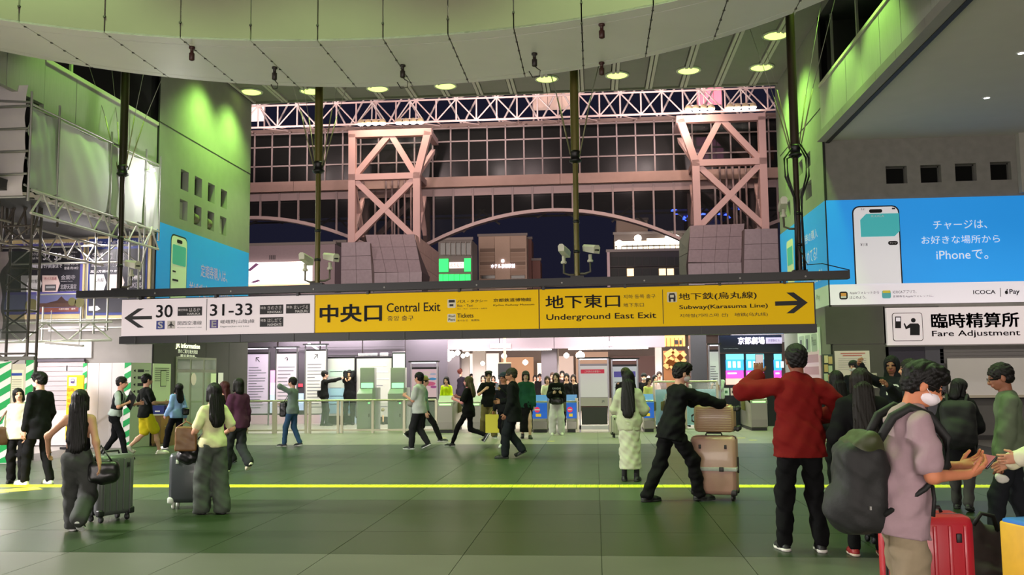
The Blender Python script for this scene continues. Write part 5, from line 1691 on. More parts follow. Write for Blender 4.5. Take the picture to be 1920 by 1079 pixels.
def stripes(t, p0, p1, z0, z1, off):
    """diagonal green bands on an upright strip between plan points p0 and p1"""
    S = Sheet((p0[0], p0[1], 0), (p1[0] - p0[0], p1[1] - p0[1], 0), t)
    w = math.hypot(p1[0] - p0[0], p1[1] - p0[1])
    S.rect('strip_base', 0, z0, w, z1, hw, off, .02)
    z = z0 - w * .5
    while z < z1:
        pts = [(0, z), (w, z + w * .55), (w, z + w * .55 + .14), (0, z + .14)]
        pts = [(a, min(max(b, z0), z1)) for a, b in pts]
        if max(p[1] for p in pts) - min(p[1] for p in pts) > .02 and pts[3][1] - pts[0][1] + pts[2][1] - pts[1][1] > .02:
            S.poly('green_stripe', pts, grn, off + .004, .004)
        z += .27
hd_ = thing('hoarding', 'white works hoarding with green striped corners behind the clipboard man', 'hoarding', (-11, 20.6, 0))
c0, c1 = F(158, 836), F(231, 836)
Yh = 20.75
x0, x1 = W(160, 760, Yh).x, W(232, 760, Yh).x
zt = W(200, 681, Yh).z
for k in range(3):
    bx('board', x0 + (x1 - x0) * k / 3 + .004, x0 + (x1 - x0) * (k + 1) / 3 - .004, Yh, Yh + .04, 0, zt, mat('#d9d2d2', .5, noise=.04), hd_)
stripes(hd_, (x0 - .08, Yh), (x0 + .02, Yh), 0, zt, .01)
stripes(hd_, (x1, Yh), (x1 + .16, Yh), 0, zt, .01)
xs_, ys_ = x1 + .16, Yh
xe, ye = W(282, 760, 21.3).x, 21.3
Sx = Sheet((xs_, ys_, 0), (xe - xs_, ye - ys_, 0), hd_)
Lx = math.hypot(xe - xs_, ye - ys_)
Sx.rect('side_board', 0, 0, Lx, zt, mat('#c8d4b4', .5, noise=.04), 0, .04)
for k in range(6):
    z = zt - .22 - k * .16
    Sx.text('⇦' if False else '◄', Lx * .10, z, Lx * .2, z + .07, ink, .006)
    Sx.rect('list_tag', Lx * .32, z, Lx * .62, z + .065, mat('#3f3c40', .5), .004)
    Sx.rect('list_line', Lx * .68, z + .02, Lx * .88, z + .04, mat('#55555a', .5), .004)
hl = thing('hoarding', 'pair of green striped hoarding posts joined by a pale notice board at the left edge', 'hoarding', (-11.6, 17.0, 0))
Yq = 16.9
zt2 = W(30, 678, Yq).z
xa = [W(x, 760, Yq).x for x in (-14, 19, 47, 61)]
stripes(hl, (xa[0], Yq), (xa[1], Yq), 0, zt2, .01)
stripes(hl, (xa[2], Yq), (xa[3], Yq), 0, zt2 + .02, .01)
bx('board', xa[1], xa[2], Yq + .02, Yq + .05, .05, zt2 - .05, mat('#cfc6b4', .6, noise=.06), hl)
Sq = Sheet((xa[1], Yq + .02, 0), (1, 0, 0), hl)
Sq.prect('notice', 20, 694, 45, 742, mat('#e2dcc0', .55, emit=.08), .006)
Sq.prect('notice_heading', 22, 700, 42, 705, mat('#1d3f9a', .5), .012)
for k in range(6):
    Sq.prect('notice_line', 23, 712 + k * 4, 41, 713.2 + k * 4, mat('#8b8878', .5), .012)
bx('top_rail', xa[0], xa[3], Yq - .02, Yq + .06, zt2 + .02, zt2 + .09, mat('#6d6b66', .6), hl)
ys_sign = thing('standing_sign', 'yellow standing sign with a train symbol beside the shutter', 'sign', (-12.6, 20.4, 0))
Sy = Sheet((W(123, 770, 20.4).x, 20.4, 0), (1, 0, 0), ys_sign)
Sy.prect('board', 123, 704, 158, 825, mat('#e8c014', .5, emit=.15), .02, .04)
Sy.prect('pictogram', 130, 708, 145, 724, mat('#e9e4dc', .5), .026)
cx, cy = Sy.hit(137.5, 716)
Sy.rect('train_symbol', cx - .045, cy - .04, cx + .045, cy + .06, mat('#5b4a7a', .5), .032, r=.02); Sy.rect('train_window', cx - .03, cy + .01, cx + .03, cy + .045, wht, .036)
for k, s in enumerate(('臨時', 'りば', '電車', '案内')):
    Sy.ptext(s, 127, 728 + k * 10, 140, 735 + k * 10, mat('#b86a10', .5), .026)
Sy.rect('foot', -.05, 0, .45, .05, dark_metal, .1, .25)
for (x, y, s) in ((123, 696, 'l'),):
    a, b = Sy.hit(124, 696); Sy.rect('clip', a, b, a + .02, b + .12, ink, .0, .02)

# ================================================================== right wall: posters, fare adjustment windows
bluer = mat('#2f9fe6', .5, noise=.10, scale=.55, emit=.62, ehex='#1a86dc', detail=2)
whr = mat('#e2dde2', .5, emit=.45, ehex='#efe6ee')
inkg = mat('#3a383c', .5)
def phone_poster(S, x0, y0, x1, y1):
    pass
t = thing('poster', 'large blue poster of a smartphone with white writing above the fare adjustment sign', 'poster', (8, YR, 3.5))
S = Sheet((XR, YR - .03, 0), (1, 0, 0), t)
a0 = .0
a1 = S.hit(1930, 450)[0]
zt = S.hit(1560, 376)[1]; zm = (S.hit(1560, 531)[1] + S.hit(1900, 531)[1]) / 2; zb = (S.hit(1560, 572)[1] + S.hit(1900, 567)[1]) / 2
S.rect('backing', a0, zm, a1, zt, bluer, 0, .025)
S.rect('white_band', a0, zb, a1, zm, whr, 0, .025)
p0, p1 = S.hit(1601, 480)[0], S.hit(1690, 480)[0]
pt = S.hit(1645, 386)[1]
S.rect('phone_outline', p0, zm + .01, p1, pt, ink, .006, r=.16)
S.rect('phone_screen', p0 + .03, zm, p1 - .03, pt - .03, mat('#dcd9dc', .5, emit=.5), .012, r=.14)
pm = (p0 + p1) / 2
S.rect('phone_lower', p0 + .03, zm, p1 - .03, zm + .3, mat('#dcd9dc', .5, emit=.5), .0122)
S.rect('phone_edge', p0, zm, p0 + .03, zm + .3, ink, .0125); S.rect('phone_edge', p1 - .03, zm, p1, zm + .3, ink, .0125)
S.rect('camera_notch', pm - .15, pt - .17, pm + .15, pt - .085, ink, .018, r=.04)
cc = [S.hit(1612, 402)[0], S.hit(1685, 402)[0], S.hit(1650, 444)[1], S.hit(1650, 401)[1]]
S.poly('card_print', [(cc[0], cc[2]), (cc[1] - .12, cc[2]), (cc[1], cc[2] + .12), (cc[1], cc[3]), (cc[0] + .14, cc[3]), (cc[0], cc[3] - .14)], mat('#48b8bc', .5, emit=.42), .018)
S.ptext('ICOCA', 1633, 403, 1657, 408, wht, .024)
S.ptext('¥118', 1613, 456, 1626, 462, ink, .018); S.prect('button_print', 1665, 452, 1683, 460, ink, .018, r=.05)
S.ptext('チャージ', 1668, 454, 1680, 458, wht, .024)
S.ptext('9:41', 1614, 391, 1621, 395, mat('#777777', .5), .018); S.prect('battery_print', 1672, 390, 1678, 393, inkg, .018)
wt = mat('#e6eef2', .5, emit=.45)
S.ptext('チャージは、', 1750, 412, 1850, 431, wt, .008)
S.ptext('お好きな場所から', 1728, 440, 1874, 458.5, wt, .008)
S.ptext('iPhoneで。', 1756, 468, 1852, 488, wt, .008)
S.prect('app_icon', 1574, 547, 1589, 562, ink, .006, r=.05); S.prect('icon_card', 1576.5, 550, 1586.5, 556, mat('#e09a50', .5, emit=.2), .012); S.prect('icon_card', 1576.5, 556, 1586.5, 559.5, mat('#d8d4d0', .5, emit=.2), .012)
S.ptext('Appleウォレットから', 1593, 546, 1648, 553, inkg, .006); S.ptext('はじめよう。', 1593, 555, 1624, 561, inkg, .006)
S.prect('app_icon', 1654, 545, 1670, 560, mat('#5fb8bc', .5, emit=.2), .006, r=.04); S.prect('icon_card', 1655, 545, 1669, 550, mat('#e0d04a', .5, emit=.2), .012)
S.ptext('ICOCAアプリで、', 1674, 544, 1718, 551, inkg, .006); S.ptext('定期券をAppleウォレットに。', 1674, 553, 1750, 559, inkg, .006)
S.ptext('ICOCA', 1825, 544, 1866, 552, inkg, .006, .02)
S.prect('divider', 1875.5, 540, 1876, 557, mat('#aaa7ac', .5), .006)
cx, cy = S.hit(1887, 548)
S.disc('fruit_symbol', cx, cy - .008, .036, ink, .006, ry=.042); S.disc('fruit_symbol', cx + .018, cy + .052, .012, ink, .006, ry=.020); S.disc('fruit_bite', cx + .042, cy, .017, whr, .012)
S.ptext('Pay', 1893, 542.5, 1911, 554, ink, .006, .02)
# the part of the poster that turns the corner onto the green-lit face
t = thing('poster', 'narrow blue poster face turned onto the green-lit right wall behind the fourth pole', 'poster', (XR, 25, 3.5))
S2 = Sheet((XR - .03, YF + .3, 0), (0, -1, 0), t)
L2 = YF + .3 - YR
S2.rect('backing', 0, zm, L2, zt, mat('#2f9fe6', .5, noise=.1, scale=.55, emit=.35, ehex='#1a86dc'), 0, .02)
S2.rect('white_band', 0, zb, L2, zm, mat('#cfdcc8', .5, emit=.12), 0, .02)
S2.rect('phone_screen', .9, zm, 1.75, zt - .35, mat('#d8e2b0', .5, emit=.12), .006, r=.12)
S2.rect('card_print', 1.0, zt - 1.05, 1.65, zt - .55, mat('#55c0b0', .5, emit=.1), .012)
S2.text('定期券の購入', 2.6, zm + 1.25, 4.6, zm + 1.5, wht, .008); S2.text('はじめてる?', 2.7, zm + .72, 4.5, zm + 1.05, wht, .008); S2.text('スマホのICOCA', 2.5, zm + .15, 5.0, zm + .48, wht, .008)
S2.text('ICOCA  Pay', 3.2, zb + .18, 4.6, zb + .34, mat('#8aa07c', .5), .006)
# ---- fare adjustment office front
front = thing('office_front', 'dark grey office front with roller shutter below the fare adjustment sign', 'shop front', (9, YR, 0))
S = Sheet((XR, YR - .06, 0), (1, 0, 0), front)
dk = mat('#56534f', .6, noise=.12, scale=3)
for (x0, x1) in ((1550, 1658), (1659, 1760), (1761, 1935)):
    S.prect('cladding_panel', x0, 574, x1, 646, dk, .0, .05)
S.prect('door_recess', 1668, 650, 1738, 815, mat('#3a3744', .5), .0, .04)
S.prect('door_post', 1742, 650, 1768, 815, mat('#5a5a62', .5), .02, .06)
a0, b0 = S.hit(1770, 815); a1, b1 = S.hit(1935, 652)
for k in range(4):
    z = b1 - .085 * (k + 1)
    S.poly('slat', [(a0, z), (a1, z), (a1, z + .078), (a0, z + .078)], mat('#807d7c', .45, .2), .02, .03)
S.rect('lower_wall', a0, 0, a1, b1 - 1.0, mat('#5b5955', .6, noise=.1, scale=4), .02, .04)
S.rect('counter_ledge', a0 - .05, b1 - 1.13, a1, b1 - 1.07, mat('#b5ac98', .5), .16, .16)
S.rect('lower_wall', 0, 0, S.hit(1668, 700)[0], S.hit(1600, 655)[1] + .1, dk, .0, .04)
S.rect('baseboard', 0, 0, a1, .10, mat('#2a2927', .6), .06, .06)
wb = thing('whiteboard', 'blank white board leaning over the closed counter window', 'whiteboard', (9.5, YR - .1, 1))
S3 = Sheet((XR, YR - .14, 0), (1, 0, 0), wb)
S3.prect('board', 1779, 671, 1930, 745, mat('#d6d2cd', .45, noise=.02), .02, .03)
S3.prect('tray', 1800, 745, 1930, 749, mat('#2a2826', .5), .05, .06)
S3.prect('frame', 1777, 669, 1930, 671.5, mat('#9a968f', .4, .5), .03, .04)
fs = thing('fare_sign', 'white lit sign reading Fare Adjustment with a ticket window pictogram', 'sign', (9, YR - .1, 3))
S4 = Sheet((XR, YR - .16, 0), (1, 0, 0), fs)
fx0, fx1 = S4.hit(1663, 610)[0], S4.hit(1934, 610)[0]
fb, ft = (S4.hit(1665, 648)[1] + S4.hit(1910, 645)[1]) / 2, (S4.hit(1665, 579)[1] + S4.hit(1910, 573)[1]) / 2
S4.rect('light_box', fx0, fb, fx1, ft, mat('#dcd2d2', .45, emit=.42, ehex='#f0e4e4'), .0, .14)
S4.rect('frame', fx0 - .02, fb - .03, fx1, fb, mat('#8d8a88', .4), .01, .15)
u0, u1, v0, v1 = S4.hit(1673, 610)[0], S4.hit(1730, 610)[0], S4.hit(1700, 640)[1], S4.hit(1700, 587)[1]
S4.rect('pictogram_border', u0, v0, u1, v1, inkg, .006, r=.06); S4.rect('pictogram', u0 + .014, v0 + .014, u1 - .014, v1 - .014, mat('#dcd2d2', .45, emit=.42, ehex='#f0e4e4'), .012, r=.05)
def pq(x, y): return S4.hit(x, y)
S4.poly('machine_symbol', [pq(1678, 616), pq(1689, 616), pq(1689, 594), pq(1678, 594)], ink, .018)
S4.poly('machine_slot', [pq(1679.5, 603), pq(1687.5, 603), pq(1687.5, 596), pq(1679.5, 596)], whr, .024)
S4.disc('figure_head', *pq(1712, 601), .052, ink, .018)
S4.poly('figure_body', [pq(1706, 629), pq(1724, 629), pq(1724, 611), pq(1721, 607), pq(1706, 607), pq(1699, 613), pq(1696, 606), pq(1694, 608), pq(1698, 618), pq(1706, 615)], ink, .018)
S4.ptext('臨時精算所', 1747, 586, 1909, 615.5, mat('#2a2629', .5), .008, .03)
S4.ptext('Fare Adjustment', 1748, 618.5, 1912, 634.5, mat('#2a2629', .5), .008, .015)
nt = thing('notice', 'paper notice with red heading on the dark wall beside the fare office', 'notice', (6.5, YR - .05, 1.5))
S5 = Sheet((XR, YR - .09, 0), (1, 0, 0), nt)
S5.prect('paper', 1567, 658, 1630, 712, mat('#dccfc4', .6, emit=.10), 0, .02)
S5.prect('heading', 1576, 662, 1622, 664, mat('#c8604a', .5), .006); S5.prect('heading', 1580, 666, 1616, 668, mat('#c8604a', .5), .006)
for k in range(6):
    S5.prect('text_line', 1572, 672 + k * 4, 1624, 673 + k * 4, mat('#9a9490', .5), .006)
n2 = thing('notice', 'small pale leaflet beneath the red headed notice', 'notice', (7, YR - .05, 1.3))
S6 = Sheet((XR, YR - .09, 0), (1, 0, 0), n2)
S6.prect('paper', 1631, 700, 1644, 728, mat('#cfc8ba', .6), 0, .02); S6.prect('picture', 1633, 703, 1642, 714, mat('#b9a08a', .6), .006)
lr = thing('leaflet_rack', 'wall rack of small yellow leaflets on the right wall corner', 'rack', (5.6, YR, 1.3))
S7 = Sheet((XR, YR - .08, 0), (1, 0, 0), lr)
S7.prect('back_board', 1545, 665, 1562, 735, mat('#3b4a44', .6), 0, .03)
for j in range(4):
    for i in range(2):
        S7.prect('leaflet', 1545.5 + i * 8, 667 + j * 17 + i * 2, 1552 + i * 8, 681 + j * 17 + i * 2, mat(('#d8cf9a', '#c9b070', '#b8c8a0', '#d0a878')[(i + j) % 4], .6, emit=.08), .02, .02)
pw = thing('pictogram_board', 'pale green board with small pictograms on the right wall under the sign end', 'sign', (XR - .1, 24, 2.4))
S8 = Sheet((XR - .06, 25.8, 0), (0, -1, 0), pw)
a0, b1 = S8.hit(1495, 622); a1, b0 = S8.hit(1536, 655)
S8.rect('board', a0, b0 - .15, a1, b1, mat('#cfdcc0', .5, emit=.25), 0, .04)
for k in range(3):
    w = (a1 - a0)
    S8.rect('pictogram', a0 + w * (.08 + .3 * k), b0 - .05, a0 + w * (.32 + .3 * k), b1 - .15, mat('#aebfa0', .5, emit=.1), .006, r=.05)
S8.text('Pass', a0 + w * .70, b0 + .1, a0 + w * .9, b0 + .32, mat('#6d8060', .5), .014)
S8.rect('figure', a0 + w * .15, b0 + .02, a0 + w * .22, b1 - .25, mat('#3a4434', .5), .014); S8.rect('figure', a0 + w * .45, b0 + .02, a0 + w * .52, b1 - .25, mat('#3a4434', .5), .014)
pb = thing('poster', 'pale pink fare chart poster on the right wall behind the red jacket man', 'poster', (XR - .1, 24, 1.5))
S9 = Sheet((XR - .06, 25.0, 0), (0, -1, 0), pb)
a0, b1 = S9.hit(1505, 660); a1, b0 = S9.hit(1539, 735)
S9.rect('sheet', a0, b0, a1, b1, mat('#d8b8c0', .5, emit=.3), 0, .03)
for k in range(4):
    S9.rect('chart', a0 + .1, b1 - .3 - k * .3, a1 - .1, b1 - .1 - k * .3, mat('#c890a0', .5, emit=.12), .006)

# ================================================================== ticket gates, boards, shops beyond
def sheet_at(px, Y, parent):
    return Sheet((W(px, 760, Y).x, Y, 0), (1, 0, 0), parent)
glass_f = mat('#b8c4bc', .06, alpha=.22)
# ---- left wall lower part: information office
inf = thing('office_front', 'dark station information office front with glass door on the left wall', 'shop front', (XL, 25, 0))
S = Sheet((XL + .03, YL, 0), (0, 1, 0), inf)
dkol = mat('#37372f', .6, noise=.15, scale=3)
for a, b in ((.02, 1.6), (1.62, 3.0), (3.02, 4.6), (4.62, 6.05)):
    S.rect('cladding_panel', a, .0, b, 2.74, dkol, 0, .02)
a0, a1 = S.hit(329, 700)[0], S.hit(404, 700)[0]
S.ptext('JR Information', 329, 646, 374, 655, mat('#eef0d8', .5, emit=1.1), .012, .01)
S.ptext('旅のご案内 観光相談', 333, 657, 370, 662.5, mat('#e8ead0', .5, emit=.8), .012); S.ptext('~観光案内所~', 334, 666, 368, 672, mat('#e8ead0', .5, emit=.8), .012)
S.rect('door_frame', a0, .02, a1, 2.12, mat('#8a8f78', .4, .3), .02, .03)
for k in range(3):
    w = (a1 - a0) / 3
    S.rect('door_glass', a0 + w * k + .06, .1, a0 + w * (k + 1) - .06, 1.72, mat('#7f8f74', .08, emit=.10), .026, .01)
    S.rect('transom_glass', a0 + w * k + .06, 1.8, a0 + w * (k + 1) - .06, 2.06, mat('#5f6a58', .08), .026, .01)
S.rect('door_notice', a0 + 2.1, 1.15, a0 + 2.45, 1.7, mat('#cfe0a8', .5, emit=.25), .032); S.rect('door_notice', a0 + 2.6, 1.3, a0 + 2.95, 1.72, mat('#dcdcd0', .5, emit=.2), .032)
S.disc('clock_print', a0 + 1.0, 1.55, .16, mat('#d8c8b8', .5, emit=.2), .034)
p = thing('ceiling_notice', 'white hanging tag with a small pictogram beside the information office', 'sign', tuple(W(437, 690, 26.6)))
S = sheet_at(431, 26.6, p)
S.prect('tag', 432, 670, 442, 681, mat('#e4e6da', .5, emit=.4), 0, .03, r=.06); S.prect('tag', 431, 683, 442, 705, mat('#e4e6da', .5, emit=.4), 0, .03, r=.03)
S.prect('figure', 434, 695, 437.5, 703, ink, .01); S.prect('figure', 435, 672, 439, 678, ink, .01)
S.prect('rod', 436, 630, 437, 670, ink, -.01, .02)
pn = thing('notice', 'tall white paper notice tinted with green light on the dark wall above the wooden desk', 'notice', (XL + .1, 22, 1.2))
S = Sheet((XL + .07, YL, 0), (0, 1, 0), pn)
a0, b1 = S.hit(288, 682); a1, b0 = S.hit(319, 752)
S.rect('paper', a0, b0, a1, b1, mat('#c5d2a8', .6, emit=.12), 0, .02)  # green wall light put into the white paper colour
for k in range(7):
    S.rect('text_line', a0 + .08, b1 - .12 - k * .05, a1 - .1, b1 - .10 - k * .05, mat('#7d8a66', .5), .006)
S.rect('picture', a1 - .55, b0 + .35, a1 - .25, b0 + .75, mat('#3c4436', .5), .006); S.rect('picture', a1 - .53, b0 + .37, a1 - .27, b0 + .73, mat('#c5d2a8', .5), .012)
# desk
dq = F(300, 836)
desk = thing('desk', 'small wooden desk with white top beside the information office', 'desk', (dq.x, 21.6, 0))
woodm = mat('#8a6a34', .55, noise=.2, scale=6, stretch=(8, 8, 1))
Yd = 21.3
x0, x1 = W(283, 800, Yd).x, W(319, 800, Yd).x
zt = W(300, 777, Yd).z
bx('front_panel', x0 + .02, x1 - .02, Yd, Yd + .03, .06, zt - .03, woodm, desk)
bx('side_panel', x1 - .05, x1 - .02, Yd + .03, Yd + .5, .0, zt - .03, woodm, desk)
bx('side_panel', x0 + .02, x0 + .05, Yd + .03, Yd + .5, .0, zt - .03, woodm, desk)
bx('door', (x0 + x1) / 2 + .02, x1 - .04, Yd - .015, Yd, .08, zt - .06, mat('#a07a2c', .5, noise=.15, scale=6), desk)
lathe('knob', [(.015, 0), (.02, .01), (.01, .02)], mat('#d8d0b0', .3, .5), desk, (x1 - .1, Yd - .03, zt * .6), 8)
bx('top', x0, x1, Yd - .03, Yd + .55, zt - .03, zt, mat('#d8d8c8', .4), desk)
bb = thing('box', 'dark blue carton on the wooden desk', 'box', (x0 + .15, Yd + .1, zt))
bx('carton', x0 + .02, x0 + .30, Yd + .02, Yd + .3, zt, zt + .20, mat('#1c2c80', .5, noise=.08), bb); bx('label', x0 + .08, x0 + .2, Yd + .015, Yd + .02, zt + .05, zt + .08, wht, bb)
bb = thing('box', 'small white and red packet on the desk beside the blue carton', 'box', (x1 - .2, Yd + .1, zt))
bx('carton', x0 + .33, x1 - .05, Yd + .03, Yd + .25, zt, zt + .1, mat('#dcd8d0', .5), bb); bx('flap', x0 + .33, x1 - .1, Yd + .1, Yd + .26, zt + .1, zt + .19, mat('#c04a30', .5), bb)

# ---- glass fence
YFn = 25.9
fence = thing('glass_fence', 'low steel and glass fence in front of the ticket machines', 'fence', (-7, YFn, 0))
xp = [W(x, 780, YFn).x for x in (463, 513, 517, 574, 581, 634, 641, 699, 758, 818)]
zt = W(640, 751.5, YFn).z
st = mat('#b5b09c', .35, .7, noise=.06)
for x in xp:
    bx('post', x - .035, x + .035, YFn - .03, YFn + .03, 0, zt, st, fence)
for a, b in zip(xp[:-1], xp[1:]):
    bar('top_rail', (a, YFn, zt), (b, YFn, zt), .028, st, fence)
    if b - a > .3:
        bx('glass_pane', a + .05, b - .05, YFn - .006, YFn + .006, .12, zt - .06, glass_f, fence)
        bx('bottom_rail', a, b, YFn - .02, YFn + .02, .06, .11, st, fence)
fence2 = thing('glass_fence', 'steel and glass fence with a blue mural behind the suitcase man', 'fence', (3, YFn + .6, 0))
Yg = 27.3
xp = [W(x, 740, Yg).x for x in (1226, 1285, 1345)]
zt2 = W(1280, 716, Yg).z
for x in xp:
    bx('post', x - .03, x + .03, Yg - .03, Yg + .03, 0, zt2, st, fence2)
for a, b in zip(xp[:-1], xp[1:]):
    bar('top_rail', (a, Yg, zt2), (b, Yg, zt2), .03, st, fence2)
    bx('glass_pane', a + .04, b - .04, Yg - .006, Yg + .006, .12, zt2 - .05, glass_f, fence2)
    bx('mural_panel', a + .04, b - .04, Yg + .03, Yg + .05, .1, zt2 - .22, mat('#9cc4d8', .5, emit=.25, noise=.1, scale=3), fence2)

# ---- standing information boards
def board(label, x0, x1, y0, y1, Y, face, lines, frame='#3c3a40', lit=.12, head=None, arrow_=None, legs=True):
    t = thing('notice_board', label, 'board', (W((x0 + x1) / 2, 780, Y).x, Y, 0))
    S = sheet_at(x0, Y, t)
    a0, b1 = S.hit(x0, y0); a1, b0 = S.hit(x1, y1)
    S.rect('frame', a0 - .03, b0 - .03, a1 + .03, b1 + .06, mat(frame, .4, .4), 0, .06)
    S.rect('face', a0, b0, a1, b1, mat(face, .45, emit=lit), .006)
    if legs:
        for a in (a0 - .02, a1 - .02):
            S.rect('leg', a, 0, a + .04, b1 + .2, mat('#9a97a0', .35, .7), .012, .05)
        S.rect('hood', a0 - .06, b1 + .2, a1 + .06, b1 + .24, mat('#26242a', .5), .12, .2)
        S.rect('light_strip', a0 + .03, b1 + .17, a1 - .03, b1 + .195, mat('#f4f0ff', .5, emit=3), .08, .04)
    if head:
        S.rect('heading', a0 + (a1 - a0) * .08, b1 - .30, a1 - (a1 - a0) * .08, b1 - .14, mat(head, .5, emit=.3), .012)
    rr = random.Random(int(x0))
    for k in range(lines):
        z = b1 - .45 - k * (b1 - b0 - .55) / max(lines, 1)
        w = (a1 - a0) * (.35 + .5 * rr.random())
        S.rect('text_line', a0 + (a1 - a0) * .1, z, a0 + (a1 - a0) * .08 + w, z + .022, mat('#7a7688', .5), .012)
    if arrow_:
        S.text(arrow_, (a0 + a1) / 2 - .07, b1 - .26, (a0 + a1) / 2 + .07, b1 - .10, mat('#3a3840', .5), .012)
    return t, S, (a0, b0, a1, b1)
board('lilac route board with left-up arrow, nearest the information office', 463, 503, 665, 776, 30.3, '#cdb8dc', 16, arrow_='↖')
board('pale lilac facility board with upward arrow, middle of the three slim boards', 518, 556, 664, 776, 30.3, '#d2bcd6', 12, arrow_='↑')
board('pale board with right-up arrow beside the man in black with a shoulder bag', 573, 611, 659, 776, 30.3, '#cfc6cc', 14, arrow_='↗')
t, S, r = board('wide grey line map board behind the man in a black jacket', 614, 664, 673, 780, 30.6, '#b8bab8', 5, frame='#1a181c', lit=.1, legs=False)
S.prect('lower_map', 614, 728, 664, 776, mat('#8fb0c4', .5, emit=.25), .012); S.prect('map_field', 616, 693, 662, 707, mat('#a8c0b4', .5, emit=.2), .012)
S.rect('plinth', r[0], 0, r[2], r[1], mat('#2d2b30', .6), .0, .06)
t, S, r = board('wide grey network map board behind the ticket machines', 669, 734, 673, 782, 30.6, '#b4b0b0', 6, frame='#1a181c', lit=.1, legs=False)
S.rect('plinth', r[0], 0, r[2], r[1], mat('#2d2b30', .6), .0, .06)
for (x0, y0, x1, y1) in ((697, 684, 725, 687), (702, 696, 728, 699), (690, 710, 730, 712)):
    S.prect('route_print', x0, y0, x1, y1, mat('#e4e2e0', .5, emit=.3), .014)
board('greenish panel above the second ticket machine', 737, 759, 664, 690, 30.5, '#a8c4b0', 0, lit=.3, legs=False)[1].rect('support', .1, 0, .2, 1.7, mat('#55555a', .5), -.02, .05)
t, S, r = board('pink illustrated area map board behind the white T-shirt man', 771, 820, 693, 745, 26.9, '#d8b4c4', 0, frame='#17151a', lit=.4)
for (x, y, w, h, c) in ((800, 699, 9, 3, '#e6c8d0'), (793, 707, 10, 3.5, '#9cc08c'), (811, 711, 8, 2.5, '#4a90d8'), (806, 720, 11, 4, '#d85a90'), (813, 726, 6, 2.5, '#b04a9a'), (785, 722, 6, 5, '#d4a0c0'), (812, 702, 6, 2, '#b0b0d8')):
    a, b = S.hit(x, y); S.disc('map_patch', a, b, w * .0153, mat(c, .5, emit=.25), .014, ry=h * .0153, n=12)
S.prect('lower_panel', 771, 746, 820, 800, mat('#34343a', .5), .006)
# the two white notice stands right of the blue gates
t, S, r = board('white notice stand with red heading above a dark lower panel', 1086, 1141, 687, 745, 25.8, '#d6cdd4', 0, frame='#8d8690', lit=.32)
S.prect('heading', 1089, 693, 1133, 701, mat('#d02a4a', .5, emit=.3), .012); S.ptext('ご利用のお客様へ', 1096, 695, 1126, 699, wht, .018)
S.prect('middle_panel', 1087, 746, 1141, 762, mat('#b0aca4', .4, .3), .01); S.ptext('JR', 1128, 751, 1134, 756, mat('#5a6070', .5), .018)
S.prect('lower_panel', 1091, 764, 1139, 797, mat('#3a3a3a', .5), .014); S.prect('foot_rail', 1086, 798, 1141, 806, mat('#cfc8d4', .4, .3), .012)
for x in (1082, 1145):
    a, b = S.hit(x, 800); S.rect('side_post', a - .04, 0, a + .04, S.hit(x, 747)[1], st, .03, .06)
t, S, r = board('white notice stand with purple heading behind the long haired woman in a cream coat', 1147, 1197, 688, 775, 26.6, '#cfd0dc', 5, frame='#2a282e', lit=.3, head='#5a4fa8')
board('slim white directory beside the theatre screens', 1329, 1350, 660, 722, 28.0, '#cfccd6', 6, lit=.35)

# ---- ticket machines
for k, (x0, x1) in enumerate(((669, 705), (727, 763))):
    Y = 26.9
    t = thing('ticket_machine', ('grey ticket machine with green lit screen, nearer the man in a black jacket', 'grey ticket machine with green lit screen beside the pink map board')[k], 'ticket machine', (W((x0 + x1) / 2, 800, Y).x, Y, 0), group='ticket machines')
    S = sheet_at(x0, Y, t)
    gm = mat('#a9aaae', .45, noise=.05)
    a0 = S.hit(x0, 760)[0]; a1 = S.hit(x1 - 6, 760)[0]
    X = W(x0, 760, Y).x
    zc = W(x0, 731, Y).z; z1 = W(x0, 690, Y).z; zs = W(x0, 719, Y).z
    bx('body', X + a0, X + a1, Y, Y + .55, 0, zc - .12, gm, t, bevel=.012)
    extr('console', [(X + a0, Y, zc - .12), (X + a0, Y + .28, zc + .02), (X + a0, Y + .55, zc + .02), (X + a0, Y + .55, zc - .12)], (a1 - a0, 0, 0), mat('#9aa49c', .4), t)
    bx('upper_body', X + a0 + .02, X + a1 - .02, Y + .28, Y + .55, zc + .02, z1, mat('#b4b4b4', .45), t, bevel=.01)
    S.rect('screen', a0 + .06, zc + .04, a1 - .06, zs, mat('#a8f0c0', .4, emit=1.0), -.27, .02)
    S.rect('slot', a0 + .28, zc - .35, a1 - .1, zc - .28, mat('#1c1c1e', .4), .004); S.rect('tray', a0 + .35, zc - .8, a1 - .1, zc - .7, mat('#2a2a2c', .4), .004)
    S.rect('status_light', a0 + .33, zc - .42, a1 - .08, zc - .37, mat('#8cf0a0', .4, emit=1.2), .006)
    bx('side_wing', X + a1 + .01, X + a1 + .10, Y - .1, Y + .55, 0, zc + .05, mat('#9aa49c', .4), t)

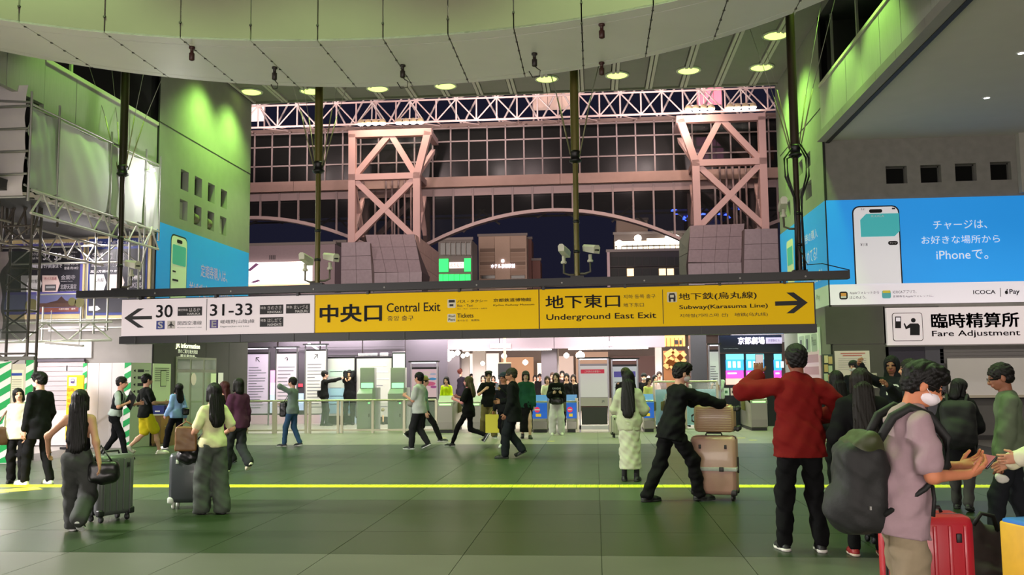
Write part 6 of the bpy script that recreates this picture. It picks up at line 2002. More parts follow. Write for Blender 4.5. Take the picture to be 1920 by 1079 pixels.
# ---- ticket gates
def gate(px, Y, label, blue, w=.24, depth=1.9):
    x = W(px, 790, Y).x
    t = thing('ticket_gate', label, 'ticket gate', (x, Y, 0), group='automatic ticket gates')
    zt = 1.02
    me = mat('#a8a69a', .35, .6, noise=.06)
    bx('body', x - w / 2, x + w / 2, Y, Y + depth, .08, .86, me, t, bevel=.02)
    bx('plinth', x - w / 2 + .02, x + w / 2 - .02, Y + .03, Y + depth - .03, 0, .08, mat('#2a2a2a', .5), t)
    extr('reader_head', [(x - w / 2, Y - .02, .80), (x - w / 2, Y + .28, 1.02), (x - w / 2, Y + .75, 1.0), (x - w / 2, Y + .95, .86), (x - w / 2, Y - .02, .72)], (w, 0, 0), mat('#a5aa9e', .4) if not blue else mat('#2b6fd0', .4), t)
    S = Sheet((x - w / 2, Y - .025, 0), (1, 0, 0), t)
    if blue:
        S.rect('front_panel', .0, .38, w, .80, mat('#1f63d8', .45, emit=.35), .004, .02)
        S.disc('entry_symbol', w * .35, .62, .075, mat('#e0305a', .5, emit=.5), .01); S.rect('entry_bar', w * .17, .605, w * .53, .635, wht, .016)
        S.rect('arrow_tag', w * .25, .43, w * .6, .51, mat('#e8c030', .5, emit=.35), .01)
    else:
        S.rect('front_panel', .01, .30, w - .01, .74, mat('#8a8880', .35, .6), .004, .02); S.rect('lamp', .05, .76, w - .05, .80, mat('#b4ffa0', .5, emit=1.5), .006)
    S.rect('lower_panel', .01, .1, w - .01, .30, mat('#7d7b74', .3, .7), .004, .02)
    for s in (-1, 1):
        extr('flap_door', [(x + s * w / 2, Y + .95, .5), (x + s * (w / 2 + .12), Y + .9, .55), (x + s * (w / 2 + .12), Y + .9, .78), (x + s * w / 2, Y + .95, .82)], (0, .03, 0), mat('#8a7f5c', .5), t)
for px, lb, bl in ((835, 'steel gate with green lamp beside the pink map board', False), (893, 'steel gate with green lamp behind the woman with bleached hair tips', False), (948, 'steel gate behind the man in a dark jacket', False), (1012, 'blue gate with a red entry symbol beside the woman in white trousers', True), (1072, 'narrow blue gate beside the red headed notice stand', True), (1217, 'blue gate just right of the long haired woman in a cream coat', True), (1262, 'steel gate behind the suitcase man', False)):
    gate(px, 25.75, lb, bl, w=.42 if px in (1012, 835) else .28)
gate(1424, 26.2, 'pale steel gate between the theatre screens and the red jacket man', False, .45)
ct = thing('counter', 'low counter with stacked leaflets by the standing man with a phone', 'counter', (W(1342, 770, 26.9).x, 26.9, 0))
X0, X1 = W(1322, 770, 26.9).x, W(1362, 770, 26.9).x
bx('body', X0, X1, 26.9, 27.2, 0, .62, mat('#b09a8c', .5), ct); bx('top', X0 - .02, X1 + .02, 26.86, 27.25, .62, .66, mat('#c8c8c0', .4), ct)
for k, c in enumerate(('#d8d080', '#9cc0d8', '#e0d8d0')):
    b_ = thing('leaflet_stack', ('yellow', 'light blue', 'white')[k] + ' stack of leaflets on the low counter', 'leaflets', (X0 + .15 + k * .2, 27, .66))
    bx('stack', X0 + .05 + k * .2, X0 + .2 + k * .2, 26.95, 27.15, .66, .74 + .06 * (k % 2), mat(c, .6), b_)
    for j in range(3):
        bx('leaflet', X0 + .045 + k * .2, X0 + .205 + k * .2, 26.945, 27.155, .68 + j * .02, .683 + j * .02, mat('#f0ece4', .6), b_)
# ---- theatre kiosk with screens
kio = thing('theatre_kiosk', 'dark blue theatre kiosk with glowing screens under white characters', 'kiosk', (W(1405, 780, 28.3).x, 28.3, 0))
S = sheet_at(1350, 28.3, kio)
S.prect('panel', 1349, 628, 1465, 662, mat('#23263c', .5), 0, .2)
S.prect('panel', 1349, 662, 1465, 812, mat('#1b1d2c', .5), -.05, .15)
S.ptext('京都劇場', 1384, 632, 1433, 646, mat('#f0ecf8', .5, emit=1.4), .012, .02)
S.prect('lit_tag', 1436, 633, 1466, 645, mat('#d8c8e0', .5, emit=.8), .012); S.ptext('京都駅ビル', 1440, 636, 1462, 641.5, mat('#7a6a98', .5), .02)
S.ptext('Kyoto station building', 1357, 653, 1384, 655.5, mat('#b8b8c8', .5, emit=.3), .012)
for x0 in (1361, 1399, 1451):
    x1 = x0 + (33 if x0 < 1440 else 14)
    S.prect('screen_top', x0, 664, x1, 675, mat('#6fd8e8', .4, emit=1.4), .012); S.prect('screen_middle', x0, 675, x1, 695, mat('#3a9ae8', .4, emit=1.6), .012)
    S.prect('screen_low', x0, 695, x1, 710, mat('#d84ac0', .4, emit=1.4), .012); S.prect('screen_foot', x0, 710, x1, 722, mat('#f0b0a8', .4, emit=1.3), .012)
    for k in range(3):
        S.prect('screen_figure', x0 + 4 + k * 9, 678, x0 + 9 + k * 9, 690, mat('#d8f0ff', .4, emit=2), .02)
    S.prect('screen_caption', x0 + 3, 699, x0 + (20 if x0 < 1440 else 10), 702, mat('#ffe0f4', .4, emit=2), .02)
for k in range(4):
    S.prect('leaflet', 1357 + k * 13, 728, 1367 + k * 13, 742, mat(('#c8d8c8', '#d8c0b8', '#b8d0a0', '#c8c8d8')[k], .5, emit=.3), .012)
    S.prect('leaflet_print', 1359 + k * 13, 733, 1364 + k * 13, 738, mat(('#5a8a6a', '#5a3a40', '#6a9a3a', '#4a4a7a')[k], .5), .018)

# ---- shops and concourse beyond
mauve = mat('#6d6068', .6, noise=.08, scale=1.5)
sh = thing('shop_block', 'mauve shop block with glowing soffit strips beyond the ticket gates', 'shop front', (0, 33, 0))
Yz = 33.0
S = sheet_at(835, Yz, sh)
def PR(n, x0, y0, x1, y1, m, off=.01, th=.03): return S.prect(n, x0, y0, x1, y1, m, off, th)
zf = W(960, 655, Yz).z
xl, xr = W(835, 640, Yz).x, W(1247, 640, Yz).x
for k in range(4):
    bx('fascia_panel', xl + (xr - xl) * k / 4 + .01, xl + (xr - xl) * (k + 1) / 4 - .01, Yz, Yz + .3, zf, 4.55, mauve, sh)
bx('roof', -22, 20, Yz, 48, 4.4, 4.6, mat('#4a4548', .8), sh)
bx('fascia_panel', -16, xl - .01, Yz - .6, Yz - .3, 3.15, 4.55, mat('#544a56', .6), sh)
bx('fascia_panel', xr + 2.2, 14, Yz - .6, Yz - .3, 2.6, 4.55, mat('#38353c', .6), sh)
led = mat('#fff4ea', .5, emit=5)
bx('light_strip', W(868, 657, Yz).x, W(1034, 657, Yz).x, Yz - .04, Yz + .02, zf - .05, zf - .01, led, sh)
bx('light_strip', W(1066, 657, Yz).x, W(1215, 657, Yz).x, Yz - .04, Yz + .02, zf - .05, zf - .01, led, sh)
PR('clock_plate', 919, 645, 958, 654, mat('#c89a88', .5, emit=.4), .05); S.disc('round_lamp', *S.hit(938, 649), .09, mat('#fff8ee', .5, emit=6), .08)
le = mat('#f6f0fa', .5, emit=3)
for k, (w, h) in enumerate(((7, 9), (3, 9), (7, 8), (6, 9))):
    PR('lit_letter', 1126 + k * 7.4, 641, 1126 + k * 7.4 + w, 641 + h, le, .05); 
    if k != 1: PR('lit_letter_gap', 1128.2 + k * 7.4, 643.5, 1126 + k * 7.4 + w - 2, 648, mauve, .09)
bx('ceiling', -16, 14, Yz + .3, 46, 3.55, 3.6, mat('#6a5a52', .8), sh)
for k in range(7):
    y = 34 + k * 1.5
    bx('ceiling_beam', -9, 6.5, y, y + .15, 3.3, 3.55, mat('#3a302c', .7), sh)
    for j in range(6):
        if (j + k) % 2 == 0:
            bx('ceiling_lamp', -8 + j * 2.6, -6.6 + j * 2.6, y + .5, y + .62, 3.48, 3.55, mat('#ffd9b0', .5, emit=7), sh)
bx('rear_wall', -16, 14, 45.6, 45.8, 0, 3.55, mat('#8a7a74', .7, noise=.1, scale=1), sh)
for k, (x0, x1, y0, y1, c, e) in enumerate(((868, 935, 663, 712, '#e8dcd4', .9), (940, 1000, 670, 715, '#b88a68', .5), (1008, 1036, 681, 722, '#f8ecd0', 2.0), (1040, 1075, 668, 720, '#c8b0a4', .6), (1080, 1140, 660, 700, '#a88670', .5), (1150, 1230, 668, 722, '#5a3a34', .3))):
    a, b = W(x0, y1, 44), W(x1, y0, 44)
    bx('shop_window', a.x, b.x, 44, 44.1, 0.3, b.z, mat(c, .5, emit=e), sh)
for x in (862, 874, 893, 905, 1042, 1235):
    p = W(x, 700, 34.5)
    bx('pillar', p.x - .12, p.x + .12, 34.4, 34.64, 0, 3.6, mat('#c8bcb8', .4, .2), sh)
for x in (848, 1030):
    p = W(x, 700, 33.5)
    bx('pillar', p.x - .28, p.x + .28, 33.4, 33.9, 0, 3.6, mat('#585058', .5), sh)
for (px, py, r) in ((838, 664, .16), (848, 665, .12), (841, 673, .1), (858, 662, .1), (1088, 667, .16), (1062, 667, .1), (1295, 652, .09), (1301, 651, .09), (868, 668, .08), (876, 665, .08), (1216, 708, .05), (945, 668, .1), (985, 680, .1), (905, 682, .08)):
    p = W(px, py, 32.6)
    lathe('globe_lamp', [(.01, -r), (r * .8, -r * .5), (r, 0), (r * .8, r * .5), (.01, r)], mat('#fff2dc', .5, emit=9), sh, tuple(p), 10)
# hanging screen
hs_ = thing('hanging_screen', 'black hanging display seen behind the man in a dark jacket', 'screen', tuple(W(946, 690, 31.5)))
S2_ = sheet_at(934, 31.5, hs_)
S2_.prect('display', 934, 682, 958, 712, mat('#141216', .3), 0, .08); S2_.prect('bracket', 944, 600, 948, 682, mat('#d8a870', .5, emit=.4), -.02, .04); S2_.prect('top_trim', 934, 680, 958, 682, mat('#c09a80', .5), .01, .1)
# timber lattice shop
lt = thing('timber_shop', 'warm lit timber lattice shop between the mauve block and the theatre kiosk', 'shop front', (W(1266, 780, 31.5).x, 31.5, 0))
S = sheet_at(1247, 31.5, lt)
S.prect('window', 1247, 628, 1284, 650, mat('#d89040', .5, emit=.7), 0, .05)
for k in range(5): S.prect('window_bar', 1249 + k * 7.5, 634, 1250 + k * 7.5, 650, mat('#6b3c18', .6), .03)
S.prect('window_dark', 1265, 638, 1271, 646, ink, .04); S.prect('window_dark', 1274, 638, 1278, 646, ink, .04)
S.prect('back_panel', 1247, 658, 1284, 800, mat('#7a4a28', .6, emit=.3), 0, .05)
for (x0, y0, x1, y1) in ((1247, 668, 1262, 658), (1256, 690, 1284, 662), (1247, 676, 1284, 692), (1262, 658, 1284, 680), (1247, 690, 1262, 672)):
    a, b = S.hit(x0, y0), S.hit(x1, y1)
    d_ = Vector((b[0] - a[0], b[1] - a[1])).normalized() * .09
    S.poly('timber', [(a[0] - d_.y, a[1] + d_.x), (a[0] + d_.y, a[1] - d_.x), (b[0] + d_.y, b[1] - d_.x), (b[0] - d_.y, b[1] + d_.x)], mat('#c08850', .6, emit=.22), .04, .04)
dkp = thing('column_cladding', 'dark clad column between timber shop and white directory', 'column', (W(1310, 780, 30).x, 30, 0))
bx('shaft', W(1296, 700, 30).x, W(1326, 700, 30).x, 30, 30.6, 0, 4.4, mat('#34323a', .5, noise=.08), dkp); bx('base_trim', W(1295, 700, 30).x, W(1327, 700, 30).x, 29.97, 30.62, 0, .2, mat('#55535a', .4), dkp)
# mauve wall behind the boards on the left of the gates
lw = thing('panel_wall', 'dark mauve panelled wall with glowing windows behind the slim boards', 'wall panel', (-9, 31.5, 0))
Yv = 31.5
S = sheet_at(440, Yv, lw)
for k in range(5):
    S.prect('panel', 440 + k * 80, 626, 519 + k * 80, 800, mat('#4c4450', .5, noise=.1, scale=2), 0, .05)
for (x0, y0, x1, y1, c, e) in ((505, 695, 516, 740, '#ff9ae0', 1.2), (505, 718, 516, 775, '#c8d8e8', .8), (560, 738, 570, 770, '#b8d0f0', .8), (672, 663, 708, 668, '#fff4ec', 3), (713, 662, 728, 668, '#fff4ec', 3), (736, 660, 760, 664, '#fff4ec', 2), (557, 720, 568, 726, '#e83a4a', 1.5), (600, 760, 700, 800, '#c8dce8', .4), (440, 778, 620, 798, '#d8b8c0', .5)):
    S.prect('glowing_window', x0, y0, x1, y1, mat(c, .5, emit=e), .03)
for (x0, x1, y) in ((614, 735, 667), (560, 760, 652)):
    S.prect('dark_rail', x0, y - 1.5, x1, y + 1.5, ink, .2, .1)
for (x0, y0, x1, y1) in ((580, 645, 600, 657),):
    a, b = S.hit(x0, y0), S.hit(x1, y1)
    S.poly('slanting_lamp', [(a[0], a[1]), (a[0] + .06, a[1] + .02), (b[0] + .06, b[1]), (b[0], b[1] - .02)], led, .2, .03)
bx('light_strip', W(1350, 628, 28.2).x, W(1470, 628, 28.2).x, 28.1, 28.3, W(1400, 627, 28.2).z, W(1400, 624.5, 28.2).z, mat('#9cc8ff', .5, emit=2), kio)

# ================================================================== people
def PP(px, py, top):
    p = F(px, py)
    return (p.x, p.y, 0.0), W(px, top, p.y).z
WALK = ((-.07, .30, 0, 0), (.07, -.30, .01, 38))
WALK2 = ((-.07, -.28, .01, 38), (.07, .30, 0, 0))
STEP = ((-.08, .16, 0, 0), (.08, -.18, 0, 14))
def who(label, px, py, ytop, dH=0.0, **k):
    at, H = PP(px, py, ytop)
    return person(label, at, H + dH, **k)
def there(px, ytop, Y, label, H=None, **k):
    p = W(px, ytop, Y)
    return person(label, (p.x, Y, 0), H or p.z, **k)
def wp(i, v):
    return PM[i['root'].name] @ Vector(tuple(v))
def lw(i, x, y, z):
    return wp(i, (x * i['q'], y * i['q'], z * i['q']))

# ---- left group
p1 = who('woman in a white blouse smiling beside the man in a black suit', 29, 906, 727, face=158, female=True, head=(-8, -18, 8), hair='bob', top='long', top_col='#cfcab4', top_len=.06, loose=.022, bottom='trousers', cuff=.075, bottom_col='#111013', shoes='#151313', feet=((-.12, .05, 0, 0), (.08, -.03, 0, 0)), hands=((-.16, .16, .78), (.2, .02, .80)), bust=False, skin='#d8a890')
p2 = who('man in a black suit and white mask turned to the woman in a white blouse', 68, 909, 697, face=-70, head=(4, -15, 0), hair='fluffy', top='jacket', top_col='#0f0f12', top_len=.10, loose=.02, bottom_col='#0d0d10', cuff=.06, mask='#e0dcd6', shoes='#d8d6cc', sole='#cfcdb8', feet=((-.12, .10, 0, 0), (.12, -.14, 0, 0)), hands=(None, (.22, .12, .86)), skin='#cf9c88')
p3 = who('woman in a black sleeveless top and grey jeans pulling a grey suitcase, seen from behind', 142, 1001, 722, face=-18, female=True, hair='longer', top='tank', top_col='#0c0c0e', tuck=True, bottom_col='#3a3c3a', cuff=.095, thigh=.098, shoes='#121113', sole='#c8c8c8', feet=((-.08, .22, 0, 0), (.10, -.34, .06, 30)), hands=((-.36, .16, .93), (.26, -.16, .80)), elbow=((-1, -.4, -.2), (.4, -1, 0)), head=(6, 0, 0), skin='#b08468', loose=.006)
p4 = who('man in a grey short sleeved shirt and dark vest holding a clipboard', 214, 862, 702, face=78, lean=10, head=(2, 0, 0), hair='short', hair_col='#1a1614', top='tee', top_col='#a9b4b0', loose=.012, top_len=-.06, bottom_col='#0e0e12', shoes='#131313', feet=((-.09, -.26, 0, 10), (.09, .24, 0, 0)), hands=((-.12, .42, 1.10), (.08, .28, 1.13)), elbow=((-.6, -.6, -1), (.8, -.6, -.6)), belt='#1a1a1a', collar='#c0c8c4', glasses=True, skin='#c8907a', vest='#15161a')
p5 = who('man in a black T-shirt and yellow shorts walking towards the desk', 272, 853, 697, face=40, hair='short', top='tee', top_col='#0f1210', top_len=.04, loose=.02, bottom='shorts', bottom_col='#c4b422', thigh=.095, shoes='#d8d4c4', sole='#c9c5b0', feet=((-.07, -.30, .03, 32), (.09, .26, 0, 0)), hands=((-.24, .20, 1.04), (.26, .26, 1.06)), skin='#c99a84')
p6 = who('woman in a light blue shirt and black trousers looking up as she walks', 330, 843, 713, face=-62, female=True, head=(-28, 0, 0), hair='half', top='long', top_col='#8fb2e0', loose=.022, top_len=.02, bottom_col='#0e0e11', cuff=.075, shoes='#e0ded8', sole='#e0ded8', feet=WALK, hands=((-.2, .16, .84), (.22, -.05, .78)), bust=False, skin='#d8a090')
p8 = who('woman with dark red hair mostly hidden behind the purple sweater woman', 418, 872, 713, face=-80, female=True, hair='half', hair_col='#3a1218', top='long', top_col='#1b1b1c', bottom_col='#141416', cuff=.08, feet=STEP, skin='#c89888')
p9 = who('woman in a dark purple sweater and grey trousers walking past the notice boards', 442, 886, 705, face=-52, female=True, hair='bob', top='long', top_col='#43203a', loose=.034, top_len=.03, bottom_col='#26282a', cuff=.085, shoes='#cfc9a8', sole='#d8d4bc', feet=((-.07, .20, 0, 0), (.08, -.30, .03, 35)), hands=((-.24, .02, .80), (.24, .06, .80)), glasses=True, bust=False, skin='#c8947e')
p7 = who('woman in a pale yellow T-shirt with long dark hair standing behind a dark suitcase', 395, 964, 717, face=-48, female=True, hair='long', top='tee', top_col='#c6c498', top_len=-.02, loose=.018, bottom_col='#454b44', cuff=.11, thigh=.10, shoes='#17181a', feet=((-.10, .05, 0, 0), (.10, -.12, 0, 0)), hands=((-.22, .20, .98), (.22, .16, 1.0)), bust=False, skin='#b88a70')
p10 = who('person in a grey top and blue jeans with a black tote raising a hand', 549, 838, 706, face=-78, hair='short', hair_col='#1c1a18', top='long', top_col='#74827c', loose=.02, top_len=.03, bottom_col='#33506e', cuff=.055, shoes='#17171a', sole='#c8c8c4', feet=((-.06, .20, 0, 0), (.06, -.16, 0, 8)), hands=((-.12, .30, 1.42), (.12, .32, 1.02)), skin='#d0a08c')
p11 = who('man in black with a shoulder bag pointing at the map board', 606, 799, 695, face=55, hair='short', top='long', top_col='#0f0f10', loose=.02, bottom_col='#2a2c30', cuff=.055, feet=((-.1, 0, 0, 0), (.1, .06, 0, 0)), hands=(None, (.2, .48, 1.45)), skin='#d0a08c')
p12 = who('man in an open black jacket holding a phone to his face', 655, 797, 694, face=175, hair='short', top='jacket', top_col='#101113', loose=.03, bottom_col='#16171a', cuff=.06, feet=((-.1, 0, 0, 0), (.1, .05, 0, 0)), hands=((-.08, .24, 1.46), (.08, .24, 1.44)), head=(8, 0, 0), skin='#d8a888')
p13 = who('child-sized figure in black between the two ticket machines', 714, 796, 709, face=165, hair='short', top='tee', top_col='#141416', bottom='shorts', bottom_col='#8d8468', feet=STEP, skin='#d8b090', shoes='#1a1a1a')
p15 = who('person in dark trousers and a cap striding behind the white T-shirt man', 796, 829, 698, face=78, hair='short', hat=('cap', '#8a7a3a'), top='tee', top_col='#6d8578', loose=.02, bottom_col='#151417', cuff=.06, feet=((-.07, -.42, .03, 40), (.07, .38, 0, 0)), shoes='#1b1b1b', sole='#dddddd', skin='#cfa088')
p14 = who('man in a white T-shirt with a cross-body strap carrying a white tote', 785, 843, 697, face=-74, hair='short', top='tee', top_col='#c3cbc2', loose=.026, top_len=.04, bottom_col='#242327', cuff=.065, thigh=.095, shoes='#1c1c1e', sole='#dcdcdc', feet=((-.07, .14, 0, 0), (.08, -.18, .01, 22)), hands=((-.10, .26, 1.16), (.28, .14, .82)), skin='#d0987e', wide=1.08, head=(0, 12, 0))
p17 = who('woman in black with bleached hair tips striding past the steel gates', 876, 838, 698, face=-76, female=True, hair='half', hair_col='#4a4426', top='tee', top_col='#0e0f0e', loose=.03, top_len=.08, bottom_col='#0b0b0c', cuff=.045, thigh=.075, shoes='#0f0f0f', sole='#d8d8d8', feet=((-.06, .34, 0, 0), (.07, -.42, .08, 55)), hands=((-.16, .24, 1.08), (.2, .30, 1.12)), skin='#d8908c', head=(-6, 0, 0))
p18 = who('man in a black T-shirt and khaki trousers walking out of the gates', 917, 821, 694, face=165, hair='fluffy', top='tee', top_col='#0f0f10', loose=.03, top_len=.04, bottom_col='#665c38', cuff=.085, thigh=.10, shoes='#131313', sole='#dcdcdc', feet=((-.10, .22, 0, 0), (.12, -.24, .01, 25)), hands=((-.30, .02, .86), (.16, .30, 1.2)), skin='#d8a88c')
p20 = who('man in a dark cap half hidden behind the black coat man', 946, 838, 697, face=-150, hair='short', hat=('cap', '#16233a'), top='jacket', top_col='#17181b', loose=.02, bottom_col='#141518', cuff=.06, feet=STEP, hands=((-.1, .28, 1.28), (.24, .06, .80)), shoes='#d8dcd4', sole='#e0e0e0', skin='#c08a66')
p21 = who('person in a green cardigan and white hood leaving the gates', 987, 823, 694, face=172, female=True, hair='bob', top='long', top_col='#1d4a36', loose=.04, top_len=.06, bottom='skirt', bottom_col='#111113', hem=.16, cuff=.16, feet=STEP, hat=('cap', '#17171a'), bust=False, skin='#d8b09c')
p19 = who('man in a black coat walking across in front of the gates', 962, 860, 689, face=-84, hair='short', hair_col='#2a261c', top='jacket', top_col='#101113', loose=.03, top_len=.10, bottom_col='#17191f', cuff=.075, thigh=.095, feet=((-.06, .14, 0, 0), (.08, -.16, .02, 26)), hands=((-.14, .10, .84), (.22, .26, 1.05)), head=(6, -8, 0), skin='#9a6a50', shoes='#16130f', wide=1.05)
p23 = who('woman in a black lettered sweatshirt and white trousers with a waist bag', 1044, 816, 699, face=172, female=True, hair='half', hair_col='#2a1c12', top='long', top_col='#0f0f10', loose=.034, bottom_col='#d2cdd0', cuff=.10, thigh=.10, shoes='#e0dcd4', sole='#e8e8e0', feet=((-.12, .04, 0, 0), (.12, .0, 0, 0)), hands=((-.12, .24, 1.14), (.12, .26, 1.14)), bust=False, skin='#d8b09c', head=(-4, 20, 0))
# ---- crowd beyond the gates
crowd = [(837, 705, 27.9, 'woman in a neon yellow jacket just behind the steel gates', dict(female=True, hair='half', top='long', top_col='#cfe01c', face=190)),
         (862, 690, 33.5, 'broad man in dark clothes walking away beyond the gates', dict(hair='short', hair_col='#4a1c14', top='jacket', top_col='#1c1620', face=20, wide=1.1)),
         (846, 697, 34.0, 'man in a beige shirt beyond the steel gates', dict(hair='short', hair_col='#5a2a1c', top='long', top_col='#c8a888', face=0)),
         (884, 700, 34.5, 'woman in red and white deep in the concourse', dict(female=True, hair='half', top='tee', top_col='#b84838', face=170)),
         (897, 701, 35.0, 'man in black deep in the concourse left of the khaki trousers man', dict(hair='short', top='tee', top_col='#1a181a', face=175)),
         (906, 703, 33.0, 'woman in a white top just left of the khaki trousers man', dict(female=True, hair='bob', top='tee', top_col='#dccfc8', face=180)),
         (1012, 700, 35.5, 'man in black deep in the concourse above the blue gate', dict(hair='short', top='long', top_col='#201c1e', face=180)),
         (1026, 704, 28.2, 'woman in a cream shirt with tied hair behind the blue gate', dict(female=True, hair='bob', hair_col='#2a1c14', top='tee', top_col='#cfcfae', face=175)),
         (1036, 698, 31.0, 'person in dark clothes behind the sweatshirt woman', dict(hair='short', hair_col='#3a2018', top='long', top_col='#241c1c', face=185)),
         (1062, 699, 29.0, 'woman in black with round face right of the sweatshirt woman', dict(female=True, hair='half', top='long', top_col='#0f0e10', face=180)),
         (1075, 701, 29.4, 'woman in black with loose hair beside the red headed notice stand', dict(female=True, hair='half', hair_col='#20120e', top='long', top_col='#121012', face=185)),
         (1054, 695, 33.5, 'tall man in a dark shirt deep behind the woman in black', dict(hair='short', top='tee', top_col='#2a2022', face=180)),
         (1207, 699, 29.0, 'person with a black cap and white scarf beyond the notice stands', dict(hair='short', hat=('beanie', '#101010'), top='long', top_col='#17151a', face=180, mask='#e8e4e0')),
         (1216, 707, 27.6, 'woman in a yellow cardigan by the blue gate right of the cream coat', dict(female=True, hair='half', hair_col='#2a120e', top='long', top_col='#cfc87a', face=150)),
         (1228, 702, 30.0, 'woman in a pale pink top looking up beyond the gates', dict(female=True, hair='bob', top='tee', top_col='#d8b4b4', face=150)),
         (1236, 696, 30.6, 'man in a mauve shirt beside the pale pink top woman', dict(hair='short', hair_col='#2a1a16', top='tee', top_col='#8a6a74', face=180)),
         (852, 702, 38.0, 'woman in a pink blouse far inside beside the broad man', dict(female=True, hair='half', top='tee', top_col='#d8a0a0', face=175)),
         (872, 703, 39.0, 'man in a white shirt far inside between the lit pillars', dict(hair='short', top='tee', top_col='#dcd8d0', face=180)),
         (890, 704, 40.0, 'man in navy far inside above the second steel gate', dict(hair='short', top='long', top_col='#1c2234', face=185)),
         (925, 704, 38.5, 'woman in a red scarf far inside behind the khaki trousers man', dict(female=True, hair='bob', top='long', top_col='#7a2a24', face=180)),
         (1003, 703, 38.0, 'woman in a peach top far inside beside the bright doorway', dict(female=True, hair='half', top='tee', top_col='#d8b098', face=175)),
         (1018, 702, 37.0, 'man in black with a shoulder strap before the bright doorway', dict(hair='short', top='tee', top_col='#151416', face=170)),
         (1048, 702, 38.5, 'person in a white hood far inside behind the sweatshirt woman', dict(hair='short', top='long', top_col='#d4d0cc', face=180)),
         (1286, 703, 28.4, 'person with pinkish hair behind the blue mural fence', dict(female=True, hair='half', hair_col='#8a2a44', top='tee', top_col='#d8ccd0', face=20)),
         (1345, 693, 28.2, 'young man in a pale shirt looking at his phone beside the theatre kiosk', dict(hair='short', top='tee', top_col='#c8d4cc', loose=.03, bottom_col='#c9c8b0', face=205, head=(20, 0, 0), hands=((-.06, .26, 1.28), (.1, .26, 1.2))))]
for (px, top, Y, lb, kw) in crowd:
    there(px, top, Y, lb, feet=STEP, **{**dict(bottom_col='#1c1a1e', skin='#d0a088', bust=False), **kw})
p30 = who('man in a pale green shirt and black trousers facing the theatre screens', 1405, 796, 683, face=25, hair='short', hair_col='#3a3028', top='tee', top_col='#bcd0bc', loose=.02, bottom_col='#0f0f11', feet=((-.08, 0, 0, 0), (.1, .02, 0, 0)), hands=(None, (.16, .3, 1.2)), skin='#c8947c')
# ---- cream coat, suitcase man, red jacket
p26 = who('person in a dark jacket and olive cap hidden behind the cream coat woman', 1176, 846, 688, face=20, hair='short', hat=('beanie', '#4a4a2a'), top='jacket', top_col='#1c1a18', bottom_col='#17171a', feet=STEP)
p25 = who('woman with very long black hair in a long cream coat, seen from behind', 1182, 903, 694, face=8, female=True, hair='longer', top='long', top_col='#a5a492', loose=.034, top_len=.06, bottom='skirt', bottom_col='#b0aea0', hem=.19, cuff=.165, shoes='#0e0e10', sole='#141414', feet=((-.09, .0, 0, 0), (.10, -.02, 0, 0)), hands=((-.17, .26, 1.05), (.2, .24, 1.02)), wr=.006, bust=False, socks='#17181a', skin='#c8987e')
p27 = who('man in a black lettered tracksuit and mask pushing two stacked suitcases', 1262, 941, 684, dH=.10, face=68, lean=13, hair='fluffy', top='jacket', top_col='#0d0d0f', loose=.036, top_len=.02, bottom_col='#0b0b0c', cuff=.07, thigh=.092, mask='#cfc8c4', shoes='#0d0d0e', feet=((-.08, -.30, 0, 0), (.08, .30, .01, 0)), hands=((-.14, .66, 1.06), (.16, .62, 1.12)), elbow=((-.4, -.4, -1), (.5, -.4, -1)), head=(8, 0, 0), palm=((0, 0, -1), (0, 0, -1)), skin='#c89880', wr=.009)
p31 = who('man in a red jacket raising a phone with his left hand, seen from behind', 1508, 1034, 645, face=-4, hair='short', top='jacket', top_col='#6a1210', loose=.042, top_len=.02, flare=.2, bottom_col='#0b0b0d', cuff=.062, thigh=.092, shoes='#111114', sole='#d6d2cc', feet=((-.15, .03, 0, 0), (.13, -.04, 0, 0)), hands=((-.27, .24, 1.44), (.22, .20, 1.08)), elbow=((-1, -.2, -.5), (1, -.5, -.3)), hdir=((0.1, .2, 1), None), palm=((.2, 1, 0), None), curl=(.75, .6), skin='#7d4c38', wide=1.12, wr=.009)
# ---- right hand group
p32 = who('woman in black with long dark hair and white shoes beside the red jacket man', 1578, 926, 694, face=-14, female=True, hair='longer', top='long', top_col='#0d0d0f', loose=.03, top_len=.08, bottom_col='#0e0e10', cuff=.06, shoes='#d2cdbc', sole='#d8d4c4', feet=((-.10, .02, 0, 0), (.12, .02, 0, 0)), hands=(None, None), bust=False)
p34 = there(1600, 676, 20.6, 'masked staff member in a dark cap standing before the red headed notice', hair='short', hat=('beanie', '#17161a'), mask='#cfd4cc', top='jacket', top_col='#1b1c22', face=215, skin='#c89a80')
p35 = there(1671, 668, 13.6, 'hooded man in a lettered sweater pointing with a raised arm', face=205, hood=True, hair='short', top='long', top_col='#1a1c20', loose=.035, bottom_col='#17171a', cuff=.06, hands=((.0, .40, 1.30), (.34, .40, 1.58)), elbow=(None, (.6, -.3, -.6)), curl=(.4, .9), skin='#8a5c48')
p35b = there(1706, 672, 11.6, 'dark haired person in profile behind the mauve T-shirt man', face=-75, female=True, hair='bob', top='long', top_col='#22262a', loose=.03, bottom_col='#17171a', hair_col='#14100e', skin='#b07c64', bust=False)
p33 = who('woman in a black hoodie and red shoes with long dark hair, seen from behind', 1630, 1044, 689, face=6, female=True, hair='longer', hair_col='#15110c', top='jacket', top_col='#0c0c0e', loose=.05, top_len=.08, bottom_col='#0c0c0e', cuff=.05, thigh=.085, shoes='#8c1c20', sole='#c8b8a8', feet=((-.12, .02, 0, 0), (.12, .05, 0, 0)), hands=((-.18, .24, 1.02), (.18, .24, 1.0)), wide=1.12, bust=False)
